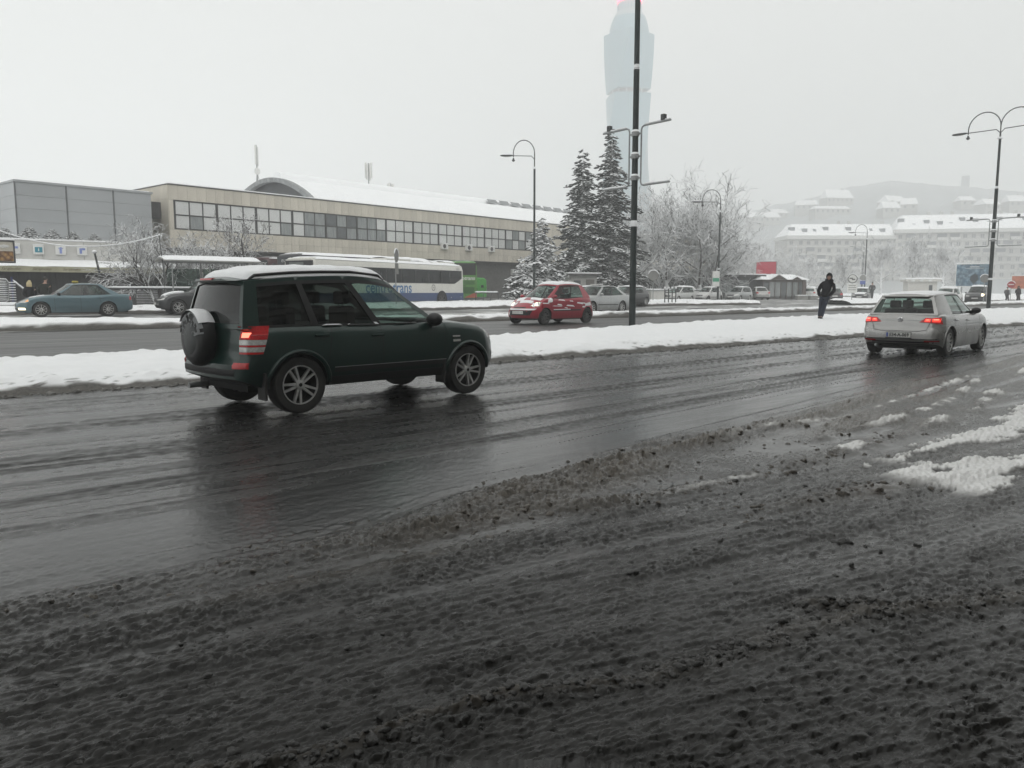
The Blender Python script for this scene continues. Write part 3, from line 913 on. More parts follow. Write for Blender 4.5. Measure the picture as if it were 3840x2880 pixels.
        bm.to_mesh(me)
        s.bvh_body = BVHTree.FromBMesh(bm); bm.free()
        finish(me, 38)
        s.o_body = link(bpy.data.objects.new('body', me), s.root)
        # arch lips
        lm = S.get('lip', None)
        for xw in (S['fw'], S['rw']):
            for sg in (1, -1):
                P_ = []
                for a in np.linspace(-.12, PI + .12, 22):
                    x = xw + Ra * math.cos(a); z = zw + Ra * math.sin(a)
                    if z < sill + .02: continue
                    P_.append((x, sg * (float(side_y(x, z)) - .008), z))
                MB().tube(P_, S.get('lipr', .017), 6).build('wheel_arch_trim', lm or s.paint, s.root, 60)
        u = MB().box(xr + .25, xf - .35, -W + .30, W - .30, sill - .03, sill + .25)
        u.box(xr + .5, xr + .75, -W + .2, W - .2, sill - .02, sill + .1)
        u.tube([(S['fw'], -W + .15, R), (S['fw'], W - .15, R)], .05).tube([(S['rw'], -W + .15, R), (S['rw'], W - .15, R)], .06)
        u.build('underbody', M['under'], s.root)
    # ---------- greenhouse
    def cabin(s):
        S = s.S; W = S['W'] / 2
        zr = pchip(*zip(*S['roof']))
        zb = lambda x: s.zsh(x) + S.get('bu', .0)
        hb, ht = S['hb'], S['ht']
        ex = S.get('pow', 1.15)
        XF = lambda t: S['xf0'] + (S['xf1'] - S['xf0']) * t ** 1.05
        XR = lambda t: S['xr0'] + (S['xr1'] - S['xr0']) * t ** S.get('rpow', 1.3)
        HW = lambda t: hb + (ht - hb) * t ** ex
        pf = lambda q: 1 - S.get('taf', .10) * np.clip(.30 - q, 0, 1) ** 2 / .09 - S.get('tar', .08) * np.clip(q - .55, 0, 1) ** 2 / .2025
        crown = S.get('rcrown', .05)
        def side(q, t, sg):
            x = XF(t) + (XR(t) - XF(t)) * q
            y = HW(t) * pf(q)
            z0 = zb(x) - .01; z1 = zr(x)
            return np.array([x, sg * y, z0 + (z1 - z0) * t])
        def front(v, t):
            a = side(0, t, 1)
            return np.array([a[0] + S.get('bowf', .14) * (1 - v * v), a[1] * v, a[2] + crown * t * (1 - v * v)])
        def rear(v, t):
            a = side(1, t, 1)
            return np.array([a[0] - S.get('bowr', .07) * (1 - v * v), a[1] * v, a[2] + crown * t * (1 - v * v)])
        def roof(q, v):
            a = side(q, 1, 1)
            e = np.array([S.get('bowf', .14) * (1 - q) ** 3 - S.get('bowr', .07) * q ** 3, 0, 0]) * (1 - v * v)
            return np.array([a[0], a[1] * v, a[2] + crown * (1 - v * v)]) + e
        s.roofp = roof; s.sidep = side; s.frontp = front; s.rearp = rear
        V, F_, mi = [], [], []
        def grid(fn, us, vs, hole=None, black=None, flip=False):
            base = len(V)
            for a in us:
                for b in vs:
                    V.append(tuple(fn(a, b)))
            for i in range(len(us) - 1):
                for j in range(len(vs) - 1):
                    ua = (us[i] + us[i + 1]) / 2; vb = (vs[j] + vs[j + 1]) / 2
                    if hole and hole(ua, vb): continue
                    k = base + i * len(vs) + j
                    q = (k, k + len(vs), k + len(vs) + 1, k + 1)
                    F_.append(q[::-1] if flip else q); mi.append(1 if (black and black(ua, vb)) else 0)
        wins = S['wins']; t0, t1 = S.get('wt', (.07, .90))
        q_lines = sorted({0, 1, *[a for w_ in wins for a in w_[:2]], *np.linspace(0, 1, 17)[1:-1]})
        q_lines = [q for i, q in enumerate(q_lines) if i == 0 or q - q_lines[i - 1] > .004]
        t_lines = sorted({0, t0, t1, 1, *np.linspace(t0, t1, 6), (t1 + 1) / 2})
        hole = lambda q, t: any(a < q < b for a, b, *_ in wins) and t0 < t < t1
        q0, q1 = wins[0][0], wins[-1][1]
        blk = lambda q, t: (S.get('bpillar', True) and q0 < q < q1 and t0 - .001 < t < t1 + .001) or (t < t0 and q < q1 + .02) or (t1 < t < (t1 + 1) / 2 and q0 - .03 < q < q1)
        grid(lambda a, b: side(a, b, 1), q_lines, t_lines, hole, blk)
        grid(lambda a, b: side(a, b, -1), q_lines, t_lines, hole, blk, True)
        fv = S.get('fv', .93); rv = S.get('rv', .88); ft = S.get('ft', (.02, .95)); rt_ = S.get('rt', (.10, .88))
        f_u = sorted({-1, -fv, fv, 1, *np.linspace(-fv, fv, 11)}); f_t = sorted({0, *np.linspace(*ft, 6), 1})
        r_u = sorted({-1, -rv, rv, 1, *np.linspace(-rv, rv, 11)}); r_t = sorted({0, *np.linspace(*rt_, 6), 1})
        grid(front, f_u, f_t, lambda v, t: abs(v) < fv and ft[0] < t < ft[1], lambda v, t: t < ft[0])
        grid(rear, r_u, r_t, lambda v, t: abs(v) < rv and rt_[0] < t < rt_[1], None, True)
        grid(roof, list(np.linspace(0, 1, 17)), list(np.linspace(-1, 1, 13)))
        me = bpy.data.meshes.new('cabin'); me.from_pydata(V, [], F_)
        me.materials.append(s.paint); me.materials.append(M['black'])
        me.polygons.foreach_set('material_index', mi)
        bm = bmesh.new(); bm.from_mesh(me)
        bmesh.ops.remove_doubles(bm, verts=bm.verts[:], dist=.002)
        bmesh.ops.recalc_face_normals(bm, faces=bm.faces[:])
        bm.to_mesh(me); s.bvh_cab = BVHTree.FromBMesh(bm); bm.free()
        finish(me, 40)
        link(bpy.data.objects.new('cabin', me), s.root)
        # panes
        def pane(fn, us, vs, shift, name, m_):
            P_ = np.array([[fn(a, b) for b in vs] for a in us]) + shift
            mesh_np(name, P_.reshape(-1, 3), grid_faces(len(us), len(vs)), m_, s.root, smooth=60)
        for sg in (1, -1):
            for w_ in wins:
                e = .004
                pane(lambda a, b: side(a, b, sg), np.linspace(w_[0] - e, w_[1] + e, 6), np.linspace(t0 - .01, t1 + .01, 5), np.array([0, -sg * .012, 0]), 'side_window', M[w_[2] if len(w_) > 2 else 'glass'])
        pane(front, np.linspace(-fv - .01, fv + .01, 11), np.linspace(ft[0] - .01, ft[1] + .01, 6), np.array([-.014, 0, -.004]), 'windscreen', M['glass'])
        pane(rear, np.linspace(-rv - .01, rv + .01, 11), np.linspace(rt_[0] - .01, rt_[1] + .01, 6), np.array([.014, 0, -.004]), 'rear_window', M[S.get('rglass', 'glass')])
        # dark cabin floor at belt height, dashboard and seats
        zbm = float(zb(0)); xa, xb_ = S['xr0'] + .12, S['xf0'] - .10
        d = MB().box(xa, xb_, -hb + .07, hb - .07, zbm - .06, zbm - .005)
        d.box(S['xf0'] - .45, S['xf0'] - .02, -hb + .1, hb - .1, zbm - .06, zbm + .05, 0, .03)
        d.build('dashboard', M['interior'], s.root)
        if s.detail >= 1:
            ztop = float(zr(-.1)) - .30
            xm = S['xf1'] - .55
            for xs0, ys0 in ((xm, .36), (xm, -.36), (xm - .85, .36), (xm - .85, -.36)):
                if xs0 < S['xr1'] + .1: continue
                b = MB().box(xs0 - .09, xs0 + .05, ys0 - .23, ys0 + .23, zbm - .08, ztop - .05, 0, .04)
                b.box(xs0 - .08, xs0 + .03, ys0 - .12, ys0 + .12, ztop - .03, ztop + .14, 0, .03)
                b.tube([(xs0 - .03, ys0 - .05, ztop - .06), (xs0 - .03, ys0 - .05, ztop + .02)], .008, 5).tube([(xs0 - .03, ys0 + .05, ztop - .06), (xs0 - .03, ys0 + .05, ztop + .02)], .008, 5)
                b.build('seat', M['interior'], s.root, 40)
    def wheels(s):
        S = s.S
        tm, rm = wheel_meshes(S['R'], S.get('tw', .21), S.get('rim', 'multi'), M[S.get('rimm', 'alloy')])
        for xw in (S['fw'], S['rw']):
            for sg in (1, -1):
                a = bpy.data.objects.new('wheel', tm)
                a.location = (xw, sg * (S['W'] / 2 - S.get('tw', .21) / 2 - .035), S['R'])
                a.rotation_euler = (0, random.uniform(0, 6), 0 if sg > 0 else PI)
                link(a, s.root)
                b = bpy.data.objects.new('rim', rm); link(b, a)
    # ---------- surface-hugging pieces
    def hit(s, plane, a, b):
        if plane in ('left', 'right'):
            sg = 1 if plane == 'left' else -1
            o_, d = Vector((a, sg * 3, b)), Vector((0, -sg, 0))
        elif plane == 'rear':
            o_, d = Vector((-5, a, b)), Vector((1, 0, 0))
        elif plane == 'front':
            o_, d = Vector((5, a, b)), Vector((-1, 0, 0))
        else:
            o_, d = Vector((a, b, 4)), Vector((0, 0, -1))
        best = None
        for bv in (s.bvh_body, s.bvh_cab):
            p, nrm, i, dist = bv.ray_cast(o_, d)
            if p is not None and (best is None or dist < best[2]):
                best = (p, nrm, dist)
        if best is None: return None
        p, nrm, _ = best
        S = s.S                      # rays that slip past a rounded corner are dropped
        if plane in ('left', 'right') and abs(p.y) < S['W'] / 2 - .30: return None
        if plane == 'rear' and p.x > -S['L'] / 2 + (.36 if p.z < s.zsh(0) else 1.2): return None
        if plane == 'front' and p.x < S['L'] / 2 - .55: return None
        if nrm.dot(d) > 0: nrm = -nrm
        return p, nrm, d
    def decal(s, name, plane, c, m_, off=.006, nu=8, nv=5, parent=None, bulge=0.0, snow=False):
        """c: four corners in the projected plane (side: x,z; rear/front: y,z; top: x,y), laid on the bodywork and standing off it"""
        P_ = np.zeros((nu, nv, 3)); B_ = np.zeros((nu, nv, 3)); ok = np.ones((nu, nv), bool); last = None
        for i in range(nu):
            for j in range(nv):
                u, v = i / (nu - 1), j / (nv - 1)
                a = (1 - u) * (1 - v) * c[0][0] + u * (1 - v) * c[1][0] + u * v * c[2][0] + (1 - u) * v * c[3][0]
                b = (1 - u) * (1 - v) * c[0][1] + u * (1 - v) * c[1][1] + u * v * c[2][1] + (1 - u) * v * c[3][1]
                h = s.hit(plane, a, b)
                if h is None:
                    ok[i, j] = False; continue
                e = off + bulge * math.sin(PI * u) * math.sin(PI * v)
                P_[i, j] = h[0] - h[2] * e if plane != 'top' else h[0] + Vector((0, 0, e)); B_[i, j] = h[0] + h[2] * .01
        V = np.concatenate([P_.reshape(-1, 3), B_.reshape(-1, 3)])
        q = grid_faces(nu, nv); okf = ok.ravel()
        q = [list(f) for f in q if okf[f].all()]
        if not q: return None
        nn = nu * nv
        rim_ = [(i, 0) for i in range(nu)] + [(nu - 1, j) for j in range(1, nv)] + [(i, nv - 1) for i in range(nu - 2, -1, -1)] + [(0, j) for j in range(nv - 2, 0, -1)]
        for (i, j), (k, l) in zip(rim_, rim_[1:] + rim_[:1]):
            if ok[i, j] and ok[k, l]:
                q.append([i * nv + j, k * nv + l, nn + k * nv + l, nn + i * nv + j])
        mb = MB(); mb.add(V, q)
        return mb.build(name, m_, parent or s.root, 40)
    def line(s, name, plane, pts, wd, m_, off=.0025):
        """thin strip along a polyline on the bodywork (shut lines, mouldings)"""
        V = []; F_ = []
        k = 0
        for (a0, b0), (a1, b1) in zip(pts[:-1], pts[1:]):
            ln = math.hypot(a1 - a0, b1 - b0); n = max(2, int(ln / .07) + 1)
            na, nb = -(b1 - b0) / ln * wd / 2, (a1 - a0) / ln * wd / 2
            prev = None
            for i in range(n + 1):
                t = i / n; a, b = a0 + (a1 - a0) * t, b0 + (b1 - b0) * t
                h0, h1 = s.hit(plane, a - na, b - nb), s.hit(plane, a + na, b + nb)
                if h0 is None or h1 is None: prev = None; continue
                o0 = h0[0] + h0[1] * off; o1 = h1[0] + h1[1] * off
                V += [o0, o1]
                if prev is not None: F_.append((prev, prev + 1, len(V) - 1, len(V) - 2))
                prev = len(V) - 2
        if F_: MB().add(V, F_).build(name, m_, s.root, 60)
    def handle(s, x, z, sides=('left', 'right'), m_=None, l=.19):
        for sd in sides:
            h = s.hit(sd, x, z)
            if h is None: continue
            y = h[0].y; sg = 1 if sd == 'left' else -1
            MB().box(x - l / 2, x + l / 2, min(y, y + sg * .035), max(y, y + sg * .035), z - .016, z + .016, 0, .012).build('door_handle', m_ or s.paint, s.root, 40)
    def mirror(s, x, z, m_, size=(.09, .12, .075), out=.10):
        for sg in (1, -1):
            h = s.hit('left' if sg > 0 else 'right', x, z)
            y = abs(h[0].y) if h else s.S['hb']
            b = MB().ball((x + .02, sg * (y + out), z + .02), (size[0], size[1], size[2]), 0, 14, 8)
            b.tube([(x + .03, sg * (y - .04), z - .03), (x + .02, sg * (y + out * .6), z - .02)], .022, 8)
            b.build('mirror', m_, s.root, 60)
    def roof_snow(s, thick=.07, q0=.02, q1=.98, v1=.97, seed=0, drip=0.0):
        nu, nv = 70, 36
        q = np.linspace(q0, q1, nu); v = np.linspace(-v1, v1, nv)
        P_ = np.array([[s.roofp(a, b) for b in v] for a in q])
        eu = 1 - np.abs(np.linspace(-1, 1, nu)) ** 10; ev = 1 - np.abs(np.linspace(-1, 1, nv)) ** 8
        m_ = np.sqrt(np.clip(eu[:, None] * ev[None], 0, 1))
        snow_patch_grid('roof_snow', P_[..., 0], P_[..., 1], P_[..., 2] + .001, m_, thick, s.root, seed=seed, rough=.22)
    def plate(s, plane, y, z, body=None, back=False, wd=.52, ht=.11):
        h = s.hit(plane, y, z); 
        if h is None: return
        x = h[0].x; sg = -1 if plane == 'rear' else 1
        p = MB().box(min(x, x + sg * .025), max(x, x + sg * .025), y - wd / 2, y + wd / 2, z - ht / 2, z + ht / 2, 0, .004).build('number_plate', M['plate'], s.root)
        if body:
            e = x + sg * .0275
            MB().box(min(e, e + sg * .002), max(e, e + sg * .002), y + (wd / 2 - .045) * (1) - .0, y + wd / 2 - .006, z - ht / 2 + .006, z + ht / 2 - .006).build('blue_band', M['blue_sign'], p)
            fr = MB().box(min(x, x + sg * .02), max(x, x + sg * .02), y - wd / 2 - .015, y + wd / 2 + .015, z - ht / 2 - .018, z - ht / 2 - .001).box(min(x, x + sg * .02), max(x, x + sg * .02), y - wd / 2 - .015, y + wd / 2 + .015, z + ht / 2 + .001, z + ht / 2 + .012)
            fr.build('plate_frame', M['black'], p)
            text(body, .105, M['ink'], p, (e, y - .02, z), (PI / 2, 0, -PI / 2), ext=.001, xs=.92, bold=.003)

# ---- body specs (front is +x, metres)
HATCH = dict(L=4.255, W=1.79, R=.318, fw=1.26, rw=-1.377, tw=.205, sill=.19, rim='multi',
    top=[(-2.13, .93), (-1.95, .975), (-1.2, .965), (0, .945), (.85, .955), (1.08, .965), (1.5, .90), (1.85, .79), (2.02, .70), (2.13, .60)],
    rear=[(.15, .14), (.33, .07), (.40, .0), (.56, .0), (.63, .035), (.78, .055), (.97, .125)], nose=[(.2, .06), (.4, 0), (.55, 0), (.7, .06), (.9, .15)],
    xf0=.90, xf1=.10, xr0=-1.90, xr1=-1.66, hb=.80, ht=.60, roof=[(-1.80, 1.355), (-1.2, 1.405), (-.5, 1.425), (0, 1.405), (.3, 1.36)], rcrown=.035,
    wins=[(.05, .395), (.425, .70)], wt=(.06, .88), bowr=.10, bowf=.17, rt=(.10, .80), rv=.90, crown=.045)
SUV = dict(L=4.20, W=1.81, R=.348, fw=1.33, rw=-1.31, tw=.225, sill=.31, rim='five', arch=1.15, lipr=.03, rimm='alloy',
    top=[(-2.10, 1.07), (-1.9, 1.085), (-1, 1.065), (0, 1.045), (.8, 1.065), (1.05, 1.075), (1.5, 1.03), (1.85, .95), (2.0, .87), (2.10, .76)],
    rear=[(.3, .10), (.45, .0), (.62, .0), (.70, .07), (.9, .08), (1.06, .10)], nose=[(.3, .08), (.5, 0), (.7, 0), (.9, .05), (1.05, .12)],
    side=[.91, .955, .99, 1.0, .985, .955, .90], rc=.12, pr=.95, fr=.24, pf=.84, ru=.14, fu=.06,
    xf0=.88, xf1=.16, xr0=-1.97, xr1=-1.86, hb=.825, ht=.665, roof=[(-1.95, 1.56), (-1.2, 1.625), (-.5, 1.645), (-.1, 1.62), (.35, 1.53)], rcrown=.05,
    wins=[(.045, .345), (.385, .665, 'glass_dark'), (.70, .93, 'glass_dark')], wt=(.05, .86), bowr=.06, bowf=.16, rt=(.10, .90), rv=.92, crown=.05, rglass='glass_dark', tar=.05)
MINI = dict(L=3.43, W=1.63, R=.285, fw=1.10, rw=-1.24, tw=.17, sill=.20, rim='cover', rimm='alloy_dark',
    top=[(-1.715, .90), (-1.55, .98), (-1, .98), (0, .93), (.75, .95), (1.0, .965), (1.25, .88), (1.5, .76), (1.62, .68), (1.715, .58)],
    rear=[(.2, .08), (.38, 0), (.55, 0), (.7, .04), (.95, .10)], nose=[(.2, .05), (.35, 0), (.5, 0), (.65, .04), (.9, .12)],
    xf0=.86, xf1=.12, xr0=-1.52, xr1=-1.22, hb=.73, ht=.56, roof=[(-1.35, 1.37), (-.9, 1.43), (-.4, 1.445), (0, 1.425), (.25, 1.375)], rcrown=.035,
    wins=[(.06, .46), (.50, .80)], wt=(.08, .88), bowr=.08, bowf=.18, rt=(.12, .86), crown=.07, fr=.28, bow_f=.24)
SEDAN = dict(L=4.57, W=1.77, R=.318, fw=1.37, rw=-1.21, tw=.205, sill=.19, rim='multi',
    top=[(-2.285, .90), (-2.15, .985), (-1.7, .995), (-1, .965), (0, .94), (.8, .955), (1.02, .96), (1.5, .90), (1.95, .78), (2.15, .69), (2.285, .58)],
    rear=[(.2, .10), (.40, .0), (.6, .0), (.75, .03), (.97, .06)], nose=[(.2, .06), (.4, 0), (.55, 0), (.7, .05), (.9, .14)],
    xf0=.84, xf1=.12, xr0=-1.72, xr1=-.98, rpow=1.05, hb=.79, ht=.60, roof=[(-1.15, 1.37), (-.8, 1.415), (-.3, 1.432), (0, 1.415), (.25, 1.37)], rcrown=.035,
    wins=[(.05, .44), (.475, .74), (.755, .865)], wt=(.06, .88), bowr=.10, bowf=.18, rt=(.06, .92), rv=.86, crown=.04)
WAGON = dict(HATCH, L=4.25, W=1.66, fw=1.30, rw=-1.16, R=.30, rim='cover', xr0=-1.97, xr1=-1.82, hb=.74, ht=.59,
    top=[(-2.125, .92), (-1.95, .97), (-1.2, .96), (0, .94), (.85, .96), (1.05, .97), (1.5, .92), (1.85, .83), (2.02, .74), (2.125, .62)],
    roof=[(-1.95, 1.40), (-1.2, 1.45), (-.5, 1.465), (0, 1.45), (.3, 1.40)], wins=[(.05, .35), (.38, .62), (.655, .90)])
BIGSUV = dict(SUV, L=4.6, W=1.9, fw=1.42, rw=-1.40, sill=.26, lipr=.02, rim='five')
CITY = dict(MINI, L=3.54, W=1.64, fw=1.20, rw=-1.22)

def paint(name, col, metal=.35, rough=.28, dirt=(.07, .065, .055), da=.6, dh=.42, coat=.6):
    return mat(name, col, rough, metal=metal, var=.06, vscale=2, coat=coat, dirt=(dirt, da, dh))

def headlights(c, m_, y=.62, z=.66, w_=.30, h=.14, sidex=None):
    for sg in (1, -1):
        c.decal('headlight', 'front', [(sg * (y - w_ / 2), z - h * .40), (sg * (y + w_ / 2), z - h * .15), (sg * (y + w_ / 2), z + h * .65), (sg * (y - w_ / 2), z + h * .35)], m_, .012, 9, 6, bulge=.01)
def shutlines(c, xs_, z0, z1, sides=('right', 'left')):
    for sd in sides:
        for x0, x1 in xs_:
            c.line('door_seam', sd, [(x0, z0), (x1, z1)], .009, M['ink'])

# ---------------------------------------------------------------- dark green off-roader, nearest
pt = paint('dark_green_paint', (0.0050, 0.0255, 0.0205), metal=.1, rough=.32, dirt=(.016, .016, .015), da=.7, dh=.5, coat=.35)
yaw = R_(5.2)
c = Car('off_road_car', 'dark green off-road car with spare wheel and thick roof snow in the near lane', (5.14, 9.78, .004), yaw, SUV, pt)
c.roof_snow(.10, .03, .985, .93, 3)
for sg, sd in ((-1, 'right'), (1, 'left')):
    # tail lamp wrapping the rear corner: red with two clear bands
    f = [(.0, .10, 'lens_red'), (.10, .16, 'lens_red')]
    for z0, z1, m_ in ((.955, 1.06, 'lens_red'), (.905, .953, 'lens_red'), (.845, .903, 'lens_clear'), (.822, .843, 'lens_red'), (.765, .820, 'lens_clear'), (.74, .763, 'lens_red')):
        k0, k1 = (z0 - .74) / .32, (z1 - .74) / .32
        x0, x1 = -1.66 - .12 * (1 - k0), -1.66 - .12 * (1 - k1)
        c.decal('tail_light', sd, [(-2.09, z0), (x0, z0), (x1, z1), (-2.09, z1)], M[m_], .014, 8, 3)
        c.decal('tail_light', 'rear', [(sg * .70, z0), (sg * .90, z0), (sg * .90, z1), (sg * .70, z1)], M[m_], .014, 6, 3)
    c.decal('brake_light', 'rear', [(sg * .73, .93), (sg * .84, .93), (sg * .84, .985), (sg * .73, .985)], M['lens_hot'], .019, 4, 3)
    c.decal('brake_light', sd, [(-2.05, .935), (-1.96, .935), (-1.96, .965), (-2.05, .965)], M['lens_lit'], .018, 4, 3)
    c.decal('reflector', 'rear', [(sg * .66, .575), (sg * .84, .575), (sg * .84, .645), (sg * .66, .645)], M['lens_red'], .010, 4, 3)
    c.decal('reflector', sd, [(-2.05, .585), (-1.97, .585), (-1.97, .64), (-2.05, .64)], M['lens_red'], .008, 3, 3)
    c.line('side_moulding', sd, [(-.86, .50), (.90, .50)], .055, M['black'], .010)
    c.line('side_moulding', sd, [(-.86, .535), (.90, .535)], .010, M['steel'], .012)
    c.decal('sill_trim', sd, [(-.90, .325), (.90, .325), (.90, .42), (-.90, .42)], M['black'], .008, 12, 3)
    c.decal('badge', sd, [(1.02, .83), (1.16, .83), (1.16, .85), (1.02, .85)], M['chrome'], .008, 4, 2)
    c.decal('side_repeater', sd, [(1.03, .765), (1.16, .765), (1.16, .795), (1.03, .795)], M['lens_clear'], .010, 4, 3)
    # snow left along the window ledges
    for a, b, t in ((-.62, -.16, .022), (-.98, -.70, .012), (.10, .46, .010)):
        q = c.decal('ledge_snow', sd, [(a, 1.045), (b, 1.04), (b - .04, 1.045 + t), (a + .06, 1.048 + t)], M['snow_car'], .022, 9, 3, bulge=.01)
shutlines(c, [(.86, .90), (-.14, -.14), (-.98, -.86)], .43, 1.03)
c.handle(-.02 - .20, .90); c.handle(-1.02, .93)
c.mirror(.66, 1.06, M['black'], (.10, .13, .09), .10)
c.decal('windscreen_cowl', 'top', [(.92, -.62), (1.02, -.62), (1.02, .62), (.92, .62)], M['black'], .006, 3, 9)
headlights(c, M['lens_clear'], .66, .82, .30, .18)
c.decal('grille', 'front', [(-.44, .72), (.44, .72), (.44, .88), (-.44, .88)], M['black'], .01, 9, 4)
c.decal('bumper_trim', 'front', [(-.7, .42), (.7, .42), (.7, .58), (-.7, .58)], M['black'], .01, 11, 4)
c.decal('bumper_trim', 'rear', [(-.86, .36), (.86, .36), (.86, .56), (-.86, .56)], M['black'], .008, 11, 4)
c.decal('rear_spoiler', 'rear', [(-.60, 1.575), (.60, 1.575), (.60, 1.625), (-.60, 1.625)], pt, .10, 11, 3)
c.decal('high_brake_light', 'rear', [(-.16, 1.585), (.16, 1.585), (.16, 1.61), (-.16, 1.61)], M['lens_red'], .112, 4, 2)
for sg in (1, -1):     # roof rails
    P_ = [tuple(np.array(c.roofp(q, sg * .90)) + np.array([0, 0, .045 if .05 < q < .95 else -.005])) for q in (.04, .08, .3, .5, .7, .92, .96)]
    MB().tube(P_, .018, 8).build('roof_rail', M['black'], c.root, 60)
sp = MB().lathe([(.001, -.09), (.20, -.09), (.28, -.08), (.322, -.04), (.335, .02), (.325, .09), (.25, .10)], 40, 'x', (-2.14, .06, .90)).build('spare_wheel', M['black'], c.root, 40)
MB().lathe([(.001, -.098), (.17, -.098), (.185, -.089)], 30, 'x', (-2.14, .06, .90)).build('cover_disc', mat('cover_grey', (.05, .055, .055), .5, var=.3), sp, 40)
# snow caught on the spare wheel
a = np.linspace(.6, PI - .6, 30); r = np.linspace(0, 1, 9)
A_, B_ = np.meshgrid(a, r, indexing='ij')
rad = .332 + .018 * np.sin(PI * B_) ** .5 * (1 + .5 * fbm(A_ * 5, B_ * 4, 3))
mesh_np('wheel_snow', np.stack([-2.235 + .20 * B_, .06 + rad * np.cos(A_), .90 + rad * np.sin(A_)], -1).reshape(-1, 3), grid_faces(30, 9), M['snow_car'], c.root, smooth=60)
A_, R2 = np.meshgrid(np.linspace(.2, PI - .2, 40), np.linspace(.08, .322, 12), indexing='ij')
keep_ = .012 * np.clip(fbm(A_ * 6, R2 * 22, 5, 4) + .35 + (R2 - .2) * 1.5, -.4, 1.5)
q_ = grid_faces(40, 12); q_ = q_[(keep_.ravel()[q_] > .0035).all(1)]
mesh_np('wheel_snow', np.stack([-2.232 - np.clip(keep_, 0, 1) + .05 * np.clip((R2 - .275) / .045, 0, 1) ** 2, .06 + R2 * np.cos(A_), .90 + R2 * np.sin(A_)], -1).reshape(-1, 3), q_, mat('packed_snow', (.26, .27, .275), .8, var=.2, vscale=9), c.root, smooth=60)['kind'] = 'stuff'
ex = MB().tube([(-1.75, .5, .30), (-2.08, .52, .29)], .035, 12)
ex.build('exhaust_pipe', M['steel'], c.root, 60)
for xw in (c.S['fw'], c.S['rw']):
    for sg in (1, -1):
        MB().box(xw - .47, xw - .44, sg * .80 - .1, sg * .80 + .1, .20, .52, 0, .01).build('mud_flap', M['rubber'], c.root)

# ---------------------------------------------------------------- silver hatchback ahead
pt = paint('silver_paint', (.43, .425, .415), metal=.6, rough=.25, dirt=(.10, .095, .085), da=.7, dh=.55)
yaw = R_(6.5)
near = np.array([18.86, 7.60]); d_ = np.array([math.cos(yaw), math.sin(yaw)]); n_ = np.array([-d_[1], d_[0]])
ctr = near + d_ * 1.377 + n_ * .80
c = Car('hatchback', 'silver hatchback with lit red tail lights and white number plate', (*ctr, .004), yaw, HATCH, pt)
c.roof_snow(.018, .04, .99, .93, 5)
for sg, sd in ((-1, 'right'), (1, 'left')):
    c.decal('tail_light', 'rear', [(sg * .40, .775), (sg * .86, .745), (sg * .86, .885), (sg * .52, .875)], M['lens_red'], .012, 12, 5)
    c.decal('tail_light', sd, [(-2.10, .745), (-1.86, .735), (-1.93, .88), (-2.06, .885)], M['lens_red'], .012, 6, 5)
    c.decal('brake_light', 'rear', [(sg * .50, .79), (sg * .62, .785), (sg * .62, .85), (sg * .53, .855)], M['lens_lit'], .017, 4, 3)
    c.decal('brake_light', 'rear', [(sg * .66, .785), (sg * .80, .78), (sg * .80, .86), (sg * .66, .855)], M['lens_lit'], .017, 4, 3)
    c.decal('brake_bulb', 'rear', [(sg * .68, .825), (sg * .77, .825), (sg * .77, .85), (sg * .68, .85)], M['lens_hot'], .020, 3, 3)
    c.decal('brake_bulb', 'rear', [(sg * .53, .82), (sg * .60, .82), (sg * .60, .838), (sg * .54, .838)], M['lens_hot'], .020, 3, 3)
    c.decal('reflector', 'rear', [(sg * .52, .335), (sg * .80, .345), (sg * .80, .375), (sg * .52, .365)], M['lens_red'], .010, 5, 2)
    c.decal('ledge_trim', sd, [(-1.2, .925), (.66, .92), (.66, .945), (-1.2, .95)], M['chrome'], .006, 16, 2)
shutlines(c, [(.80, .86), (-.30, -.27), (-1.22, -1.12)], .26, .92)
for sd in ('left', 'right'):
    c.line('crease', sd, [(-1.9, .70), (1.6, .71)], .008, M['steel'], .003)
c.line('tailgate_seam', 'rear', [(-.56, .60), (-.60, .72), (-.62, .80)], .012, M['ink'])
c.line('tailgate_seam', 'rear', [(.56, .60), (.60, .72), (.62, .80)], .012, M['ink'])
c.line('tailgate_seam', 'rear', [(-.56, .60), (-.40, .575), (.40, .575), (.56, .60)], .012, M['ink'])
c.line('tailgate_crease', 'rear', [(-.42, .815), (.42, .815)], .010, M['steel'], .003)
c.line('bumper_seam', 'rear', [(-.84, .40), (.84, .40)], .016, M['chrome'], .006)
c.decal('bumper_trim', 'rear', [(-.80, .235), (.80, .235), (.84, .34), (-.84, .34)], M['black'], .004, 13, 4)
c.plate('rear', 0.0, .485, 'E34-A-069')
h = c.hit('rear', 0, .825)
MB().lathe([(.001, -.018), (.048, -.018), (.058, -.010), (.058, 0)], 24, 'x', (h[0].x, 0, .825)).build('emblem', M['chrome'], c.root, 30)
text('W', .07, M['ink'], c.root, (h[0].x - .020, 0, .815), (PI / 2, 0, -PI / 2), 'emblem_mark', ext=.001)
text('V', .055, M['ink'], c.root, (h[0].x - .020, 0, .85), (PI / 2, 0, -PI / 2), 'emblem_mark', ext=.001)
c.decal('rear_wiper', 'rear', [(-.02, 1.00), (.34, 1.03), (.34, 1.045), (-.02, 1.03)], M['black'], .02, 7, 2)
c.decal('rear_spoiler', 'rear', [(-.58, 1.345), (.58, 1.345), (.55, 1.395), (-.55, 1.395)], pt, .07, 11, 3)
c.handle(-.14, .80, m_=M['chrome']); c.handle(-1.02, .82, m_=M['chrome'])
c.mirror(.68, .98, M['black'], (.085, .11, .075), .10)
headlights(c, M['lens_clear'])
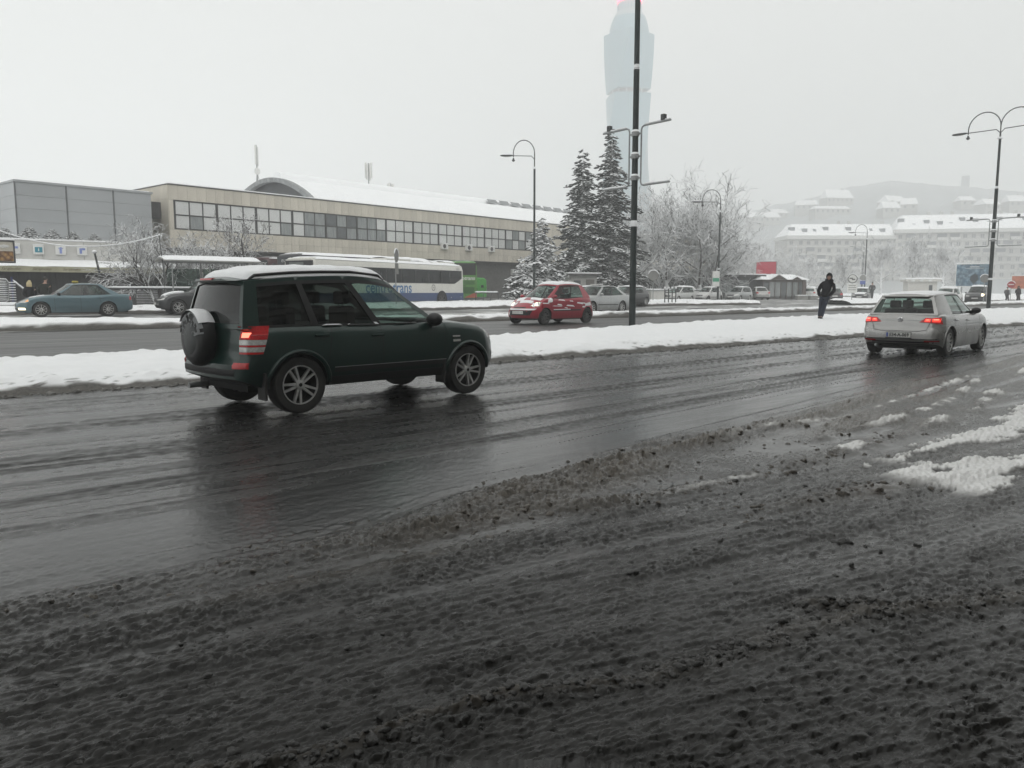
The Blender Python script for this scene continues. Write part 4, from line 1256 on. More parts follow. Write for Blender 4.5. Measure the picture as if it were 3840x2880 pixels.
MB().tube([(-1.6, .5, .22), (-2.05, .52, .24)], .03, 10).build('exhaust_pipe', M['steel'], c.root, 60)

# ---------------------------------------------------------------- small red hatchback, oncoming
pt = mat('red_paint', (.33, .012, .03), .32, metal=.1, var=.06, vscale=2, coat=.6, dirt=((.24, .12, .12), .5, .30))
yaw = PI + R_(6)
near = np.array([18.65, 21.1]); d_ = np.array([math.cos(yaw), math.sin(yaw)]); n_ = np.array([-d_[1], d_[0]])
ctr = near - d_ * 1.10 - n_ * .74
c = Car('small_car', 'small red hatchback with snow smears and lit headlights in the far lane', (*ctr, ztf(21.8) + .016), yaw, MINI, pt)
c.roof_snow(.075, .01, .97, .95, 7)
for sg in (1, -1):
    c.decal('headlight', 'front', [(sg * .40, .66), (sg * .70, .655), (sg * .72, .80), (sg * .52, .80)], M['lens_clear'], .010, 9, 6, bulge=.015)
    c.decal('lit_bulb', 'front', [(sg * .46, .67), (sg * .66, .67), (sg * .67, .78), (sg * .53, .78)], M['lamp_warm'], .016, 7, 5, bulge=.01)
    sd = 'left' if sg > 0 else 'right'
    c.line('side_moulding', sd, [(-.80, .50), (.72, .50)], .045, M['black'], .012)
    c.line('moulding_snow', sd, [(-.20, .53), (.72, .53)], .03, M['snow_car'], .020)
    c.line('ledge_snow', sd, [(-1.10, .985), (.10, .945), (.66, .945)], .028, M['snow_car'], .018)
    for k in range(10):
        x = random.uniform(-1.4, 1.2); z = random.uniform(.56, .88); l = random.uniform(.08, .28); hgt = random.uniform(.015, .05)
        if abs(x - MINI['fw']) < .33 and z < .66: z += .18
        c.decal('snow_smear', sd, [(x - l, z - hgt), (x + l, z), (x + l * .7, z + hgt), (x - l * .6, z + hgt * .6)], M['snow_car'], .004, 7, 3)
    c.decal('fender_snow', sd, [(.75, .80), (1.0, .77), (.92, .93), (.70, .95)], M['snow_car'], .012, 6, 5, bulge=.01)
    c.decal('arch_snow', sd, [(-1.45, .66), (-1.05, .64), (-1.1, .74), (-1.40, .78)], M['snow_car'], .008, 7, 4)
for x0, x1, y0, y1 in ((1.02, 1.30, -.60, -.15), (1.05, 1.22, .05, .62), (1.28, 1.44, -.28, .38), (1.38, 1.54, -.55, -.30), (1.36, 1.50, .40, .58)):
    c.decal('bonnet_snow', 'top', [(x0, y0), (x1, y0 + .1), (x1 - .03, y1), (x0, y1)], M['snow_car'], .010, 8, 8, bulge=.02)
c.decal('grille_mouth', 'front', [(-.48, .33), (.48, .33), (.56, .50), (-.56, .50)], M['black'], .008, 11, 4)
c.decal('bumper_snow', 'front', [(-.60, .515), (.60, .515), (.66, .57), (-.66, .57)], M['snow_car'], .012, 13, 3, bulge=.01)
c.decal('upper_grille', 'front', [(-.30, .585), (.30, .585), (.30, .625), (-.30, .625)], M['black'], .006, 9, 3)
c.plate('front', 0, .43)
shutlines(c, [(.80, .84), (-.32, -.28), (-1.05, -.98)], .26, .93)
c.handle(-.16, .80); c.handle(-.92, .84)
c.mirror(.62, .98, pt, (.075, .10, .065), .09)
c.decal('wiper', 'top', [(.90, .02), (1.04, .0), (1.05, .50), (.93, .46)], M['black'], .016, 3, 8)
for sg in (1, -1): c.decal('tail_light', 'rear', [(sg * .5, .75), (sg * .74, .75), (sg * .74, .95), (sg * .56, .95)], M['lens_red'], .01, 6, 4)

# ---------------------------------------------------------------- blue-grey taxi
pt = paint('blue_grey_paint', (.10, .165, .19), metal=.3, rough=.30, dirt=(.09, .095, .095), da=.45, dh=.4)
yaw = PI - R_(5)
c = Car('taxi', 'blue-grey saloon taxi with yellow roof sign parked by the bus station', (7.12, 39.62, ztf(39.5) + .03), yaw, SEDAN, pt)
for sg in (1, -1):
    sd = 'left' if sg > 0 else 'right'
    c.decal('headlight', 'front', [(sg * .42, .64), (sg * .84, .60), (sg * .84, .76), (sg * .50, .76)], M['lens_clear'], .010, 9, 5, bulge=.01)
    c.decal('headlight', sd, [(1.80, .66), (2.10, .60), (2.10, .74), (1.80, .755)], M['lens_clear'], .010, 7, 4)
    c.decal('indicator', sd, [(1.82, .675), (1.96, .655), (1.96, .735), (1.82, .745)], M['amber'], .015, 4, 3)
    c.decal('fog_lamp', 'front', [(sg * .56, .31), (sg * .78, .31), (sg * .78, .40), (sg * .56, .40)], M['lamp_warm'], .012, 5, 4)
    c.decal('fog_lamp', sd, [(1.98, .315), (2.12, .315), (2.12, .395), (1.98, .395)], M['lamp_warm'], .012, 4, 3)
    c.decal('tail_light', sd, [(-2.22, .72), (-2.08, .72), (-2.10, .93), (-2.20, .93)], M['lens_red'], .010, 4, 5)
    c.line('side_moulding', sd, [(-.80, .47), (.98, .47)], .05, pt, .014)
c.decal('grille', 'front', [(-.38, .60), (.38, .60), (.34, .74), (-.34, .74)], M['black'], .012, 9, 4)
c.decal('air_intake', 'front', [(-.5, .30), (.5, .30), (.46, .40), (-.46, .40)], M['black'], .008, 9, 3)
c.plate('front', 0, .50)
shutlines(c, [(.84, .86), (-.16, -.13), (-1.02, -.86)], .24, .93)
c.handle(-.02, .80); c.handle(-.98, .82)
c.mirror(.66, .97, M['black'], (.08, .10, .07), .09)
ts = MB().box(-.16, .08, -.09, .17, 1.475, 1.56, 0, .03).build('taxi_sign', mat('taxi_yellow', (.55, .45, .08), .5, var=.3, vscale=12), c.root, 40)
text('TAXI', .07, M['ink'], ts, (-.04, .1725, 1.515), (PI / 2, 0, PI), ext=.001)
c.decal('bonnet_snow', 'top', [(1.2, -.5), (1.75, -.45), (1.75, .45), (1.2, .5)], M['snow_car'], .006, 8, 8)

def plain_car(name, label, loc, yaw, S, pt, roof=.0, lit=None, group=None, bonnet=False, rim=None, sedan_tail=True, plate=True, smear=0):
    S = dict(S)
    c = Car(name, label, (loc[0], loc[1], ztf(loc[1]) + .03 + (loc[2] if len(loc) > 2 else 0)), yaw, S, pt, detail=1, group=group)
    xf = S['L'] / 2; k = S['R'] / .318
    headlights(c, M[lit or 'lens_clear'], .60, .66 * k, .30, .15)
    c.decal('grille', 'front', [(-.36, .60 * k), (.36, .60 * k), (.36, .73 * k), (-.36, .73 * k)], M['black'], .010, 8, 4)
    c.decal('air_intake', 'front', [(-.55, .30 * k), (.55, .30 * k), (.50, .42 * k), (-.50, .42 * k)], M['black'], .008, 8, 3)
    for sg in (1, -1):
        sd = 'left' if sg > 0 else 'right'
        c.decal('tail_light', 'rear', [(sg * .52, .72 * k), (sg * .82, .72 * k), (sg * .82, .90 * k), (sg * .56, .90 * k)], M['lens_red'], .010, 6, 4)
        c.line('side_moulding', sd, [(S['rw'] + .42, .47 * k), (S['fw'] - .42, .47 * k)], .04, M['black'], .012)
    if plate:
        c.plate('front', 0, .48 * k); c.plate('rear', 0, .60 * k)
    shutlines(c, [(.84, .86), (-.16, -.13)], S['sill'] + .06, .90 * k)
    c.handle(-.02, .80 * k)
    c.mirror(.64, .97 * k ** .5, pt, (.08, .10, .07), .09)
    if roof: c.roof_snow(roof, .02, .98, .95, int(loc[0]))
    if bonnet:
        c.decal('bonnet_snow', 'top', [(S['xf0'] + .22, -.62), (xf - .35, -.5), (xf - .35, .5), (S['xf0'] + .22, .62)], M['snow_car'], .05, 12, 12, bulge=.02)
    return c
P_silver = paint('silver_grey_paint', (.42, .43, .43), .5)
P_dark = paint('dark_grey_paint', (.03, .032, .034), .3)
P_black = paint('black_paint', (.012, .013, .014), .2)
P_white = paint('white_car_paint', (.62, .62, .61), .05)
P_pale = paint('pale_silver_paint', (.50, .50, .49), .4)
c = plain_car('off_road_car', 'dark grey car with snow on its bonnet behind the taxi', (12.85, 39.7), PI - R_(6), BIGSUV, P_dark, .05, bonnet=True)
for sg in (1, -1): c.decal('headlight_rim', 'front', [(sg * .48, .83), (sg * .82, .83), (sg * .82, .86), (sg * .5, .87)], M['lens_clear'], .02, 6, 3)
c = plain_car('saloon_car', 'silver saloon parked behind the small red car', (29.35, 29.2), PI + R_(8), dict(SEDAN, W=1.73), P_silver, 0)
MB().box(-.22, .10, -.30, .30, 1.47, 1.51, 0, .015).build('roof_sign', M['white_paint'], c.root)
plain_car('hatchback', 'dark grey hatchback with snowy roof behind the silver saloon', (37.6, 38.3), PI + R_(14), HATCH, P_dark, .06)
plain_car('hatchback', 'black car partly hidden by the dark banner pole', (43.6, 40.2, .05), PI + R_(10), HATCH, P_black, .05, smear=1)
plain_car('estate_car', 'pale silver estate car parked in front of the snowy trees', (58.3, 47.3), PI + R_(10), WAGON, P_pale, .02)
plain_car('small_car', 'small white car parked beside the lamp post', (66.9, 50.4), PI + R_(6), CITY, P_white, .03)
plain_car('saloon_car', 'snow-covered car behind the small white car', (66.0, 53.2), PI + R_(3), HATCH, P_white, .12, bonnet=True)
plain_car('estate_car', 'silver estate car with roof bars near the red billboard', (71.0, 49.6), PI + R_(12), WAGON, P_silver, .05)
plain_car('saloon_car', 'silver saloon seen from behind near the pavilion', (81.6, 54.2), R_(47), SEDAN, P_pale, .05)
plain_car('hatchback', 'car buried in snow beside the pavilion', (95.5, 55.5), R_(20), HATCH, P_white, .14, bonnet=True)
plain_car('hatchback', 'dark car behind the hooded person driving away', (79.5, 44.0), R_(40), HATCH, P_dark, .02)
plain_car('hatchback', 'snow-covered car beside a lone standing figure', (86.5, 44.2), PI + R_(20), HATCH, P_dark, .12, bonnet=True)
c = plain_car('off_road_car', 'dark off-road car with one glaring headlight by the right lamp post', (82.2, 30.6), PI + R_(14), dict(BIGSUV, W=1.85), P_dark, .09)
c.decal('lit_bulb', 'front', [(.50, .76), (.72, .76), (.72, .92), (.50, .92)], M['lamp_hot'], .03, 6, 5, bulge=.02)
plain_car('hatchback', 'white car half buried in snow beyond the silver hatchback', (72.0, 29.3), PI + R_(8), HATCH, P_white, .14, bonnet=True)
plain_car('small_car', 'snow-covered pale car parked under the blue billboard', (98.5, 39.5), PI + R_(30), CITY, P_pale, .12, bonnet=True)

# ---------------------------------------------------------------- buses and coaches
def coach(name, label, loc, yaw, L, W, H, upper, lower, skirt_z, beltz, roofz, rear=False):
    """boxy bus body with rounded roof; front +x; returns root"""
    root = thing(name, label, 'bus', (loc[0], loc[1], ztf(loc[1]) + .03), yaw)
    hw = W / 2
    prof = [(-hw + .04, .32), (-hw, .45), (-hw, beltz), (-hw + .02, roofz), (-hw + .10, H - .16), (-hw + .28, H - .03), (0, H), (hw - .28, H - .03), (hw - .10, H - .16), (hw - .02, roofz), (hw, beltz), (hw, .45), (hw - .04, .32)]
    n = len(prof)
    xs_ = [-L / 2, -L / 2 + .04, -L / 2 + .14] + list(np.linspace(-L / 2 + .5, L / 2 - .5, 12)) + [L / 2 - .2, L / 2 - .08, L / 2]
    V = []; F_ = []; mi = []
    for x in xs_:
        k = .90 if abs(abs(x) - L / 2) < .001 else (.965 if abs(abs(x) - L / 2) < .09 else 1.0)
        for y, z in prof:
            V.append((x, y * (1 - (1 - k) * .6), .32 + (z - .32) * (1 - (1 - k) * .35)))
    for i in range(len(xs_) - 1):
        for j in range(n - 1):
            F_.append((i * n + j, (i + 1) * n + j, (i + 1) * n + j + 1, i * n + j + 1)); mi.append(0)
        F_.append((i * n + n - 1, (i + 1) * n + n - 1, (i + 1) * n, i * n)); mi.append(1)
    F_.append(tuple(range(n - 1, -1, -1))); mi.append(0); F_.append(tuple((len(xs_) - 1) * n + j for j in range(n))); mi.append(0)
    mb = MB(); mb.v = V; mb.f = F_; mb.m = mi
    mb.build('body', [upper, M['under']], root, 35)
    if lower is not None:
        for sg in (1, -1):
            MB().box(-L / 2 + .03, L / 2 - .03, sg * hw - .004 if sg > 0 else -hw - .006, hw + .006 if sg > 0 else -hw + .004, .40, skirt_z).build('skirt_panel', lower, root)
    return root, hw
P_bw = mat('bus_white', (.66, .65, .60), .35, var=.06, vscale=1.5, coat=.3, dirt=((.25, .235, .20), .55, .55))
P_bb = mat('bus_blue', (.035, .065, .16), .4, var=.1, vscale=2, dirt=((.12, .12, .125), .5, .55))
P_green = mat('coach_green', (.095, .27, .055), .4, var=.08, coat=.3)
P_gd = mat('coach_dark', (.035, .035, .04), .3, var=.1, coat=.4)

yaw = R_(21.2) + PI
ctr = ((19.43 + 33.49) / 2 - math.sin(R_(21.2)) * 1.25, (41.29 + 46.73) / 2 + math.cos(R_(21.2)) * 1.25)
BL = 15.0
root, hw = coach('city_bus', 'white city bus with blue skirt and dark window band in the station yard', ctr, yaw, BL, 2.5, 2.98, P_bw, P_bb, .95, 1.75, 2.55)
for sg in (1, -1):
    y = sg * (hw + .004)
    # the band climbs at the rear corner as on the real bus
    pl = [(-BL / 2 + .25, 1.95), (-BL / 2 + 1.15, 1.58), (BL / 2 - .1, 1.58), (BL / 2 - .1, 2.50), (-BL / 2 + .25, 2.50)]
    wb = MB().prism(pl, y - .003, y + .003, 'xz').build('window_band', M['black'], root)
    ed = [-BL / 2 + .35, -BL / 2 + 1.75, -BL / 2 + 2.75, -BL / 2 + 4.25, -BL / 2 + 5.75, -BL / 2 + 7.3, -BL / 2 + 8.8, -BL / 2 + 10.3, -BL / 2 + 11.8, -BL / 2 + 13.3, BL / 2 - .2]
    for a, b in zip(ed[:-1], ed[1:]):
        MB().box(a + .05, b - .05, y + sg * .004 - .002, y + sg * .004 + .004, 1.64 + (.34 if a < -BL / 2 + .5 else 0), 2.44).build('window', mat('bus_pane', (.016, .018, .019), .08, var=.6, vscale=.9, spec=.4) if 'bus_pane' not in bpy.data.materials else bpy.data.materials['bus_pane'], root)
    MB().box(-BL / 2 + .1, -BL / 2 + 1.0, y - .002, y + .004 * sg + .002, .98, 1.30).build('engine_flap', P_bw, root)
    for k in range(9):
        MB().box(-BL / 2 + .5, -BL / 2 + .95, y - .004, y + .006, 2.56 + k * .018, 2.565 + k * .018).build('vent_slat', M['steel'], root)
    for xw in (-BL / 2 + 2.75, BL / 2 - 2.7):
        tm, rm = wheel_meshes(.48, .28, 'six', M['alloy_dark'])
        a_ = bpy.data.objects.new('wheel', tm); a_.location = (xw, sg * (hw - .12), .48); a_.rotation_euler = (0, .3, 0 if sg > 0 else PI); link(a_, root)
        link(bpy.data.objects.new('rim', rm), a_)
        arc = [(xw + .62 * math.cos(t), .48 + .62 * math.sin(t)) for t in np.linspace(-.25, PI + .25, 20)]
        MB().prism(arc, y - .003, y + .008 * 1, 'xz').build('wheel_arch', M['under'], root)
        a_.location.y = sg * (hw - .08)
    text('centrotrans', .98, mat('logo_blue', (.03, .13, .30), .5, var=.1) if 'logo_blue' not in bpy.data.materials else bpy.data.materials['logo_blue'], root, (-BL / 2 + 8.5, y + sg * .004, 1.26), (PI / 2, 0, PI if sg > 0 else 0), ext=.002, bold=.012)
    MB().lathe([(.17, 0), (.19, .006), (.21, 0)], 24, 'y', (-BL / 2 + 3.75, y + sg * .002, 1.30)).build('round_emblem', M['ink'], root)
    text('100', .13, M['ink'], root, (-BL / 2 + 3.75, y + sg * .006, 1.30), (PI / 2, 0, PI if sg > 0 else 0), ext=.001)
    MB().ball((-BL / 2 + 1.6, y, .62), .03).ball((-BL / 2 + .35, y, .66), .03).build('marker_lamp', M['white_paint'], root)
MB().box(BL / 2 - .01, BL / 2 + .02, -1.12, 1.12, .95, 2.35, 0, .01).build('windscreen', M['glass_dark'], root)
MB().box(BL / 2 - .06, BL / 2 + .03, -1.05, 1.05, 2.36, 2.78, 0, .02).build('destination_display', M['black'], root)
MB().box(BL / 2 + .03, BL / 2 + .035, -.75, .35, 2.45, 2.68).build('display_glass', mat('display_grey', (.16, .18, .17), .3, var=.1), root)
MB().box(-BL / 2 - .02, -BL / 2 + .03, -1.0, 1.0, 1.7, 2.5, 0, .01).build('rear_window', M['glass_dark'], root)
for sg in (1, -1): MB().box(BL / 2 + .02, BL / 2 + .30, sg * 1.32 - .09, sg * 1.32 + .09, 2.0, 2.45, 0, .04).tube([(BL / 2 - .1, sg * 1.15, 2.5), (BL / 2 + .15, sg * 1.32, 2.45)], .02).build('mirror', M['black'], root, 40)
def roof_blanket(root, x0, x1, hw, z, th, seed, nu=60, nv=14, name='roof_snow'):
    u = np.linspace(x0, x1, nu); v = np.linspace(-1, 1, nv)
    U, Vv = np.meshgrid(u, v, indexing='ij')
    e = np.sqrt(np.clip((1 - np.abs(np.linspace(-1, 1, nu)) ** 14)[:, None] * (1 - np.abs(v) ** 8)[None], 0, 1))
    zz = z - .10 * np.abs(Vv) ** 3 + th * e * (1 + .35 * fbm(U * 1.2, Vv * 2, seed, 4))
    return mesh_np(name, np.stack([U, Vv * hw, zz], -1).reshape(-1, 3), grid_faces(nu, nv), M['snow_car'], root, smooth=60)
roof_blanket(root, -BL / 2 + .1, BL / 2 - .1, 1.16, 2.95, .10, 5)
for a, b, zz in ((-BL / 2 + .3, -BL / 2 + 1.5, .16), (-BL / 2 + 5.5, -BL / 2 + 8.0, .20), (-BL / 2 + 2.3, -BL / 2 + 3.0, .10), (-BL / 2 + 3.4, -BL / 2 + 4.1, .10)):
    p_ = MB().box(a, b, -.7, .7, 2.9, 2.98 + zz, 0, .05).build('roof_unit', P_bw, root)
    roof_blanket(p_, a - .02, b + .02, .74, 2.99 + zz + .04, .06, int(a * 3) + 40, 16, 8)

# coaches behind: one with a maroon roof, one in grey
root, hw = coach('coach', 'grey coach with tall dark windscreen behind the city bus', (27.2, 50.5), R_(16) + PI, 12.6, 2.5, 3.42, P_gd, None, .9, 1.6, 2.9)
MB().box(6.28, 6.33, -1.14, 1.14, 1.0, 3.22, 0, .02).build('windscreen', mat('coach_screen', (.05, .055, .06), .12, var=.2), root)
text('eurolines', .42, mat('letter_grey', (.5, .5, .5), .5), root, (6.345, 0.05, 2.98), (PI / 2, 0, PI / 2), ext=.002, shear=.2)
roof_blanket(root, -6.2, 6.15, 1.15, 3.40, .12, 9)
for sg in (1, -1): MB().box(6.3, 6.55, sg * 1.3 - .12, sg * 1.3 + .12, 2.3, 2.8, 0, .05).build('mirror', M['black'], root, 40)
root, hw = coach('coach', 'coach with maroon roof and white lettering left of the grey coach', (27.0, 55.6), R_(14) + PI, 12.0, 2.5, 3.30, mat('maroon_paint', (.06, .022, .024), .4), None, .9, 1.6, 2.9)
MB().box(5.98, 6.03, -1.14, 1.14, 1.0, 3.05, 0, .02).build('windscreen', bpy.data.materials['coach_screen'], root)
text('MY COMEDY', .36, M['white_paint'], root, (6.045, 0, 2.78), (PI / 2, 0, PI / 2), ext=.002, shear=.25)
text('tour', .26, M['white_paint'], root, (6.045, 0, 2.48), (PI / 2, 0, PI / 2), ext=.002, shear=.25)
roof_blanket(root, -5.9, 5.85, 1.15, 3.28, .05, 19)

# green coach seen from the rear, nose away from us
gy = R_(62)
root, hw = coach('coach', 'bright green coach seen from behind with white lettering and louvres', (41.55, 59.35), gy, 10.5, 2.5, 3.45, P_green, None, .9, 1.6, 2.9)
x = -5.25
MB().box(x - .03, x + .02, -1.12, 1.12, 2.25, 3.25, 0, .01).build('rear_window', M['black'], root)
text('centrotrans', .44, M['white_paint'], root, (x - .035, 0.0, 1.98), (PI / 2, 0, -PI / 2), ext=.002, shear=.15, bold=.008)
for z0, z1, y0, y1 in ((1.45, 1.75, -1.0, -.1), (1.45, 1.75, .1, 1.0), (.70, 1.25, -1.0, .1)):
    lv = MB().box(x - .012, x + .01, y0, y1, z0, z1).build('louvre', mat('louvre_green', (.03, .10, .03), .6, var=.3) if 'louvre_green' not in bpy.data.materials else bpy.data.materials['louvre_green'], root)
    for k in range(6):
        zz = z0 + (z1 - z0) * (k + .5) / 6
        MB().box(x - .03, x - .012, y0 + .03, y1 - .03, zz - .012, zz + .012).build('slat', P_green, lv)
MB().box(x - .02, x, -.25, .25, 1.32, 1.37).build('handle_strip', M['ink'], root)
MB().prism([(-1.2, .35), (-1.2, .85), (-.2, .40), (-.2, .35)], x - .02, x - .008, 'yz').build('orange_flash', mat('coach_orange', (.42, .10, .05), .5), root)
roof_blanket(root, -5.2, 5.2, 1.15, 3.42, .06, 29)
root, hw = coach('delivery_van', 'green box body standing right of the green coach', (46.1, 62.4), R_(60), 5.0, 1.6, 2.15, mat('box_green', (.07, .35, .06), .4, var=.06), None, .9, 1.4, 1.9)
MB().box(-2.53, -2.50, -.5, -.25, 1.2, 1.45).box(-2.53, -2.50, .1, .35, .9, 1.15).build('hatch', M['ink'], root)
tag(root, cat='van')

# ================================================================== BUILDINGS
M['stone_cream'] = mat('cream_stone', (.60, .56, .48), .8, var=.10, vscale=1.2, objvar=.09, bump=.1, bscale=20, stretch=(1, 1, .25))
M['joint'] = mat('stone_joint', (.17, .155, .13), .9, var=.2)
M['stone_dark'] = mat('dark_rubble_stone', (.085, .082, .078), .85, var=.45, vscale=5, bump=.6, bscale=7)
M['frame_dark'] = mat('window_frame', (.035, .035, .035), .5, var=.2)
M['pane_blind'] = mat('pane_with_blind', (.66, .67, .66), .12, var=.06, vscale=.7, spec=.7)  # white blinds, with whitish sky reflection painted into the same base colour
M['pane_mid'] = mat('pane_with_curtain', (.24, .26, .26), .10, var=.35, vscale=1.6, spec=.7, stretch=(3, 1, .4))
M['pane_dark'] = mat('dark_pane', (.06, .07, .075), .06, var=.4, vscale=1.2, spec=.8)
M['metal_panel'] = mat('grey_metal_panel', (.37, .385, .395), .45, metal=.2, var=.05, vscale=.6, objvar=.03)
M['seam'] = mat('panel_seam', (.11, .115, .12), .6)
M['kiosk_white'] = mat('kiosk_fascia', (.56, .555, .53), .6, var=.10, vscale=1.0, stretch=(1, 1, .3))
M['shop_dark'] = mat('shopfront_dark', (.045, .045, .046), .5, var=.5, vscale=1.2, stretch=(6, 1, .3))
M['snow_roof'] = mat('roof_snow_smooth', (.90, .91, .92), .7, var=.02, vscale=.6, bump=.1, bscale=3)

FA = (53.128, 69.853); FR = R_(9.9)
B = thing('bus_station', 'long cream stone bus station with ribbon windows and snowy vaulted roof', 'building', (FA[0], FA[1], 0), FR)
U0, U1, TOP = -35.47, 56.0, 9.62
core = MB()
core.box(U0 + .03, U1, .07, 16, 4.80, TOP - .06)
core.build('wall', M['joint'], B)
def panels(rows, u0, u1, wdt, parent, y0=-.02, y1=.028, m_=M['stone_cream'], name='panel'):
    n = max(1, round((u1 - u0) / wdt)); wd = (u1 - u0) / n
    for z0, z1 in rows:
        me = MB().box(.006, wd - .006, y0, y1, z0 + .006, z1 - .006).mesh(name, m_)
        for k in range(n):
            o_ = bpy.data.objects.new(name, me); o_.location = (u0 + k * wd, 0, 0); link(o_, parent)
panels([(8.45, TOP - .06)], U0, 10.4, .77, B)
panels([(4.80, 5.50), (5.50, 6.22)], U0, 10.4, .77, B)
panels([(4.80, 5.60), (5.60, 6.40), (6.40, 7.20), (7.20, 8.0), (8.0, 8.8), (8.8, TOP - .06)], 10.4, 30.0, 1.18, B)
MB().box(30.0, U1, -.02, .065, 4.8, TOP - .06).build('plain_wall', M['stone_cream'], B)
MB().box(U0 + .03, U0 + .36, -.02, .028, 6.23, 8.44).build('pier', M['stone_cream'], B)
sw = MB()
for k in range(6):
    for z0, z1 in ((4.8, 6.2), (6.2, 7.4), (7.4, 8.5), (8.5, TOP - .06)):
        MB().box(U0 - .02, U0 + .028, .03 + k * 2.6, .03 + (k + 1) * 2.6 - .012, z0 + .006, z1 - .006).build('panel', M['stone_cream'], B)
MB().box(U0 - .06, U1 + .05, -.08, 16, TOP - .06, TOP).build('roof_edge', M['frame_dark'], B)
roof_snow = MB().box(U0 + .05, U1, -.02, 15.9, TOP, TOP + .10, 0, .03).build('roof_snow', M['snow_roof'], B)
MB().box(U0 - .75, U0 - .02, 1.2, 2.6, 7.1, 8.3).build('vent_box', M['frame_dark'], B)
# ribbon of windows: 13 bays of 3 x 2 panes
bw = 3.476; z0, z1, zm = 6.26, 8.42, 7.33
for k in range(13):
    u = -35.10 + k * bw
    f = MB()
    f.box(u - .02, u + .16, -.015, .10, z0, z1).box(u + bw - .02 - .16 + .16, u + bw, -.012, .10, z0, z1)
    f.box(u + .16, u + bw - .02, -.01, .10, z0, z0 + .07).box(u + .16, u + bw - .02, -.01, .10, z1 - .07, z1).box(u + .16, u + bw - .02, -.005, .10, zm - .05, zm + .05)
    pw = (bw - .18) / 3
    for j in (1, 2): f.box(u + .16 + j * pw - .045, u + .16 + j * pw + .045, -.008, .10, z0 + .07, z1 - .07)
    wf = f.build('window', M['frame_dark'], B)
    for j in range(3):
        for r, (a, b) in enumerate(((z0 + .07, zm - .05), (zm + .05, z1 - .07))):
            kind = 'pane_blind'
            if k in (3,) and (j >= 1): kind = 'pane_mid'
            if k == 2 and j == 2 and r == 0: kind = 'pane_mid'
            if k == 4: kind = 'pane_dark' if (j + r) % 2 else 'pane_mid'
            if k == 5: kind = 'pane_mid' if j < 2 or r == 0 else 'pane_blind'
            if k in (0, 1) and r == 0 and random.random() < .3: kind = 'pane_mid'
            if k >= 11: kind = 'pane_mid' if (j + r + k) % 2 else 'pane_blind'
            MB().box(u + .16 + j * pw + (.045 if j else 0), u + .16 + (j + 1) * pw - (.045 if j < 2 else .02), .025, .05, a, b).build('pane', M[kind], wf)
# undercroft: dark rubble stone wall set back under the overhang
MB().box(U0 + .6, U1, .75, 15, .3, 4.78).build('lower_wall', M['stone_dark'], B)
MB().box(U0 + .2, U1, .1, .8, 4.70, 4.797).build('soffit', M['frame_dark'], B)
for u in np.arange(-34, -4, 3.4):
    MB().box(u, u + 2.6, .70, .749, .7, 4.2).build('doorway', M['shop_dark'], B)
def ac(parent, x, y, z, s_=1.0):
    a = MB().box(x - .42 * s_, x + .42 * s_, y - .32, y, z - .30 * s_, z + .30 * s_, 0, .02).build('air_conditioner', M['white_paint'], parent)
    MB().lathe([(.001, -.012), (.20 * s_, -.012), (.22 * s_, 0)], 18, 'y', (x - .10 * s_, y - .32, z)).build('fan', mat('fan_dark', (.05, .05, .05), .6) if 'fan_dark' not in bpy.data.materials else bpy.data.materials['fan_dark'], a)
    MB().box(x - .42 * s_, x + .42 * s_, y - .33, y, z + .30 * s_ + .001, z + .30 * s_ + .05, 0, .015).build('unit_snow', M['snow_car'], a)
for u in (-6.6, -2.95, .62): ac(B, u, -.03, 6.15)
for u in (5.4, 6.7): ac(B, u, .745, 3.7, 1.1)
# barrel vault behind the parapet
o_ = np.linspace(0, 1, 40); uu = np.linspace(-21.4, 33, 60)
def vz(t): return TOP + .2 + 2.45 * np.sin(PI * np.clip(t, 0, 1)) ** .85
Ug, Tg = np.meshgrid(uu, o_, indexing='ij')
vl = mesh_np('vault_roof', np.stack([Ug, 1.4 + 14 * Tg, vz(Tg) + .05 * fbm(Ug * .3, Tg * 6, 4, 3)], -1).reshape(-1, 3), grid_faces(60, 40), M['snow_roof'], B, smooth=180)
M['arch_stone'] = mat('arch_stone', (.26, .27, .275), .7, var=.15, objvar=.1)
for k in range(26):
    t0_, t1_ = k / 26 + .002, (k + 1) / 26 - .002
    pl = [(1.4 + 14 * t0_, vz(t0_)), (1.4 + 14 * t1_, vz(t1_)), (1.4 + 14 * t1_, max(vz(t1_) - .42, TOP)), (1.4 + 14 * t0_, max(vz(t0_) - .42, TOP))]
    MB().prism(pl, -21.75, -21.2, 'yz').build('arch_block', M['arch_stone'], vl)
MB().prism([(1.5 + 13.8 * t, max(vz(t) - .15, TOP)) for t in np.linspace(0, 1, 24)], -20.9, -20.7, 'yz').build('gable', mat('gable_dark', (.05, .055, .06), .5, var=.3), vl)
rd = MB()
V = [(u, 8.4 + .85 * math.cos(a), TOP + 2.58 + .75 * math.sin(a)) for u in (-20.6, 33) for a in np.linspace(0, PI, 14)]
rd.add(V, [(k, k + 1, 15 + k, 14 + k) for k in range(13)] + [tuple(range(13, -1, -1))])
rd.build('ridge_light', M['snow_roof'], vl, 60)
for k in range(11):
    u = 8 + k * 2.2
    MB().add([(u, 6.9, TOP + 2.68), (u + 1.7, 6.9, TOP + 2.68), (u + 1.9, 7.55, TOP + 3.22), (u + .2, 7.55, TOP + 3.22)], [(0, 1, 2, 3)]).build('skylight', mat('skylight_grey', (.22, .23, .24), .4, var=.2) if 'skylight_grey' not in bpy.data.materials else bpy.data.materials['skylight_grey'], vl)

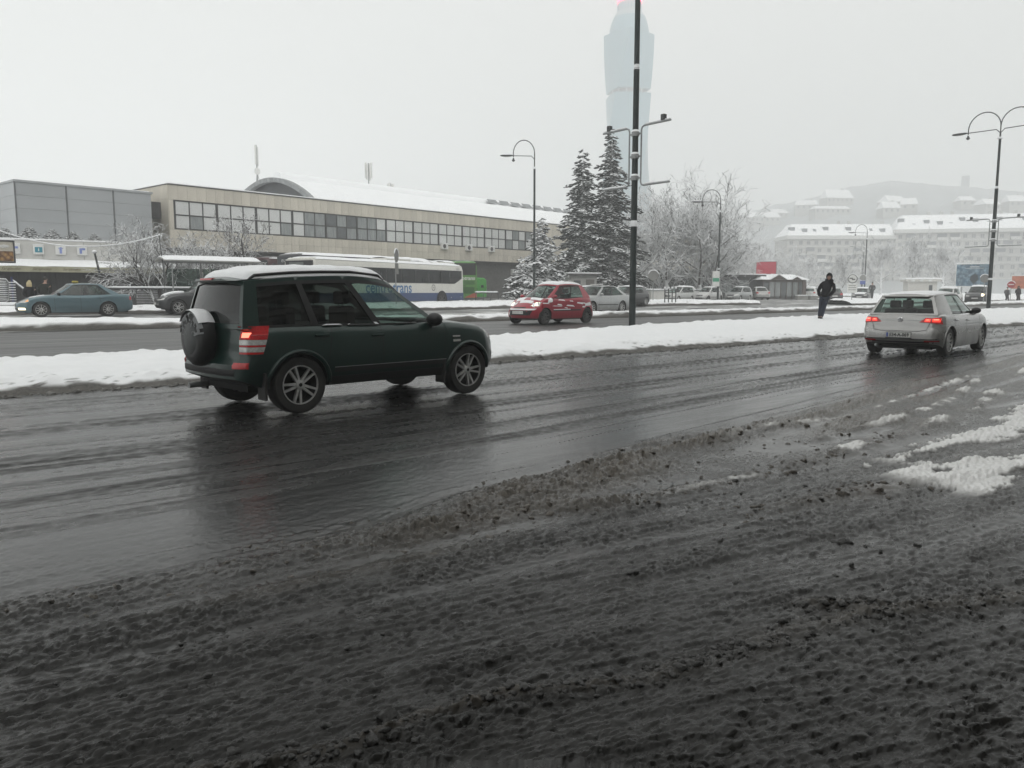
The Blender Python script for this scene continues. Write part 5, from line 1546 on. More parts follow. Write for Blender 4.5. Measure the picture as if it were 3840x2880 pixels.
def fxy(u, off): return (FA[0] + math.cos(FR) * u - math.sin(FR) * off, FA[1] + math.sin(FR) * u + math.cos(FR) * off)
def antenna(u, off, zb, h, n, label, dish=False):
    x, y = fxy(u, off)
    t = thing('antenna_mast', label, 'antenna', (x, y, zb), FR, 'antenna masts on the station roof')
    mst = MB().tube([(0, 0, 0), (0, 0, h * .98)], .06, 8)
    for k in range(3): mst.tube([(-.35 + .3 * k, -.3, 0), (0, 0, h * .35)], .03, 5)
    mst.build('mast', M['steel'], t)
    for k in range(n):
        a = 2 * PI * k / n + .5; r = .32 if n > 2 else .18
        zz = h * (.50 + .03 * (k % 3))
        p_ = MB().box(r * math.cos(a) - .09, r * math.cos(a) + .09, r * math.sin(a) - .07, r * math.sin(a) + .07, zz, zz + h * .44, 0, .03).build('panel_antenna', M['white_paint'], t, 40)
        MB().tube([(0, 0, zz + h * .22), (r * .8 * math.cos(a), r * .8 * math.sin(a), zz + h * .22)], .02, 5).build('bracket', M['steel'], p_)
    if dish: MB().lathe([(.001, .1), (.25, .06), (.34, 0), (.34, -.05), (.001, -.08)], 20, 'y', (-.2, -.35, h * .36)).build('dish', M['white_paint'], t, 50)
antenna(-19.6, 13.5, 12.0, 4.3, 2, 'twin-panel antenna mast with white dish left on the station roof', True)
antenna(-6.5, 12, 12.0, 3.9, 6, 'cluster of white panel antennas on the middle of the vaulted roof')
antenna(-3.3, 12, 11.9, 2.1, 4, 'short antenna cluster right of the tall panel antennas')

# ---- grey metal-clad hall left of the station
G_ = thing('metal_hall', 'grey metal-panelled hall left of the cream bus station', 'building', (FA[0], FA[1], 0), FR)
MB().box(-46.03, -37.16, -.77, 14, .3, 8.60).build('wall', M['seam'], G_)
cols = [-46.06, -42.95, -39.85, -37.13]; zr_ = [4.4 + k * .84 for k in range(6)]
for a, b in zip(cols[:-1], cols[1:]):
    for z in zr_[:-1]:
        MB().box(a + .05, b - .05, -.83, -.765, z + .006, z + .834).build('panel', M['metal_panel'], G_)
    MB().box(a - .045, a + .045, -.86, -.80, .4, 8.6).build('cover_strip', M['seam'], G_)
    MB().box(a + .05, b - .05, -.83, -.765, .4, 4.39).build('panel', M['metal_panel'], G_)
for k in range(5):
    for z in zr_[:-1]:
        MB().box(-46.09, -46.02, -.78 + k * 3, -.78 + k * 3 + 2.96, z + .006, z + .834).build('panel', M['metal_panel'], G_)
MB().box(-46.14, -37.05, -.90, 14.1, 8.60, 8.74).build('roof_edge', M['metal_panel'], G_)
MB().box(-46.0, -37.2, -.7, 14, 8.74, 8.80, 0, .02).build('roof_snow', M['snow_roof'], G_)

# ---- kiosk row with lettered fascia and awning
K_ = thing('kiosk_row', 'row of kiosks with lettered white fascia and snow-covered awning', 'building', (6.23, 57.21, 0), R_(-2.6))
pw = 2.3
for k in range(11):
    MB().box(-16 + k * pw + .008, -16 + (k + 1) * pw - .008, 0, .10, 3.47, 4.63).build('fascia_panel', M['kiosk_white'], K_)
MB().box(-16.1, 9.4, .10, 5, 3.40, 4.60).build('roof_block', M['joint'], K_)
MB().box(-16.1, 9.4, -.04, 5, 4.64, 4.74, 0, .03).build('roof_snow', M['snow_roof'], K_)
aw = MB().prism([(-.02, 3.42), (-1.55, 3.02), (-1.58, 2.98), (-.02, 3.30)], -16.1, 12, 'yz').build('awning', mat('awning_cloth', (.34, .33, .26), .7, var=.15), K_)
mesh_np('awning_snow', np.stack([np.repeat(np.linspace(-16, 11.95, 90), 10), np.tile(np.linspace(-.01, -1.60, 10), 90), np.tile(np.linspace(3.47, 3.10, 10), 90) - np.tile(np.r_[np.zeros(8), .02, .10], 90) + .03 * fbm(np.repeat(np.linspace(-16, 12, 90), 10), np.tile(np.linspace(0, 2, 10), 90), 3, 3)], 1), grid_faces(90, 10), M['snow_roof'], K_, smooth=180)
MB().box(-16.1, 12, -1.60, -1.55, 2.66, 2.99).build('awning_fascia', mat('awning_yellow', (.40, .385, .27), .7, var=.2, vscale=1.5), K_)
M['text_brown'] = mat('text_brown', (.11, .08, .04), .7)
for x in (.55, 2.15, 3.75, 9.0): text('Sarajevsko', .23, M['text_brown'], K_, (x - 6.23 + 6.2, -1.605, 2.84), (PI / 2, 0, 0), shear=.45, ext=.002)
text('Centrotrans eurolines', .30, mat('text_grey', (.13, .14, .16), .7), K_, (6.35, -1.605, 2.82), (PI / 2, 0, 0), ext=.002, bold=.006)
MB().box(-16.1, 12, .05, .12, .3, 3.30).build('shopfront', M['shop_dark'], K_)
for k in range(14): MB().box(-15 + k * 2, -14.94 + k * 2, 0, .05, .4, 2.7).build('mullion', M['frame_dark'], K_)
for x, ch, col in ((.92, 'r', (.20, .26, .56)), (2.18, 'o', (.03, .24, .32)), (3.38, 't', (.22, .28, .58)), (4.58, 'r', (.18, .24, .52))):
    q = MB().box(x - .29, x + .29, -.16, -.001, 3.78, 4.35, 0, .03).build('letter_box', M['white_paint'], K_, 40)
    m_ = mat('letter_' + str(int(x * 100)), col, .6, var=.15, vscale=6)
    if ch == 'r': MB().box(x - .15, x - .01, -.175, -.162, 3.88, 4.22).box(x - .005, x + .17, -.175, -.162, 4.10, 4.23).build('letter', m_, q)
    elif ch == 'o':
        MB().box(x - .20, x + .20, -.175, -.162, 3.90, 4.22, 0, .03).build('letter', m_, q)
        MB().box(x - .025, x + .025, -.18, -.176, 3.97, 4.15).build('letter_slit', M['white_paint'], q)
    else: MB().box(x - .07, x + .07, -.175, -.162, 3.86, 4.16).box(x - .13, x + .14, -.175, -.162, 4.165, 4.20).box(x - .05, x + .07, -.175, -.162, 4.205, 4.25).build('letter', m_, q)
    MB().box(x - .30, x + .30, -.17, 0, 4.352, 4.39, 0, .015).build('letter_snow', M['snow_car'], q)

# ---- guard booth
b_ = thing('guard_booth', 'small pale guard booth with flat snowy roof before the spruces', 'booth', (52.9, 54.9, ztf(54.9)), R_(-22))
bm_ = mat('booth_render', (.36, .355, .34), .8, var=.12)
MB().box(-1.35, 1.35, -1.1, 1.1, 0, 2.45).build('wall', bm_, b_)
MB().box(-1.75, 1.75, -1.5, 1.5, 2.45, 2.62).build('roof', M['frame_dark'], b_)
MB().box(-1.72, 1.72, -1.47, 1.47, 2.62, 2.74, 0, .04).build('roof_snow', M['snow_roof'], b_)
MB().box(.25, 1.1, -1.14, -1.09, .1, 2.1).build('door', mat('booth_door', (.12, .11, .10), .6), b_)
MB().box(-1.0, -.3, -1.13, -1.09, 1.1, 2.0).build('window', M['pane_dark'], b_)

# ---- long low dark building behind the parked cars
b_ = thing('low_building', 'long dark single-storey building behind the snowy trees', 'building', (70.2, 70.6, ztf(66)), math.atan2(-11.9, 17.8))
MB().box(0, 22, 0, 6, 0, 2.75).build('wall', mat('dark_render', (.075, .075, .078), .8, var=.3, vscale=2), b_)
MB().box(-.3, 22.3, -.6, 6, 2.75, 2.95).build('roof', M['frame_dark'], b_)
MB().box(-.3, 22.3, -.6, 6, 2.95, 3.08, 0, .04).build('roof_snow', M['snow_roof'], b_)
for k in range(9):
    wv = MB().box(.6 + k * 2.3, 1.9 + k * 2.3, -.03, .02, .7, 2.3).build('window', M['pane_mid'], b_)
    MB().box(1.22 + k * 2.3, 1.28 + k * 2.3, -.05, -.031, .7, 2.3).build('frame', M['frame_dark'], wv)

# ---- glazed pavilion with gabled snowy roof
b_ = thing('pavilion', 'glazed pavilion with snow-covered gabled roof beyond the junction', 'building', (89.9, 56.2, ztf(56)), R_(-24))
pm_ = mat('pavilion_wood', (.075, .055, .048), .7, var=.3)
MB().box(-3.0, 3.2, -.05, 3.5, 2.15, 2.45).build('eave', pm_, b_)
for k in range(8): MB().box(-2.9 + k * .84, -2.80 + k * .84, 0, .10, 0, 2.15).build('post', pm_, b_)
for k in range(7): MB().box(-2.80 + k * .84, -2.06 + k * .84 - .10 + .10, .04, .06, .35, 2.14).build('pane', M['pane_mid'] if k % 3 else M['pane_dark'], b_)
MB().box(-2.9, 3.1, .11, 3.4, 0, 2.14).build('back_wall', M['shop_dark'], b_)
rf = MB().add([(-3.4, -.5, 2.45), (3.6, -.5, 2.45), (3.6, 4, 2.45), (-3.4, 4, 2.45), (-2.2, 1.7, 3.15), (2.4, 1.7, 3.15)], [(0, 1, 5, 4), (1, 2, 5), (2, 3, 4, 5), (3, 0, 4)]).build('roof', M['snow_roof'], b_)
for x, s_ in ((-1.0, 1.0), (1.6, .6)):
    MB().add([(x - 1.2 * s_, -.55, 2.47), (x + 1.2 * s_, -.55, 2.47), (x, -.55, 2.47 + .62 * s_), (x, 1.2, 2.6 + .62 * s_), (x - 1.2 * s_, .6, 2.55), (x + 1.2 * s_, .6, 2.55)], [(0, 2, 3, 4), (2, 1, 5, 3)]).build('gable_snow', M['snow_roof'], rf)
    MB().prism([(x - 1.05 * s_, 2.46), (x + 1.05 * s_, 2.46), (x, 2.42 + .56 * s_)], -.56, -.50, 'xz').build('gable', pm_, rf)
MB().box(2.0, 2.5, -1.2, -1.0, 0, 2.2).build('sign_post', pm_, b_)

# ---- white kiosk at right
b_ = thing('kiosk', 'white kiosk with overhanging snowy roof beyond the silver hatchback', 'kiosk', (104.3, 45.4, ztf(45)), R_(-52))
MB().box(-1.7, 1.7, 0, 2.5, 0, 2.35).build('wall', mat('kiosk_wall', (.52, .51, .48), .6, var=.1), b_)
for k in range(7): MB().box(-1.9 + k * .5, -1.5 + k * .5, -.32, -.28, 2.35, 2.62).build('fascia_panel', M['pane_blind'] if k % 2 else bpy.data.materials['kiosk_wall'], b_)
MB().box(-2.05, 2.05, -.3, 2.7, 2.36, 2.64).build('roof', bpy.data.materials['kiosk_wall'], b_)
MB().box(-2.1, 2.1, -.36, 2.75, 2.64, 2.84, 0, .06).build('roof_snow', M['snow_roof'], b_)
MB().box(.75, 1.15, -.03, .0, .3, 1.9).build('window', M['pane_dark'], b_)
MB().box(-1.3, .2, -.5, -.02, .85, 1.0).build('counter', bpy.data.materials['kiosk_wall'], b_)

# ---- billboards
def board(name, label, loc, w_, h, z0, m_, facing, frame=M['steel'], posts=2, thick=.14):
    t = thing(name, label, 'billboard', (loc[0], loc[1], ztf(loc[1])), facing)
    z0 -= ztf(loc[1])
    MB().box(-w_ / 2 + .07, w_ / 2 - .07, -.06, thick - .06, z0 + .07, z0 + h - .07).build('poster', m_, t)
    f = MB().box(-w_ / 2, w_ / 2, -.09, thick, z0, z0 + .075).box(-w_ / 2, w_ / 2, -.09, thick, z0 + h - .075, z0 + h).box(-w_ / 2, -w_ / 2 + .075, -.092, thick, z0 + .07, z0 + h - .07).box(w_ / 2 - .075, w_ / 2, -.092, thick, z0 + .07, z0 + h - .07)
    f.build('frame', frame, t)
    MB().box(-w_ / 2, w_ / 2, -.1, thick + .02, z0 + h, z0 + h + .07, 0, .02).build('snow_cap', M['snow_car'], t)
    for k in range(posts):
        x = (k - (posts - 1) / 2) * w_ * .32
        MB().box(x - .07, x + .07, .0, .14, -.1, z0).build('post', M['steel'], t)
    return t, z0
def poster_blue():
    m = bpy.data.materials.new('misty_blue_poster'); m.use_nodes = True
    t = m.node_tree; b = t.nodes['Principled BSDF']
    n = noise(t, .9, 6, .6, None, .35, .7); n2 = noise(t, 2.5, 5, .6, None, .45, .7)
    c = mixc(t, n, (.055, .075, .095), (.09, .19, .28)); c = mixc(t, n2, c, (.30, .42, .50))
    t.links.new(c, b.inputs['Base Color']); b.inputs['Roughness'].default_value = .4
    return m
t, z = board('billboard', 'framed billboard with misty blue poster behind the right lamp post', (95.9, 36.23), 3.65, 2.55, 2.04, poster_blue(), math.atan2(36, 96) - PI / 2 + R_(-6) , M['white_paint'], 3)
MB().box(-.9, .9, -.075, -.062, z + 2.02, z + 2.06).box(-.45, .45, -.075, -.062, z + 2.16, z + 2.24).build('caption_line', M['white_paint'], t)
MB().add([(.0, -.072, z + .25), (.45, -.072, z + .8), (.35, -.072, z + 1.25), (.05, -.072, z + 1.45), (-.3, -.072, z + 1.2), (-.4, -.072, z + .75)], [(0, 1, 2, 3, 4, 5)]).build('poster_shape', mat('poster_dark', (.03, .045, .055), .5, var=.4), t)
MB().tube([(-.4, 0, z + 2.55), (-.4, -.25, z + 2.85), (.4, -.25, z + 2.85), (.4, 0, z + 2.55)], .025).build('lamp_bracket', M['steel'], t)
pr = mat('red_poster', (.52, .035, .07), .6, var=.08)
board('billboard', 'plain red billboard among the snowy trees', (106.19, 69.39), 3.0, 1.95, 4.12, pr, math.atan2(69, 106) - PI / 2, M['steel'], 1)
board('billboard', 'pale orange billboard at the right edge behind pedestrians', (107.9, 35.2), 2.6, 1.65, 1.78, mat('orange_poster', (.50, .17, .10), .6, var=.35, vscale=1.2), math.atan2(36, 108) - PI / 2, M['white_paint'], 2)
def poster_food():
    m = bpy.data.materials.new('biscuit_poster'); m.use_nodes = True
    t = m.node_tree; b = t.nodes['Principled BSDF']
    tc = nd(t, 'ShaderNodeTexCoord'); vo = nd(t, 'ShaderNodeTexVoronoi'); vo.inputs['Scale'].default_value = 4.5
    t.links.new(tc.outputs['Object'], vo.inputs['Vector'])
    mr = nd(t, 'ShaderNodeMapRange'); mr.inputs['From Max'].default_value = .6; t.links.new(vo.outputs['Distance'], mr.inputs['Value'])
    t.links.new(mixc(t, mr.outputs[0], (.50, .29, .10), (.14, .06, .02)), b.inputs['Base Color'])
    return m
t, z = board('advert_board', 'rounded advert board with golden biscuits at the left edge', (5.35, 50.3), 1.9, 1.20, 3.0, mat('cream_poster', (.50, .47, .40), .5, var=.1), R_(-3), M['frame_dark'], 1)
MB().box(-.86, .86, -.075, -.062, z + .10, z + .62).build('biscuit_picture', poster_food(), t)
MB().ball((.45, -.07, z + .88), (.26, .012, .09), 0, 16, 6).build('oval_mark', M['plate'], t)
sgn = thing('sign_box', 'white light box sign with red face high at the left edge', 'sign', (5.5, 52.45, ztf(52)), 0)
MB().box(-.75, .42, -.15, .15, 4.2, 5.65, 0, .03).build('box', M['kiosk_white'], sgn)
MB().box(-.72, .28, -.16, -.151, 4.3, 5.5).build('red_face', mat('sign_red', (.35, .03, .05), .5), sgn)
MB().box(-.76, .44, -.17, .17, 5.651, 5.72, 0, .02).build('snow_cap', M['snow_car'], sgn)
MB().tube([(-.2, 0, 0), (-.2, 0, 4.2)], .06).build('post', M['steel'], sgn)

# ---- far apartment terrace
M['apt_wall'] = mat('apartment_render', (.38, .375, .355), .8, var=.1, vscale=.2)
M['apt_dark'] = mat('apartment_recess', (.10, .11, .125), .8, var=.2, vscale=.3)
M['apt_win'] = mat('apartment_window', (.10, .105, .11), .2, var=.2)
M['apt_slab'] = mat('balcony_slab', (.52, .52, .50), .8, var=.05)
def apartments(label, p0, p1, z1, floors, seed, roofh=5.0, step=0):
    rnd = random.Random(seed)
    ln = math.hypot(p1[0] - p0[0], p1[1] - p0[1]); a = math.atan2(p1[1] - p0[1], p1[0] - p0[0])
    t = thing('apartment_block', label, 'building', (p0[0], p0[1], 1), a, 'far apartment blocks')
    # y negative faces the camera
    MB().box(0, ln, 0, 14, -1, z1 - 1).build('wall', M['apt_wall'], t)
    MB().box(-.6, ln + .1, -1.3, 14.3, z1 - 1, z1 + .35).build('cornice', M['apt_slab'], t)
    # mansard of snow-covered roof planes with dormers and chimneys
    rf = MB().add([(-.3, -.9, z1 + .36), (ln, -.9, z1 + .36), (ln, 14.2, z1 + .36), (-.3, 14.2, z1 + .36), (3.0, 4.5, z1 + roofh), (ln, 4.5, z1 + roofh), (ln, 10, z1 + roofh), (3.0, 10, z1 + roofh)],
                  [(0, 1, 5, 4), (1, 2, 6, 5), (2, 3, 7, 6), (3, 0, 4, 7), (4, 5, 6, 7)]).build('roof', M['snow_roof'], t)
    n = int(ln / 4.2)
    for k in range(n):
        x = 2.5 + k * 4.2 + rnd.uniform(-.4, .4); y = .6 + rnd.uniform(0, 1.4); zz = z1 + .3 + (y + .9) / 5.4 * (roofh - .36)
        if rnd.random() < .55:
            d = MB().box(x - .9, x + .9, y, y + 2.4, zz, zz + 1.35).build('dormer', M['apt_dark'], rf)
            MB().box(x - 1.05, x + 1.05, y - .2, y + 2.4, zz + 1.35, zz + 1.55).build('dormer_snow', M['snow_roof'], d)
        elif rnd.random() < .6:
            MB().add([(x - .6, y, zz + .12), (x + .6, y, zz + .12), (x + .6, y + 1.2, zz + 1.15), (x - .6, y + 1.2, zz + 1.15)], [(0, 1, 2, 3)]).build('roof_window', M['apt_dark'], rf)
        if rnd.random() < .5:
            MB().box(x + 1.2, x + 2.1, 5, 6, z1 + roofh - 1, z1 + roofh + 1.2).build('chimney', M['apt_wall'], rf)
    win = MB().box(-.62, .62, -.06, .05, -.70, .70).mesh('window', M['apt_win'])
    fr = MB().box(-.70, .70, -.05, .04, -.80, -.70).box(-.04, .04, -.09, -.061, -.70, .70).mesh('frame', M['apt_slab'])
    for f in range(floors):
        z = z1 - 1 - 2.85 * (f + 1)
        MB().box(-.05, ln, -.28 - .18 * ((f + seed) % 2), .0, z - .12, z + .22).build('floor_band', M['apt_slab'], t)
        x = 1.6
        while x < ln - 1.5:
            r = rnd.random()
            if r < .22:
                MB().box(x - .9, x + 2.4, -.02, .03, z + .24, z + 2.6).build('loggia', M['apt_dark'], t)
                bl = MB().box(x - 1.0, x + 2.5, -1.25, -.29, z + .05, z + 1.15).build('balcony', M['apt_slab'] if rnd.random() < .5 else M['apt_wall'], t)
                x += 4.3
            else:
                o_ = bpy.data.objects.new('window', win); o_.location = (x, 0, z + 1.5); link(o_, t)
                q = bpy.data.objects.new('frame', fr); link(q, o_)
                x += 2.9 if r < .7 else 3.6
    return t
apartments('stepped apartment block at the left end of the far terrace', (271.5, 168.8), (303.0, 143.2), 21.3, 6, 3, 5.0)
apartments('wide apartment block with dormered snow roof behind the billboard', (302.2, 142.4), (337, 99.5), 23.4, 7, 8, 6.0)
apartments('apartment block at the right edge behind the lamp post', (336.5, 98.5), (352, 66), 22.6, 7, 12, 5.5)
apartments('small low block with snowy roof left of the far terrace', (232, 171), (246, 161), 13.5, 3, 21, 3.0)

# ---- hillside, houses, chimney, twisting glass tower
AZ = np.array([60, 52, 43.61, 40.78, 38.0, 34.4, 30.92, 28.4, 25.19, 23.34, 21.41, 18.02, 14.62, 8.84, 0, -12]); HZ = np.array([8, 10, 15.3, 35.2, 54.7, 72.1, 82.2, 90.9, 94.2, 89.8, 86.2, 78.1, 68.0, 60, 55, 50])
def hillz(a, r):
    Z0 = np.interp(-a, -AZ, HZ); t = np.clip((r - 300) / 460, 0, 1.15)
    return 1 + Z0 * (np.minimum(t, 1) ** 2 * (3 - 2 * np.minimum(t, 1)) * .35 + .65 * np.minimum(t, 1)) - np.clip(r - 760, 0, 999) * .12
aa = np.linspace(62, -14, 200); rr2 = np.linspace(295, 960, 90)
Ag, Rg = np.meshgrid(aa, rr2, indexing='ij')
Xg, Yg = Rg * np.cos(np.radians(Ag)), Rg * np.sin(np.radians(Ag))
Zg = hillz(Ag, Rg) + np.clip((Rg - 330) / 100, 0, 1) * (3.0 * fbm(Xg * .03, Yg * .03, 5, 4) + 2.2 * fbm(Xg * .16, Yg * .16, 6, 3)) - .5
tag(mesh_np('hill', np.stack([Xg, Yg, Zg], -1).reshape(-1, 3), grid_faces(200, 90), mat('wooded_hillside', (.34, .36, .365), .9, var=.12, vscale=.02, snow=(1.2, 1.5), sscale=.05), smooth=180), kind='structure')
def house(label, p, wd, dp, h, rh, rz):
    t = thing('house', label, 'house', p, rz, 'houses on the misty hillside')
    MB().box(-wd / 2, wd / 2, -dp / 2, dp / 2, -6, h).build('wall', M['apt_wall'], t)
    MB().add([(-wd / 2 - .3, -dp / 2 - .4, h - .1), (wd / 2 + .3, -dp / 2 - .4, h - .1), (wd / 2 + .3, dp / 2 + .4, h - .1), (-wd / 2 - .3, dp / 2 + .4, h - .1), (-wd / 2 + wd * .06, 0, h + rh), (wd / 2 - wd * .06, 0, h + rh)],
             [(0, 1, 5, 4), (1, 2, 5), (2, 3, 4, 5), (3, 0, 4)]).build('roof', M['snow_roof'], t)
    k = max(2, int(wd / 3.2))
    for i in range(k):
        x = -wd / 2 + (i + .5) * wd / k
        MB().box(x - .6, x + .6, -dp / 2 - .05, -dp / 2, h - 2.2, h - .8).build('window', M['apt_win'], t)
    MB().box(wd * .2, wd * .2 + .9, .5, 1.4, h + rh * .4, h + rh + .9).build('chimney', M['apt_wall'], t)
    return t
fc = R_(50.9 - 90)
for lab, p, wd, h, rh, dz in (
    ('large villa with dormered white roof highest on the hillside', (514.8, 284.2, 58.5), 20, 6, 6, 12), ('wide house with low snowy gable left of the hilltop villa', (515.6, 306.9, 56.9), 15, 5, 3.5, -14),
    ('long white roof at the far left of the hillside', (480.3, 317.9, 47.0), 21, 5, 4, 0), ('house above the terrace roofs, right of the smoke', (490.9, 234.5, 51.0), 15, 5, 4, 20),
    ('narrow house just above the terrace dormers', (466.6, 225.0, 44.9), 10, 5, 4, 0), ('small house beside the drifting smoke', (485.5, 222.3, 48.1), 9, 5, 4, -20),
    ('small white roof below the misty chimney', (526.7, 207.3, 51.9), 9, 5, 3, 0), ('house right of the misty chimney', (521.6, 192.5, 48.1), 11, 5, 3.5, 15), ('house at the right edge of the hillside', (541.3, 185, 49.5), 11, 6, 4, 0),
    ('small roof above the long white roof', (502.3, 320.8, 52.6), 12, 4, 3, 18), ('flat wide house under the hilltop villa', (476.2, 267.0, 46.5), 23, 7, 2, 4)):
    house(lab, p, wd, 9, h, rh, fc + R_(dz))
t = thing('chimney_stack', 'tall chimney fading into mist above the hillside', 'chimney', (840, 331, 70), 0)
MB().lathe([(4.2, -10), (3.6, 40), (3.3, 43), (3.6, 43.2), (3.6, 44), (2.8, 44), (2.6, 40)], 20).build('shaft', M['apt_dark'], t, 40)
MB().box(-5, 5, -5, 5, -10, 6).build('plinth', M['apt_dark'], t)

t = thing('glass_tower', 'tall twisting glass tower fading into haze above the spruces', 'skyscraper', (365.66, 338.54, 0), R_(50.9 - 90))
M['tower_glass'] = mat('tower_glass', (.12, .25, .30), .35, var=.06, vscale=.05, spec=.6)
M['tower_pale'] = mat('tower_pale_glass', (.30, .36, .38), .35, var=.06, vscale=.05, spec=.6)
def twist(z0, z1, w0, w1, a0, a1, n=14, bul=.13, m_=None, name='tier'):
    V = []; K = 48
    for i in range(n + 1):
        q = i / n; z = z0 + (z1 - z0) * q; w_ = w0 + (w1 - w0) * q; a = R_(a0 + (a1 - a0) * q)
        for k in range(K):
            th = 2 * PI * k / K
            rr_ = w_ / 2 / max(abs(math.cos(th)), abs(math.sin(th))) ** .78 * (1 - .0)
            V.append((rr_ * math.cos(th + a), rr_ * math.sin(th + a), z))
    F_ = [(i * K + k, i * K + (k + 1) % K, (i + 1) * K + (k + 1) % K, (i + 1) * K + k) for i in range(n) for k in range(K)]
    F_ += [tuple(range(K - 1, -1, -1)), tuple(n * K + k for k in range(K))]
    return MB().add(V, F_).build(name, m_ or M['tower_glass'], t, 25)
twist(0, 119.0, 28.5, 23.6, -60, 8, name='lower_tier')
twist(121.8, 154.5, 22.0, 23.0, 14, 40, name='middle_tier')
MB().lathe([(11.9, 154.5), (11.6, 157.5), (10.6, 161.5), (9.6, 164)], 40).build('crown', M['tower_glass'], t, 40)
MB().lathe([(9.6, 164), (8.3, 166.4), (7.0, 168), (6.9, 186), (.1, 186)], 40).build('drum', M['tower_pale'], t, 40)
MB().lathe([(10.4, 118.9), (10.4, 121.9)], 32).build('open_floor', M['apt_dark'], t)
for k in range(14):
    a = 2 * PI * k / 14
    MB().box(11.0 * math.cos(a) - .3, 11.0 * math.cos(a) + .3, 11.0 * math.sin(a) - .3, 11.0 * math.sin(a) + .3, 118.9, 121.9).build('column', M['tower_pale'], t)
for k in range(24):
    a = 2 * PI * k / 24
    MB().box(7.0 * math.cos(a) - .25, 7.0 * math.cos(a) + .25, 7.0 * math.sin(a) - .25, 7.0 * math.sin(a) + .25, 166.5, 171.5).build('fin', M['tower_glass'], t)
MB().lathe([(7.3, 172.6), (7.3, 180)], 32).build('red_light_band', mat('red_led', (.6, .05, .08), .5, emit=(1.0, .10, .2), estr=5.0), t)

# ================================================================== TREES
M['bark_snow'] = mat('snowy_bark', (.055, .048, .042), .9, var=.3, vscale=6, snow=(-.45, .0), sscale=1.2)
M['twig_snow'] = mat('snowy_twigs', (.06, .055, .05), .9, var=.3, vscale=3, snow=(-.65, -.22), sscale=1.0)
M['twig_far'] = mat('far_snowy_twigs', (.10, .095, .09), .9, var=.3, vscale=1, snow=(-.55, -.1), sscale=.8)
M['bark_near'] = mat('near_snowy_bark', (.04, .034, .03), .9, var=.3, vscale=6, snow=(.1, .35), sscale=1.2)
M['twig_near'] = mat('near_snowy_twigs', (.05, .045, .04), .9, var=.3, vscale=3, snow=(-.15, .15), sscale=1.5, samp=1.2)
M['needle'] = mat('snowy_spruce_needles', (.012, .021, .017), .9, var=.4, vscale=2, snow=(.30, .50), sscale=.9, samp=2.4)
M['needle2'] = mat('snow_laden_spruce_needles', (.014, .024, .02), .9, var=.4, vscale=2, snow=(-.25, .05), sscale=1.1, samp=2.0)
M['needle3'] = mat('snow_heaped_shrub', (.03, .035, .03), .9, var=.4, vscale=2, snow=(-.1, .25), sscale=2.5)
M['leaf_dead'] = mat('dead_leaves', (.075, .055, .035), .9, var=.4, snow=(.5, .8))

def tubes(P0, P1, R0, R1, n=3):
    P0, P1 = np.asarray(P0, float), np.asarray(P1, float); R0, R1 = np.asarray(R0, float)[:, None], np.asarray(R1, float)[:, None]
    d = P1 - P0; d /= np.linalg.norm(d, axis=1, keepdims=True) + 1e-9
    ref = np.where(np.abs(d[:, [2]]) > .92, np.array([[1., 0, 0]]), np.array([[0, 0, 1.]]))
    a = np.cross(d, ref); a /= np.linalg.norm(a, axis=1, keepdims=True); b = np.cross(a, d)
    m = len(P0); V = np.zeros((m, 2 * n, 3))
    for k in range(n):
        th = 2 * PI * k / n + PI / 2
        o_ = a * math.cos(th) + b * math.sin(th)
        V[:, k] = P0 + o_ * R0; V[:, n + k] = P1 + o_ * R1
    q = np.array([[k, (k + 1) % n, n + (k + 1) % n, n + k] for k in range(n)])
    Q = (q[None] + (np.arange(m) * 2 * n)[:, None, None]).reshape(-1, 4)
    return V.reshape(-1, 3), Q

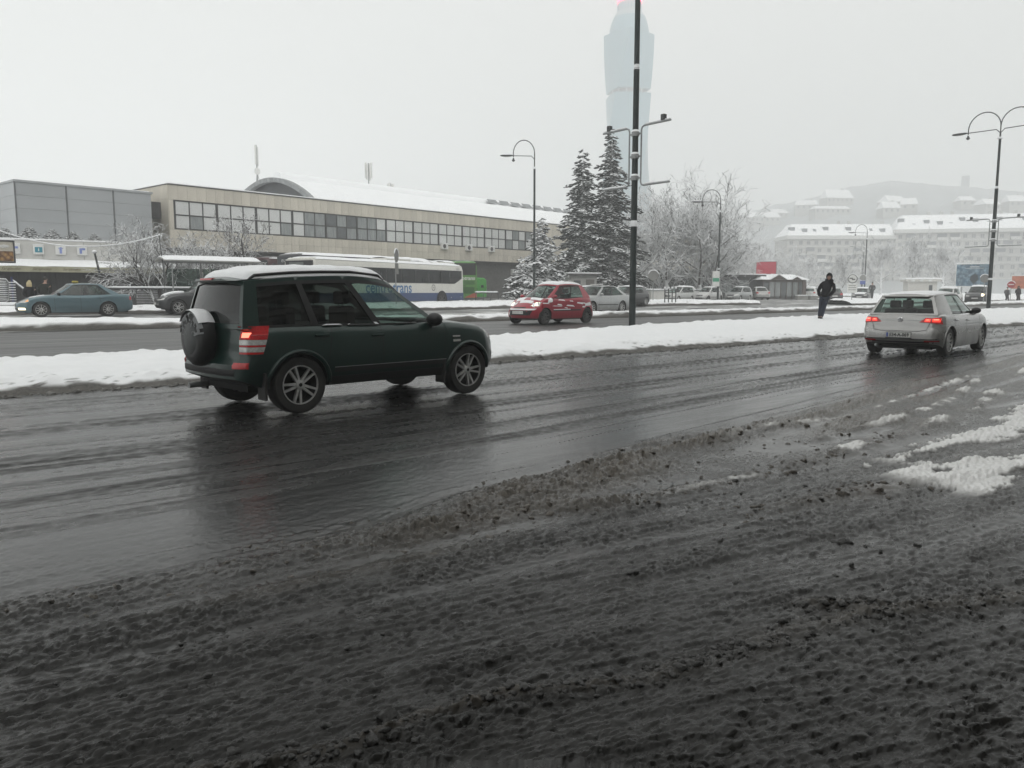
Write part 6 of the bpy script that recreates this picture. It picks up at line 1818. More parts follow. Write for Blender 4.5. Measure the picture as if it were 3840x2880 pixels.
def grow(seed, h, spread, levels, trunk_r, fork=.25, upright=.5, stems=1, droop=.0, kids=(7, 6, 6, 5, 4), twig_r=.014):
    r = random.Random(seed)
    big, fine = [], []
    def branch(p, d, ln, rad, lv):
        nseg = 5 if lv == 0 else (4 if lv < 3 else 3)
        pts = [p]; rads = [rad]
        q = p.copy(); dd = d.copy()
        for i in range(nseg):
            dd = dd + Vector((r.uniform(-1, 1), r.uniform(-1, 1), r.uniform(-.6, .8))) * ((.07, .16, .26, .40, .5)[lv]) + Vector((0, 0, (upright * .12 if lv < 3 else -droop * .25)))
            dd.normalize()
            q = q + dd * (ln / nseg); pts.append(q.copy()); rads.append(max(rad * (1 - .72 * (i + 1) / nseg), twig_r * .7))
        for i in range(nseg):
            (big if lv < 2 else fine).append((pts[i], pts[i + 1], rads[i], rads[i + 1]))
        if lv >= levels: return
        k = kids[lv]
        for i in range(k):
            f = (fork if lv == 0 else .12) + (1 - (fork if lv == 0 else .12)) * (i + r.uniform(.2, 1)) / k
            f = min(f, .995); x = f * nseg; j = min(int(x), nseg - 1); pp = pts[j].lerp(pts[j + 1], x - j)
            ax = (pts[j + 1] - pts[j]).normalized()
            ang = r.uniform(0, 2 * PI) if lv < 1 else r.choice((-1, 1)) * r.uniform(.3, 1.6) + (PI / 2 if r.random() < .5 else -PI / 2)
            o_ = ax.orthogonal().normalized(); o_ = Matrix.Rotation(ang, 3, ax) @ o_
            tilt = (r.uniform(.75, 1.25) - .45 * f) if lv == 0 else r.uniform(.4, .95)
            nd_ = (ax * math.cos(tilt) + o_ * math.sin(tilt)).normalized()
            l2 = (spread * r.uniform(.75, 1.15) * (1.12 - .50 * f) if lv == 0 else ln * r.uniform(.42, .68))
            rj = rads[j] * .62
            branch(pp, nd_, l2, max(rj, twig_r), lv + 1)
    for s_ in range(stems):
        a = 2 * PI * s_ / max(stems, 1) + r.uniform(-.4, .4); t = .0 if stems == 1 else r.uniform(.35, .6)
        branch(Vector((0, 0, -.1)), Vector((math.cos(a) * t, math.sin(a) * t, 1)).normalized(), h * (.56 if stems == 1 else .62), trunk_r, 0)
    return big, fine

def tree(name, label, loc, rz, data, group=None, scale=1.0, cat='tree'):
    t = thing(name, label, cat, (loc[0], loc[1], loc[2] if len(loc) > 2 else ztf(loc[1])), rz, group)
    t.scale = (scale, scale, scale)
    for nm, me in data:
        o_ = bpy.data.objects.new(nm, me); link(o_, t)
    return t

def tree_data(big, fine, m_big, m_fine, n_big=6, n_fine=3, leaves=None):
    out = []
    for nm, segs, m_, n in (('trunk', big, m_big, n_big), ('crown', fine, m_fine, n_fine)):
        V, Q = tubes([s_[0] for s_ in segs], [s_[1] for s_ in segs], [s_[2] for s_ in segs], [s_[3] for s_ in segs], n)
        o_ = mesh_np(nm, V, Q, m_, smooth=180 if n > 4 else None); me = o_.data; bpy.data.objects.remove(o_); out.append((nm, me))
    if leaves:
        V = []; Q = []
        rr_ = random.Random(5)
        for p, s_ in leaves:
            k = len(V); a = rr_.uniform(0, 6); x, y = math.cos(a) * s_, math.sin(a) * s_
            V += [p + Vector((x, y, 0)), p + Vector((-y * .6, x * .6, -s_ * .6)), p + Vector((-x, -y, -s_ * .3)), p + Vector((y * .6, -x * .6, s_ * .3))]
            Q.append((k, k + 1, k + 2, k + 3))
        o_ = mesh_np('leaves', np.array([tuple(v) for v in V]), np.array(Q), M['leaf_dead']); me = o_.data; bpy.data.objects.remove(o_); out.append(('leaves', me))
    return out

# broad deciduous trees (three shapes, re-used turned and scaled)
D1 = tree_data(*grow(11, 12.0, 6.6, 4, .30, .13, .10, kids=(11, 7, 5, 4), twig_r=.034, droop=.15), M['bark_snow'], M['twig_snow'])
D2 = tree_data(*grow(23, 10.6, 6.8, 4, .28, .12, .05, kids=(11, 7, 5, 4), twig_r=.034, droop=.3), M['bark_snow'], M['twig_snow'])
D3 = tree_data(*grow(37, 11.0, 4.4, 4, .20, .25, .5, kids=(10, 7, 5, 4), twig_r=.03), M['bark_snow'], M['twig_far'])
gp = 'snowy broadleaf trees beside the station'
tree('broadleaf_tree', 'tallest snowy broadleaf tree just right of the banner pole', (72.2, 60.2), .3, D1, gp, 1.04)
tree('broadleaf_tree', 'broad snowy tree behind the pale estate car', (75.0, 57.6), 1.9, D2, gp, 1.16)
tree('broadleaf_tree', 'snowy tree left of the second lamp post', (77.0, 57.5), 3.4, D1, gp, .92)
tree('broadleaf_tree', 'drooping snowy tree at the right end of the tree group', (79.0, 59.5), 4.4, D2, gp, .66)
tree('broadleaf_tree', 'snowy tree behind the banner pole and the spruces', (67.5, 62.3), 5.3, D2, gp, .95)
tree('broadleaf_tree', 'snowy tree above the low dark building', (76.5, 65.0), .9, D2, gp, .95)
gp = 'bare snowy trees beyond the junction'
tree('broadleaf_tree', 'snowy tree behind the red billboard', (112.5, 74.5), 2.2, D1, gp, .72)
tree('broadleaf_tree', 'snowy tree left of the red billboard', (104.5, 74), 5.2, D2, gp, .72)
tree('broadleaf_tree', 'snowy tree between red billboard and far terrace', (127.2, 78.3), .2, D2, gp, .70)
tree('broadleaf_tree', 'slender bare tree right of the row of street lamps', (139.7, 68.0), .7, D3, gp, 1.05)
tree('broadleaf_tree', 'wide bare tree above the white kiosk', (146.5, 65.3), 2.7, D3, gp, 1.15)
tree('broadleaf_tree', 'bare tree between kiosk and blue billboard', (149.5, 61.5), 4.6, D3, gp, 1.0)
tree('broadleaf_tree', 'small bare tree beside the blue billboard', (131, 51.5), 1.2, D3, gp, .62)
tree('broadleaf_tree', 'slim bare tree above the tow-away sign', (131.0, 70.5), 3.3, D3, gp, .80)
tree('broadleaf_tree', 'bare tree before the left end of the terrace', (150, 88.0), 5.9, D3, gp, .85)
tree('broadleaf_tree', 'hazy tree top above the metal hall', (13.4, 124), 1.4, D1, None, 1.15)
# low spreading snow-laden tree by the kiosks
big, fine = grow(51, 5.2, 2.9, 4, .13, .35, .15, stems=4, droop=.7, kids=(6, 6, 5, 4), twig_r=.013)
tree('ornamental_tree', 'low spreading snow-laden tree in front of the lettered kiosks', (12.4, 46.8), .5, tree_data(big, fine, M['bark_near'], M['twig_near'], 7, 4), None, .92)
big, fine = grow(57, 4.4, 2.4, 4, .11, .35, .2, stems=3, droop=.6, kids=(6, 5, 5, 4), twig_r=.013)
tree('ornamental_tree', 'second snow-laden tree beside the bus shelter', (15.6, 47.6), 2.5, tree_data(big, fine, M['bark_near'], M['twig_near'], 7, 4), None, .9)
big, fine = grow(61, 8.6, 3.0, 4, .15, .30, .7, kids=(9, 6, 5, 4), twig_r=.014)
rl = random.Random(3)
lv = [(s_[1], rl.uniform(.05, .085)) for s_ in fine if s_[1].z > 4.0 and rl.random() < .10]
tree('broadleaf_tree', 'snowy tree with clinging dead leaves before the ribbon windows', (20.9, 55.4), 1.0, tree_data(big, fine, M['bark_near'], M['twig_near'], 7, 4, lv), None, .93)

def spruce_data(seed, h, rad, m_, nb, per=7, tw=13, size=.30):
    r = np.random.default_rng(seed)
    Vs, Fs = [], []
    base = 0
    for i in range(nb):
        f = 1 - (1 - (i + r.uniform(0, 1)) / nb) ** .72; z0 = h * (.04 + .95 * f)
        L0 = rad * (1 - f) ** .80 * (1 if f > .06 else .8)
        a = i * 2.39996 + r.uniform(-.5, .5)
        L = L0 * r.choice([.5, .75, .95, 1.1, 1.28]) * r.uniform(.9, 1.1) + .10; nn = max(3, int(tw * (L / rad) ** .7))
        s = (np.arange(nn) + r.uniform(.1, .95, nn)) / nn
        sag = r.uniform(.22, .52); lift = r.uniform(.05, .28); bend = r.uniform(-.35, .35)
        for side in (-1, 0, 1):
            ss = s if side else s[::2]
            m = len(ss)
            rr_ = L * ss; dz = z0 - L * (.05 * ss + sag * ss ** 2) + L * lift * ss ** 4 + r.normal(0, .05, m)
            aa_ = a + bend * ss ** 2
            px_, py_ = np.cos(aa_) * rr_, np.sin(aa_) * rr_
            ang = aa_ + side * r.uniform(.35, 1.15, m)
            ln = size * (1.15 - .55 * ss) * r.uniform(.55, 1.45, m) * (.5 + .5 * L / rad) * (1 if side else .85)
            wd = ln * r.uniform(.16, .30, m); up = ln * .12
            dx, dy = np.cos(ang), np.sin(ang); drop = -.34 * ln * r.uniform(.2, 1.8, m)
            P = np.stack([px_, py_, dz], 1)
            lat = np.stack([-dy, dx, r.normal(0, .25, m)], 1); fw = np.stack([dx * ln, dy * ln, drop], 1)
            zz = np.zeros(m)
            V = np.stack([P + lat * wd[:, None] * .6, P - lat * wd[:, None] * .6, P + fw, P + fw * .45 + np.stack([zz, zz, up], 1), P + fw * .5 - np.stack([zz, zz, up * 1.4], 1),
                          P + fw * .55 + lat * wd[:, None], P + fw * .55 - lat * wd[:, None]], 1)
            tri = np.array([[0, 5, 3], [5, 2, 3], [2, 6, 3], [6, 1, 3], [1, 0, 3], [5, 0, 4], [2, 5, 4], [6, 2, 4], [1, 6, 4], [0, 1, 4]])
            Vs.append(V.reshape(-1, 3)); Fs.append((tri[None] + (np.arange(m) * 7)[:, None, None] + base).reshape(-1, 3)); base += m * 7
    o_ = mesh_np('crown', np.concatenate(Vs), np.concatenate(Fs), m_); me = o_.data; bpy.data.objects.remove(o_)
    tk = MB().tube([(0, 0, -.2), (.03, 0, h * .4), (0, .02, h * .8), (0, 0, h)], [.02 * h, .015 * h, .006 * h, .004], 9)
    return [('trunk', tk.mesh('trunk', M['bark_snow'], 60)), ('crown', me)]
tree('spruce_tree', 'tall dark spruce with snowy boughs, left of the tallest pair', (56.2, 57.9), .4, spruce_data(3, 15.2, 3.9, M['needle'], 190, 8, 15, .95))
tree('spruce_tree', 'tallest dark spruce beside the banner pole', (58.9, 56.6), 2.0, spruce_data(5, 17.4, 4.0, M['needle'], 215, 8, 15, .95))
tree('spruce_tree', 'young snow-laden spruce behind the lamp post', (44.0, 50.2), .9, spruce_data(8, 7.2, 2.6, M['needle2'], 150, 7, 10, .70))
tree('spruce_tree', 'low bushy snow-laden spruce left of the lamp post', (40.6, 48.6), 3.0, spruce_data(9, 3.5, 2.3, M['needle2'], 95, 8, 10, .65))
sh = spruce_data(12, .75, .75, M['needle3'], 70, 9, 8, .22)
for x, y, s_, lab in ((6.9, 58.6, 1.0, 'first'), (8.2, 58.7, 1.15, 'second'), (9.5, 58.6, 1.05, 'third'), (10.7, 58.7, .9, 'fourth'), (11.9, 58.6, .8, 'fifth'), (5.5, 58.8, .9, 'leftmost')):
    tree('shrub', 'snow-covered %s on the kiosk roof' % ('leftmost shrub, cut by the frame,' if lab == 'leftmost' else lab + ' full shrub from the left'), (x, y, 4.72), x, sh, 'snowy shrubs on the kiosk roof', s_ * .95, 'shrub')

# ================================================================== POLES, LAMPS, SIGNS
def snow_bar(root, p0, p1, r, name='snow_ridge'):
    """ridge of snow lying along a bar"""
    p0, p1 = Vector(p0), Vector(p1); n = 14
    pts = [p0.lerp(p1, k / (n - 1)) + Vector((0, 0, r * .75 + random.uniform(-.004, .008))) for k in range(n)]
    MB().tube(pts, [r * (.35 if k in (0, n - 1) else random.uniform(.8, 1.1)) for k in range(n)], 7).build(name, M['snow_car'], root, 60)
def banner_pole(label, loc, zc, ztop, r0, r1, arm, zs, seed, lamps=False):
    g = gz(*loc) - .05
    t = thing('banner_pole' if not lamps else 'street_lamp', label, 'pole' if not lamps else 'street lamp', (loc[0], loc[1], g), 0)
    zc = [z - g for z in zc]; zs = [z - g for z in zs]; H_ = ztop - g
    j = [z - g for z in (9.0,)] if not lamps else [6.9 - g + 1.6]
    zj = (8.7 - g) if not lamps else (8.2 - g)
    MB().tube([(0, 0, -.3), (0, 0, 3.0), (0, 0, zj)], [r0, r0 * .93, r0 * .82], 20).build('lower_shaft', M['pole_green'], t, 60)
    MB().tube([(0, 0, zj), (0, 0, H_)], [r1 * 1.05, r1], 20).build('upper_shaft', M['pole_green'], t, 60)
    MB().lathe([(r0 * .84, zj - .04), (r0 * .80, zj + .02), (r1 * 1.05, zj + .12)], 18, 'z').build('joint_snow', M['snow_car'], t, 60)
    for z in zc:
        cl = MB().lathe([(r0 * .86, z - .07), (r0 * 1.12, z - .07), (r0 * 1.12, z + .07), (r0 * .86, z + .07)], 20)
        cl.box(-.05, .05, -r0 * 1.5, r0 * 1.5, z - .03, z + .03)
        q = cl.build('clamp', M['steel'], t, 40)
        MB().lathe([(r0 * 1.15, z + .07), (r0 * 1.10, z + .11), (r0 * .85, z + .14)], 16).build('clamp_snow', M['snow_car'], q, 60)
    MB().lathe([(r0 * .9, 2.0 if lamps else 3.35), (r0 * 1.15, 2.05 if lamps else 3.4), (r0 * .85, 2.2 if lamps else 3.6)], 16).build('snow_collar', M['snow_car'], t, 60)
    for sg in (1, -1):          # frames stand across the road (along Y)
        y0 = sg * .26; y1 = sg * (.26 + arm); zt_, zb_ = zs
        rb = .028
        P_ = [(0, y1, zt_), (0, y0 + sg * .12, zt_), (0, y0 + sg * .035, zt_ - .035), (0, y0, zt_ - .12), (0, y0, zb_ + .12), (0, y0 + sg * .035, zb_ + .035), (0, y0 + sg * .12, zb_), (0, y1, zb_)]
        fr = MB().tube(P_, rb, 8)
        fr.tube([(0, 0, zc[0]), (0, y0, zc[0])], .02, 6).tube([(0, 0, zc[-1]), (0, y0, zc[-1])], .02, 6).tube([(0, 0, zc[1]), (0, y0, zc[1])], .02, 6)
        fq = fr.build('banner_frame', M['steel'], t, 60)
        snow_bar(fq, (0, y0 + sg * .12, zt_ + .02), (0, y1, zt_ + .02), .032); snow_bar(fq, (0, y0 + sg * .12, zb_ + .02), (0, y1, zb_ + .02), .032)
        MB().box(-.07, .07, y1 - sg * .30 - .07, y1 - sg * .30 + .07, zt_ + .04, zt_ + .22, 0, .01).build('floodlight', M['lamp_grey'], fq)  # little camera box near the arm end, gives no light
        for k in range(4):
            y = y0 + sg * (.2 + arm * .25 * k); MB().tube([(0, y, zt_ - .03), (0, y, zt_ - .03 - random.uniform(.05, .12))], [.006, .001], 5).build('icicle', M['snow_car'], fq)
    return t, g, H_
banner_pole('tall dark banner pole with empty bracket frames on the median', (19.98, 18.14), [6.61, 5.89, 5.19], 14.5, .115, .085, 1.22, (6.83, 4.93), 1)

def lamp_arm(t, H_, d, reach=1.7, rise=.95, bell=True):
    """arched arm with flat bracket and lamp head; d: unit (x,y)"""
    pts = [(d[0] * reach * .5 * (1 - math.cos(a)), d[1] * reach * .5 * (1 - math.cos(a)), H_ + rise * math.sin(a)) for a in np.linspace(0, PI, 16)]
    pts = [(0, 0, H_ - .6)] + pts + [(d[0] * reach, d[1] * reach, H_ - .28)]
    MB().tube(pts, .035, 8).build('arch', M['lamp_grey'], t, 60)
    MB().tube([(0, 0, H_ - .45), (d[0] * .25, d[1] * .25, H_ - .20), (d[0] * (reach + .1), d[1] * (reach + .1), H_ - .18)], .028, 8).build('bracket', M['lamp_grey'], t, 60)
    o_ = thing_part = MB()
    ang = math.atan2(d[1], d[0])
    hd_ = MB().ball((0, 0, 0), (.50, .17, .085), 0, 16, 8)
    q = hd_.build('lamp_head', M['lamp_grey'], t, 60, (d[0] * (reach + .55), d[1] * (reach + .55), H_ - .17), ang)
    MB().ball((0, 0, -.055), (.30, .12, .05), 0, 12, 6).build('diffuser', M['lens_clear'], q, 60)
    MB().ball((0, 0, .055), (.47, .15, .065), 0, 14, 6).build('head_snow', M['snow_car'], q, 60)
    if bell: MB().lathe([(.001, .08), (.05, .08), (.06, 0), (.12, -.10), (.12, -.13), (.03, -.20), (.001, -.20)], 14, 'z', (d[0] * reach, d[1] * reach, H_ - .42)).build('bell_lamp', M['lamp_grey'], t, 50)

t, g, H_ = banner_pole('tall double-armed street lamp with banner frames at the right', (57.73, 20.81), [6.05, 5.42, 4.82], 11.4, .13, .075, 1.45, (6.22, 4.45), 2, True)
for sg in (1, -1): lamp_arm(t, H_ + .75, (0, sg), 1.95, 1.0)
MB().tube([(0, 0, H_), (0, 0, H_ + .3)], .05, 10).build('neck', M['lamp_grey'], t)
MB().lathe([(.09, H_ - .1), (.16, H_ - .05), (.12, H_ + .05)], 14).build('joint_snow', M['snow_car'], t, 60)
def street_lamp(label, loc, top, d, group='single arched street lamps'):
    g = ztf(loc[1]); t = thing('street_lamp', label, 'street lamp', (loc[0], loc[1], g), 0, group)
    H_ = top - g - .95
    MB().tube([(0, 0, -.2), (0, 0, 3.2)], [.11, .10], 14).build('base', M['pole_green'], t, 60)
    MB().tube([(0, 0, 3.2), (0, 0, H_ - 1.1)], [.085, .075], 14).build('shaft', M['pole_green'], t, 60)
    MB().tube([(0, 0, H_ - 1.1), (0, 0, H_)], .045, 10).build('neck', M['lamp_grey'], t, 60)
    for z in (3.2, H_ - 1.1): MB().lathe([(.11, z - .05), (.12, z), (.06, z + .12)], 12).build('joint_snow', M['snow_car'], t, 60)
    lamp_arm(t, H_, d)
    return t
dl = (-math.cos(R_(-39)), -math.sin(R_(-39)))
street_lamp('arched street lamp standing behind the small red car', (39.41, 45.82), 12.7, (dl[0] * .93, dl[1] * .93))
street_lamp('arched street lamp between parked cars and snowy trees', (63.36, 46.59), 11.07, dl)
for lab, p, top in (('nearest of the four arched street lamps near the tow-away sign', (112.99, 57.38), 11.13), ('second of the four arched street lamps near the tow-away sign', (147.02, 75.13), 11.2),
                    ('third of the four arched street lamps near the tow-away sign', (181.13, 92.81), 11.29), ('leftmost and farthest of the arched street lamps', (206.65, 110.99), 11.37)):
    street_lamp(lab, p, top, dl, 'row of street lamps down the far road')

def road_sign(name, label, loc, zt_, r, face, back=False, plate=None, post_r=.03, ring=None, yaw=None):
    g = ztf(loc[1]); yaw = math.atan2(loc[1], loc[0]) - PI / 2 if yaw is None else yaw
    t = thing(name, label, 'road sign', (loc[0], loc[1], g), yaw)
    zc = zt_ - r - g
    MB().tube([(0, .03, -.2), (0, .03, zc + r * .8)], post_r, 10).build('post', M['steel'], t, 60)
    d = MB().lathe([(.001, -.012), (r, -.012), (r + .012, 0), (r, .008), (.001, .008)], 32, 'y', (0, -.03, zc)).build('disc', face, t, 40)
    if ring: MB().lathe([(r * .80, -.016), (r * .985, -.016)], 32, 'y', (0, -.03, zc)).build('ring', ring, d)
    a = np.linspace(.25, PI - .25, 16)
    MB().tube([((r + .018) * math.cos(q), -.03, zc + (r + .018) * math.sin(q)) for q in a], [.012] + [.035] * 14 + [.012], 7).build('snow_cap', M['snow_car'], t, 60)
    if plate:
        w_, h, m_ = plate
        p_ = MB().box(-w_ / 2, w_ / 2, -.045, -.03, zc - r - h - .06, zc - r - .06, 0, .005).build('plate', m_, t)
        MB().box(-w_ / 2, w_ / 2, -.06, -.02, zc - r - .058, zc - r - .02, 0, .012).build('plate_snow', M['snow_car'], t)
    return t, zc
M['sign_back'] = mat('sign_back', (.22, .22, .21), .6, metal=.2, var=.2)
t, zc = road_sign('road_sign', 'round road sign seen from behind in front of the city bus', (23.97, 40.2), 3.93, .38, M['sign_back'], plate=(.62, .62, M['sign_back']), yaw=R_(50.9 - 90) + R_(80))
t, zc = road_sign('tow_away_sign', 'white tow-away sign with text plate beyond the hooded person', (70.84, 37.14), 3.10, .42, M['white_paint'], plate=(.86, .82, M['white_paint']))
MB().lathe([(.34, -.046), (.44, -.046), (.44, -.03)], 24, 'y', (0, -.0, zc)).build('ring', M['sign_back'], t)
MB().box(-.26, .02, -.05, -.043, zc - .02, zc + .08, 0, .01).box(-.05, .22, -.05, -.0425, zc - .12, zc - .02, 0, .01).build('tow_truck_symbol', M['ink'], t)
for k in range(3): MB().box(-.32, .32, -.050, -.046, zc - .66 - k * .2, zc - .60 - k * .2).build('text_line', M['sign_back'], t)
road_sign('road_sign', 'round sign with snowy rim beside the nearest far street lamp', (109.5, 55.9), 3.9, .40, M['sign_back'], plate=(.7, .5, M['blue_sign']))
road_sign('road_sign', 'round snow-ringed sign in front of the blue billboard', (77.04, 28.21), 3.0, .36, M['sign_back'])
t, zc = road_sign('no_entry_sign', 'red no-entry sign left of the orange billboard', (90.15, 30.52), 2.55, .34, mat('sign_red_face', (.34, .03, .04), .5))
MB().box(-.24, .24, -.05, -.043, zc - .05, zc + .05).build('white_bar', M['white_paint'], t)
road_sign('road_sign', 'round sign on a thin post right behind the banner pole', (48.2, 41.6), 3.15, .40, M['sign_back'])
t = thing('bus_stop_sign', 'white and green bus stop flag on the lamp post', 'sign', (62.6, 46.3, ztf(46)), R_(-39))
MB().box(-.34, .34, -.03, .03, 1.55, 3.0, 0, .01).build('board', M['white_paint'], t)
MB().box(-.30, .30, -.038, -.031, 2.0, 2.35).build('green_band', mat('sign_green', (.03, .28, .16), .5), t)
MB().tube([(.45, 0, 0), (.45, 0, 3.0)], .03).tube([(.3, 0, 2.6), (.45, 0, 2.6)], .02).build('post', M['steel'], t)

# thin rod, cable, crooked lamp post, fences and shelter by the kiosks
t = thing('thin_post', 'thin dark post carrying the snowy cable beside the shelter', 'post', (11.98, 43.46, .6), 0)
MB().tube([(.05, 0, 0), (0, 0, 2.0), (-.12, 0, 3.75)], .022, 7).build('shaft', M['lamp_grey'], t)
MB().tube([(-.12, 0, 3.75), (-.14, 0, 3.85)], .035, 7).build('cap', M['snow_car'], t)
a_, b_ = np.array([5.66, 52.3, 4.95]), np.array([11.86, 43.46, 4.38])
pts = [tuple(a_ * (1 - q) + b_ * q - np.array([0, 0, .78 * 4 * q * (1 - q)])) for q in np.linspace(0, 1, 30)]
o_ = MB().tube(pts, .03, 6).build('snowy_cable', M['snow_car'], None, 60)
tag(o_, 'snow-crusted cable sagging from the sign box to the thin post', 'cable')
t = thing('lamp_bollard', 'crooked dark post with snow cap in front of the lettered fascia', 'post', (9.62, 46.7, .4), 0)
MB().tube([(.06, 0, 0), (.03, 0, 1.4), (0, 0, 2.1), (-.16, 0, 3.1)], [.07, .065, .06, .05], 9).build('shaft', M['lamp_grey'], t, 60)
MB().ball((-.17, 0, 3.17), (.13, .13, .10), 0, 12, 7).build('snow_cap', M['snow_car'], t, 60)

t = thing('bus_shelter', 'long bus shelter with curved snow-covered canopy behind the off-road car', 'shelter', (11.9, 43.75, ztf(43.7) + .3), R_(-1))
Lc = 5.0
cv = [(-.95 + 1.9 * q, 2.30 + .26 * math.sin(PI * (.12 + .76 * q)) - .0) for q in np.linspace(0, 1, 12)]
MB().prism(cv + [(y, z - .05) for y, z in cv[::-1]], 0, Lc, 'yz').build('canopy', M['kiosk_white'], t, 40)
ug, vg = np.meshgrid(np.linspace(-.02, Lc + .02, 60), np.linspace(0, 1, 14), indexing='ij')
mesh_np('canopy_snow', np.stack([ug, -1.0 + 2.0 * vg, 2.31 + .26 * np.sin(PI * (.12 + .76 * vg)) + (.10 + .03 * fbm(ug, vg * 3, 2, 3)) * np.sqrt(np.clip(1 - np.abs(2 * vg - 1) ** 6, 0, 1)) * np.sqrt(np.clip(1 - np.abs(2 * ug / Lc - 1) ** 30, 0, 1))], -1).reshape(-1, 3), grid_faces(60, 14), M['snow_car'], t, smooth=60)
for k in range(3):
    for y in (-.75, .75): MB().tube([(.4 + k * 1.9, y, -.5), (.4 + k * 1.9, y, 2.38)], .035, 8).build('post', M['steel'], t, 60)
for y in (-.75, .75): MB().tube([(.1, y, 2.32), (Lc - .1, y, 2.32)], .03, 7).build('beam', M['steel'], t, 60)
for k in range(2): MB().box(.5 + k * 1.9, 2.2 + k * 1.9, .73, .745, .35, 2.0).build('glass_panel', M['glass'], t)

def rail_fence(label, p0, p1, n, h=1.05, slat=False):
    ln = math.hypot(p1[0] - p0[0], p1[1] - p0[1]); t = thing('railing', label, 'railing', (p0[0], p0[1], ztf(p0[1]) + .22), math.atan2(p1[1] - p0[1], p1[0] - p0[0]), 'snowy tube railings')
    MB().tube([(0, 0, h), (ln, 0, h)], .035, 8).build('top_rail', M['lamp_grey'], t, 60)
    snow_bar(t, (0, 0, h + .04), (ln, 0, h + .04), .05)
    MB().tube([(0, 0, .12), (ln, 0, .12)], .025, 8).build('bottom_rail', M['lamp_grey'], t, 60)
    for k in range(n + 1):
        x = ln * k / n; MB().tube([(x - .12, 0, -.3), (x + .16, 0, h)], .025, 7).build('post', M['lamp_grey'], t, 60)
        if k < n and slat:
            for j in range(9): MB().tube([(x + .1, 0, .2 + j * .085), (x + ln / n - .1, 0, .2 + j * .085)], .010, 5).build('bar', M['steel_snow'], t)
    return t
rail_fence('slanted tube railing between taxi and dark car', (9.3, 43.7), (14.2, 43.3), 4, 1.0, True)
rail_fence('low dark railing at the tail of the city bus', (33.2, 45.0), (36.2, 46.2), 3, .75)
rail_fence('railing behind the pale estate car', (54.0, 49.5), (70.5, 53.0), 9, .95)
t = thing('slatted_barrier', 'snow-crusted slatted metal barrier at the left edge by the kiosks', 'barrier', (4.3, 45.4, ztf(45) + .42), R_(-6))
MB().tube([(-1.0, 0, .1), (.85, 0, .1), (1.0, 0, .22), (1.05, 0, 1.0), (.92, 0, 1.22), (-1.0, 0, 1.28)], .045, 8).build('frame', M['steel_snow'], t, 60)
for k in range(11):
    MB().tube([(-1.0, 0, .2 + k * .095), (1.0, 0, .2 + k * .09)], .016, 6).build('slat', M['lamp_grey'], t)
    snow_bar(t, (-1.0, -.01, .215 + k * .095), (1.0, -.01, .215 + k * .09), .022, 'slat_snow')
MB().box(1.12, 1.2, -.05, .05, -.5, 1.35).build('blue_post', mat('blue_post', (.04, .05, .14), .5), t)
for k in range(9): MB().box(1.02, 1.3, -.06, .06, .1 + k * .12, .14 + k * .12, 0, .01).build('rung_snow', M['snow_car'], t)
MB().tube([(1.2, 0, 1.15), (1.75, -.1, .62)], .03, 7).build('strut', M['steel_snow'], t)
snow_bar(t, (1.2, 0, 1.18), (1.75, -.1, .65), .035)
o_ = MB().box(-3.5, 1.6, -.3, .3, -.5, .42, 0, .03).build('low_wall', M['concrete'], None, None, (4.2, 44.2, ztf(44)), R_(-4))
tag(o_, 'low concrete wall with snow top left of the taxi', 'wall')
q = MB().box(-3.5, 1.6, -.3, .3, .421, .56, 0, .05).build('snow_top', M['snow_car'], o_)
t = thing('bollard_rack', 'dark iron bollard rack with snow caps right of the banner pole', 'rack', (47.6, 39.9, ztf(40) + .30), R_(-20))
for k in range(4): 
    MB().tube([(k * .32, 0, 0), (k * .32, 0, 1.05)], .045, 8).build('bollard', M['lamp_grey'], t, 60)
    MB().ball((k * .32, 0, 1.12), (.085, .085, .10), 0, 8, 6).build('snow_cap', M['snow_car'], t, 60)
MB().tube([(0, 0, .75), (.96, 0, .75)], .03, 7).tube([(0, 0, .3), (.96, 0, .3)], .03, 7).build('rail', M['lamp_grey'], t)
t = thing('bin', 'pale waste container with snowy lid left of the estate car', 'bin', (55.6, 47.6, ztf(47) + .05), R_(-30))
MB().prism([(-.62, 0), (.62, 0), (.70, 1.05), (-.70, 1.05)], -.45, .45, 'xz').build('body', M['kiosk_white'], t)
MB().box(-.74, .74, -.5, .5, 1.05, 1.14, 0, .02).build('lid', M['steel'], t); MB().box(-.74, .74, -.5, .5, 1.141, 1.24, 0, .04).build('lid_snow', M['snow_car'], t)
for k in range(5):
    p_ = (86.5 + k * 1.9, 51.6 - k * .55)
    q = thing('planter', 'snowy planter box %s in front of the pavilion' % ('first from the left', 'second from the left', 'third from the left', 'fourth from the left', 'last at the right')[k], 'planter', (p_[0], p_[1], ztf(p_[1])), R_(-20), 'planters before the pavilion')
    MB().box(-.75, .75, -.25, .25, 0, .5).build('box', M['concrete'], q); MB().box(-.75, .75, -.25, .25, .501, .62, 0, .05).build('snow_top', M['snow_car'], q)

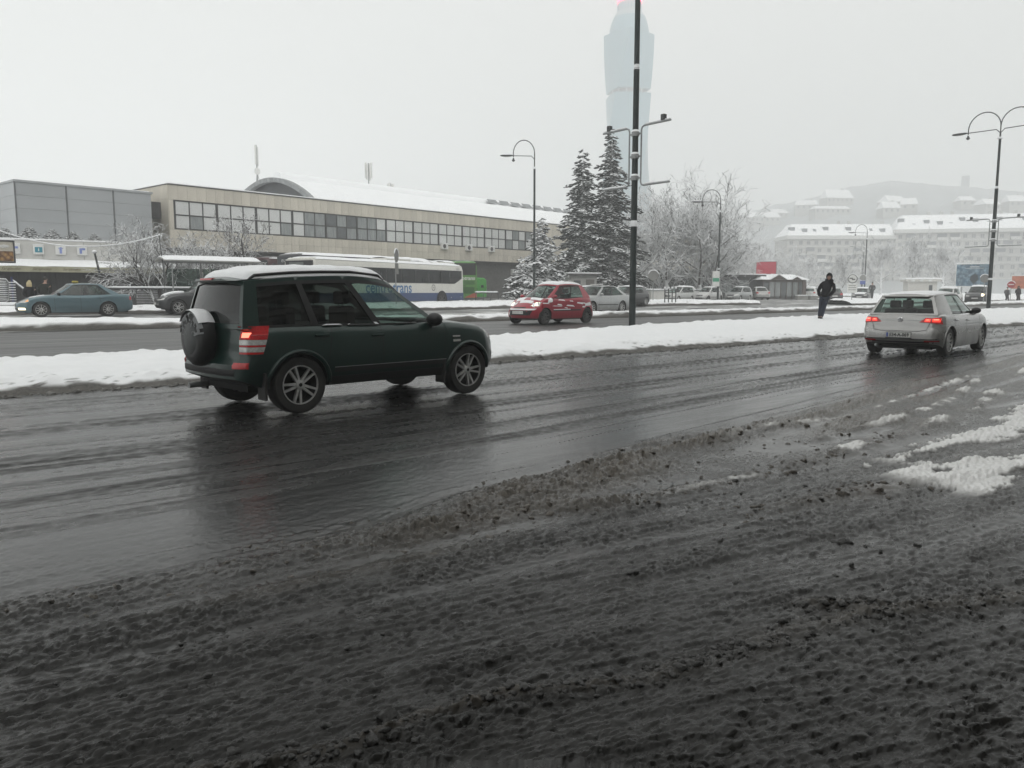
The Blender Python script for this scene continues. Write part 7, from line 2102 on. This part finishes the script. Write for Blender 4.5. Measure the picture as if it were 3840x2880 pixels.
# ================================================================== PEOPLE
def skin(name, joints, edges, m_, parent, sub=2):
    """joints: list of (x,y,z,radius_a,radius_b)"""
    me = bpy.data.meshes.new(name); me.from_pydata([j[:3] for j in joints], edges, [])
    me.materials.append(m_)
    o_ = bpy.data.objects.new(name, me); link(o_, parent)
    o_.modifiers.new('skin', 'SKIN').use_smooth_shade = True
    for v, j in zip(me.skin_vertices[0].data, joints): v.radius = (j[3], j[4])
    me.skin_vertices[0].data[0].use_root = True
    s_ = o_.modifiers.new('sub', 'SUBSURF'); s_.levels = sub; s_.render_levels = sub
    return o_
M['skin'] = mat('skin', (.42, .26, .20), .55, var=.06)
M['coat_black'] = mat('black_coat', (.008, .008, .010), .9, spec=.12, var=.3, vscale=14, bump=.4, bscale=26)
M['coat_olive'] = mat('olive_coat', (.022, .024, .02), .9, spec=.12, var=.3, vscale=14, bump=.4, bscale=26)
M['coat_grey'] = mat('grey_coat', (.05, .05, .052), .85, var=.3, vscale=14)
M['jeans'] = mat('dark_jeans', (.012, .018, .034), .85, var=.4, vscale=7, bump=.3, bscale=40)
M['hair_blond'] = mat('blond_hair', (.52, .43, .24), .6, var=.35, vscale=30)
M['hair_dark'] = mat('dark_hair', (.02, .016, .012), .6, var=.3, vscale=30)
M['boots'] = mat('black_boots', (.01, .01, .01), .5, var=.2)
def person(label, loc, facing, h=1.78, coat='coat_black', legs='jeans', hair=None, hood=False, glasses=False, lean=0.0, stride=.12, arms='pockets', fwd=0.0, long_coat=False, dz=0.0):
    t = thing('person', label, 'person', (loc[0], loc[1], gz(loc[0], loc[1]) - .02 if dz < .25 else ztf(loc[1]) + dz - .30), facing)
    k = h / 1.78
    L = lambda z: lean * (z / 1.7) ** 1.1
    Fd = lambda z: fwd * (z / 1.7) ** 2
    def j(x, y, z, a, b=None): return ((x + Fd(z)) * k, (y + L(z)) * k, z * k, a * k, (b or a) * k)
    hipz = .92
    kl, kr = .05 + stride * .5, -stride * .25
    # body: one continuous figure (head, neck, trunk, legs, arms, hands)
    J = [j(0, 0, .95, .15, .13), j(.01, 0, 1.18, .145, .11), j(0, 0, 1.40, .17, .11), j(0, 0, 1.50, .06, .06), j(.02, 0, 1.56, .055, .06), j(.03, 0, 1.63, .075, .09), j(.025, 0, 1.72, .07, .085),
         j(0, .10, .88, .09), j(kl, .08, .50, .062), j(kl * .6 + stride, .06, .09, .042), j(kl * .6 + stride + .14, .065, .035, .035, .035),
         j(0, -.10, .88, .09), j(kr + .05, -.05, .50, .062), j(kr - stride * .8, -.03, .09, .042), j(kr - stride * .8 + .14, -.035, .035, .035, .035),
         j(0, .19, 1.40, .06), j(-.05, .27, 1.14, .045), j(.10, .20, .98, .036), j(.15, .17, .94, .035, .02),
         j(0, -.19, 1.40, .06), j(-.05, -.27, 1.14, .045), j(.10, -.20, .98, .036), j(.15, -.17, .94, .035, .02)]
    E_ = [(0, 1), (1, 2), (2, 3), (3, 4), (4, 5), (5, 6), (0, 7), (7, 8), (8, 9), (9, 10), (0, 11), (11, 12), (12, 13), (13, 14), (2, 15), (15, 16), (16, 17), (17, 18), (2, 19), (19, 20), (20, 21), (21, 22)]
    skin('body', J, E_, M['skin'], t)
    lo = .62 if long_coat else .84
    C_ = [j(0, 0, lo, .235, .185), j(0, 0, 1.02, .235, .18), j(0, 0, 1.22, .235, .175), j(0, 0, 1.40, .21, .155), j(-.01, 0, 1.49, .115, .10),
          j(0, .215, 1.40, .085), j(-.07, .295, 1.13, .075), j(.12, .20, .95, .068), j(.17, .15, .92, .05), j(0, -.215, 1.40, .085), j(-.07, -.295, 1.13, .075), j(.12, -.20, .95, .068), j(.17, -.15, .92, .05)]
    skin('coat', C_, [(1, 0), (1, 2), (2, 3), (3, 4), (3, 5), (5, 6), (6, 7), (7, 8), (3, 9), (9, 10), (10, 11), (11, 12)], M[coat], t)
    T_ = [j(0, 0, .93, .16, .13), j(0, .10, .84, .105), j(kl, .08, .50, .088), j(kl * .6 + stride, .06, .05, .075), j(0, -.10, .84, .105), j(kr + .05, -.05, .50, .088), j(kr - stride * .8, -.03, .05, .075)]
    skin('trousers', T_, [(0, 1), (1, 2), (2, 3), (0, 4), (4, 5), (5, 6)], M[legs], t)
    for x0, y0 in ((kl * .6 + stride, .06), (kr - stride * .8, -.03)):
        skin('boot', [j(x0 - .05, y0, .05, .052, .05), j(x0 + .06, y0, .05, .055, .045), j(x0 + .17, y0 + .01, .035, .045, .035), j(x0 - .03, y0, .16, .058)], [(0, 1), (1, 2), (0, 3)], M['boots'], t)
    hx, hy, hz_ = (.028 + Fd(1.67)) * k, L(1.67) * k, 1.675 * k
    if hair:
        b = MB().ball((hx - .02 * k, hy, hz_ + .045 * k), (.105 * k, .09 * k, .095 * k), 0, 16, 10)
        if hair == 'hair_blond':
            b.ball((hx - .055 * k, hy, hz_ - .06 * k), (.075 * k, .105 * k, .16 * k), 0, 16, 10)
            for q in range(9): b.tube([(hx - .06 * k, hy + (q - 4) * .022 * k, hz_ + .05 * k), (hx - .10 * k, hy + (q - 4) * .028 * k, hz_ - .08 * k), (hx - .09 * k, hy + (q - 4) * .030 * k, hz_ - .26 * k)], [.022 * k, .02 * k, .006], 6)
        b.build('hair', M[hair], t, 60)
    if hood:
        V = []; n = 20; m = 12
        for i in range(m):
            ph = -.62 + (PI / 2 + .62) * i / (m - 1)
            for q in range(n + 1):
                th = R_(48) + (2 * PI - R_(96)) * q / n
                rr_ = 1 + .10 * (1 - i / m)
                V.append((hx - .015 * k + .125 * k * rr_ * math.cos(ph) * math.cos(th), hy + .115 * k * rr_ * math.cos(ph) * math.sin(th), hz_ + .005 * k + .145 * k * math.sin(ph)))
        mesh_np('hood', np.array(V), grid_faces(m, n + 1), M[coat], t, smooth=180)
        MB().tube([(hx + .03 * k, hy - .10 * k, hz_ - .13 * k), (hx - .02 * k, hy - .12 * k, hz_ - .17 * k), (hx - .10 * k, hy, hz_ - .14 * k), (hx - .02 * k, hy + .12 * k, hz_ - .17 * k), (hx + .03 * k, hy + .10 * k, hz_ - .13 * k), (hx + .09 * k, hy, hz_ - .19 * k), (hx + .03 * k, hy - .10 * k, hz_ - .13 * k)], .055 * k, 8).build('collar', M[coat], t, 60)
    f = MB().ball((hx + .098 * k, hy, hz_ - .012 * k), (.018 * k, .014 * k, .026 * k), 0, 8, 6)
    f.build('nose', M['skin'], t, 60)
    MB().box(hx + .070 * k, hx + .082 * k, hy - .026 * k, hy + .026 * k, hz_ - .062 * k, hz_ - .052 * k, 0, .003).build('mouth', mat('lips', (.25, .09, .08), .5) if 'lips' not in bpy.data.materials else bpy.data.materials['lips'], t)
    for sg in (1, -1):
        MB().ball((hx + .078 * k, hy + sg * .032 * k, hz_ + .018 * k), (.010 * k, .013 * k, .009 * k), 0, 8, 6).build('eye', M['ink'], t, 60)
        if not hood: MB().ball((hx, hy + sg * .082 * k, hz_), (.022 * k, .012 * k, .032 * k), 0, 8, 6).build('ear', M['skin'], t, 60)
    if glasses:
        g_ = MB()
        for sg in (1, -1):
            g_.tube([(hx + .098 * k, hy + sg * (.034 + .026 * math.cos(a)) * k, hz_ + (.018 + .018 * math.sin(a)) * k) for a in np.linspace(0, 2 * PI, 13)], .0045, 5)
            g_.tube([(hx + .096 * k, hy + sg * .06 * k, hz_ + .022 * k), (hx + .0, hy + sg * .085 * k, hz_ + .02 * k)], .0035, 5)
        g_.tube([(hx + .10 * k, hy - .01 * k, hz_ + .02 * k), (hx + .10 * k, hy + .01 * k, hz_ + .02 * k)], .004, 5)
        g_.build('glasses', M['ink'], t)
    return t
fcam = lambda p: math.atan2(-p[1], -p[0])
p = (30.55, 17.35)
person('person in black hooded coat, glasses and dark jeans stepping over the snowy median', p, fcam(p) - R_(8), 1.84, hood=True, glasses=True, lean=.30, stride=.03, dz=.02)
p = (6.05, 44.4)
person('person with long blond hair in black coat beside the taxi', p, fcam(p) + R_(165), 1.62, hair='hair_blond', fwd=.05, dz=.26)
p = (6.75, 44.9)
person('person in dark olive jacket leaning towards the taxi', p, fcam(p) + R_(150), 1.80, 'coat_olive', hair='hair_dark', fwd=.12, dz=.26)
p = (84.2, 41.9)
person('lone dark figure standing beside the snow-covered car', p, fcam(p), 1.75, 'coat_grey', 'coat_grey', hair='hair_dark', dz=.15)
p = (95.6, 32.7)
person('pedestrian in dark coat, left of the pair at the right edge', p, fcam(p) + R_(40), 1.68, 'coat_grey', 'coat_grey', hair='hair_dark', stride=.14)
p = (96.4, 31.9)
person('pedestrian in black coat, right of the pair at the right edge', p, fcam(p) + R_(40), 1.78, 'coat_black', 'coat_black', hood=True, stride=.14)

# ---- unseen block added behind the photographer to darken car sides and shade the foreground
t = apartments('grey apartment block behind the photographer, outside the view', (75, -9.5), (-60, -9.5), 22.0, 7, 31, 4.0)
t.rotation_euler.z = PI; t['group'] = 'street front behind the photographer'

# ================================================================== AIR
def volume(name, col, dens, aniso=0.0):
    m = bpy.data.materials.new(name); m.use_nodes = True
    t = m.node_tree; t.nodes.clear()
    v = nd(t, 'ShaderNodeVolumePrincipled'); v.inputs['Color'].default_value = (*col, 1); v.inputs['Density'].default_value = dens; v.inputs['Anisotropy'].default_value = aniso
    ou = nd(t, 'ShaderNodeOutputMaterial'); t.links.new(v.outputs[0], ou.inputs['Volume'])
    return m
hz = MB().box(-760, 1300, -960, 1060, -1.6, 205).build('haze', volume('haze_air', (.985, .995, 1.0), .0022), None)
tag(hz, 'pale winter haze filling the air over the whole scene', 'haze', kind='stuff')
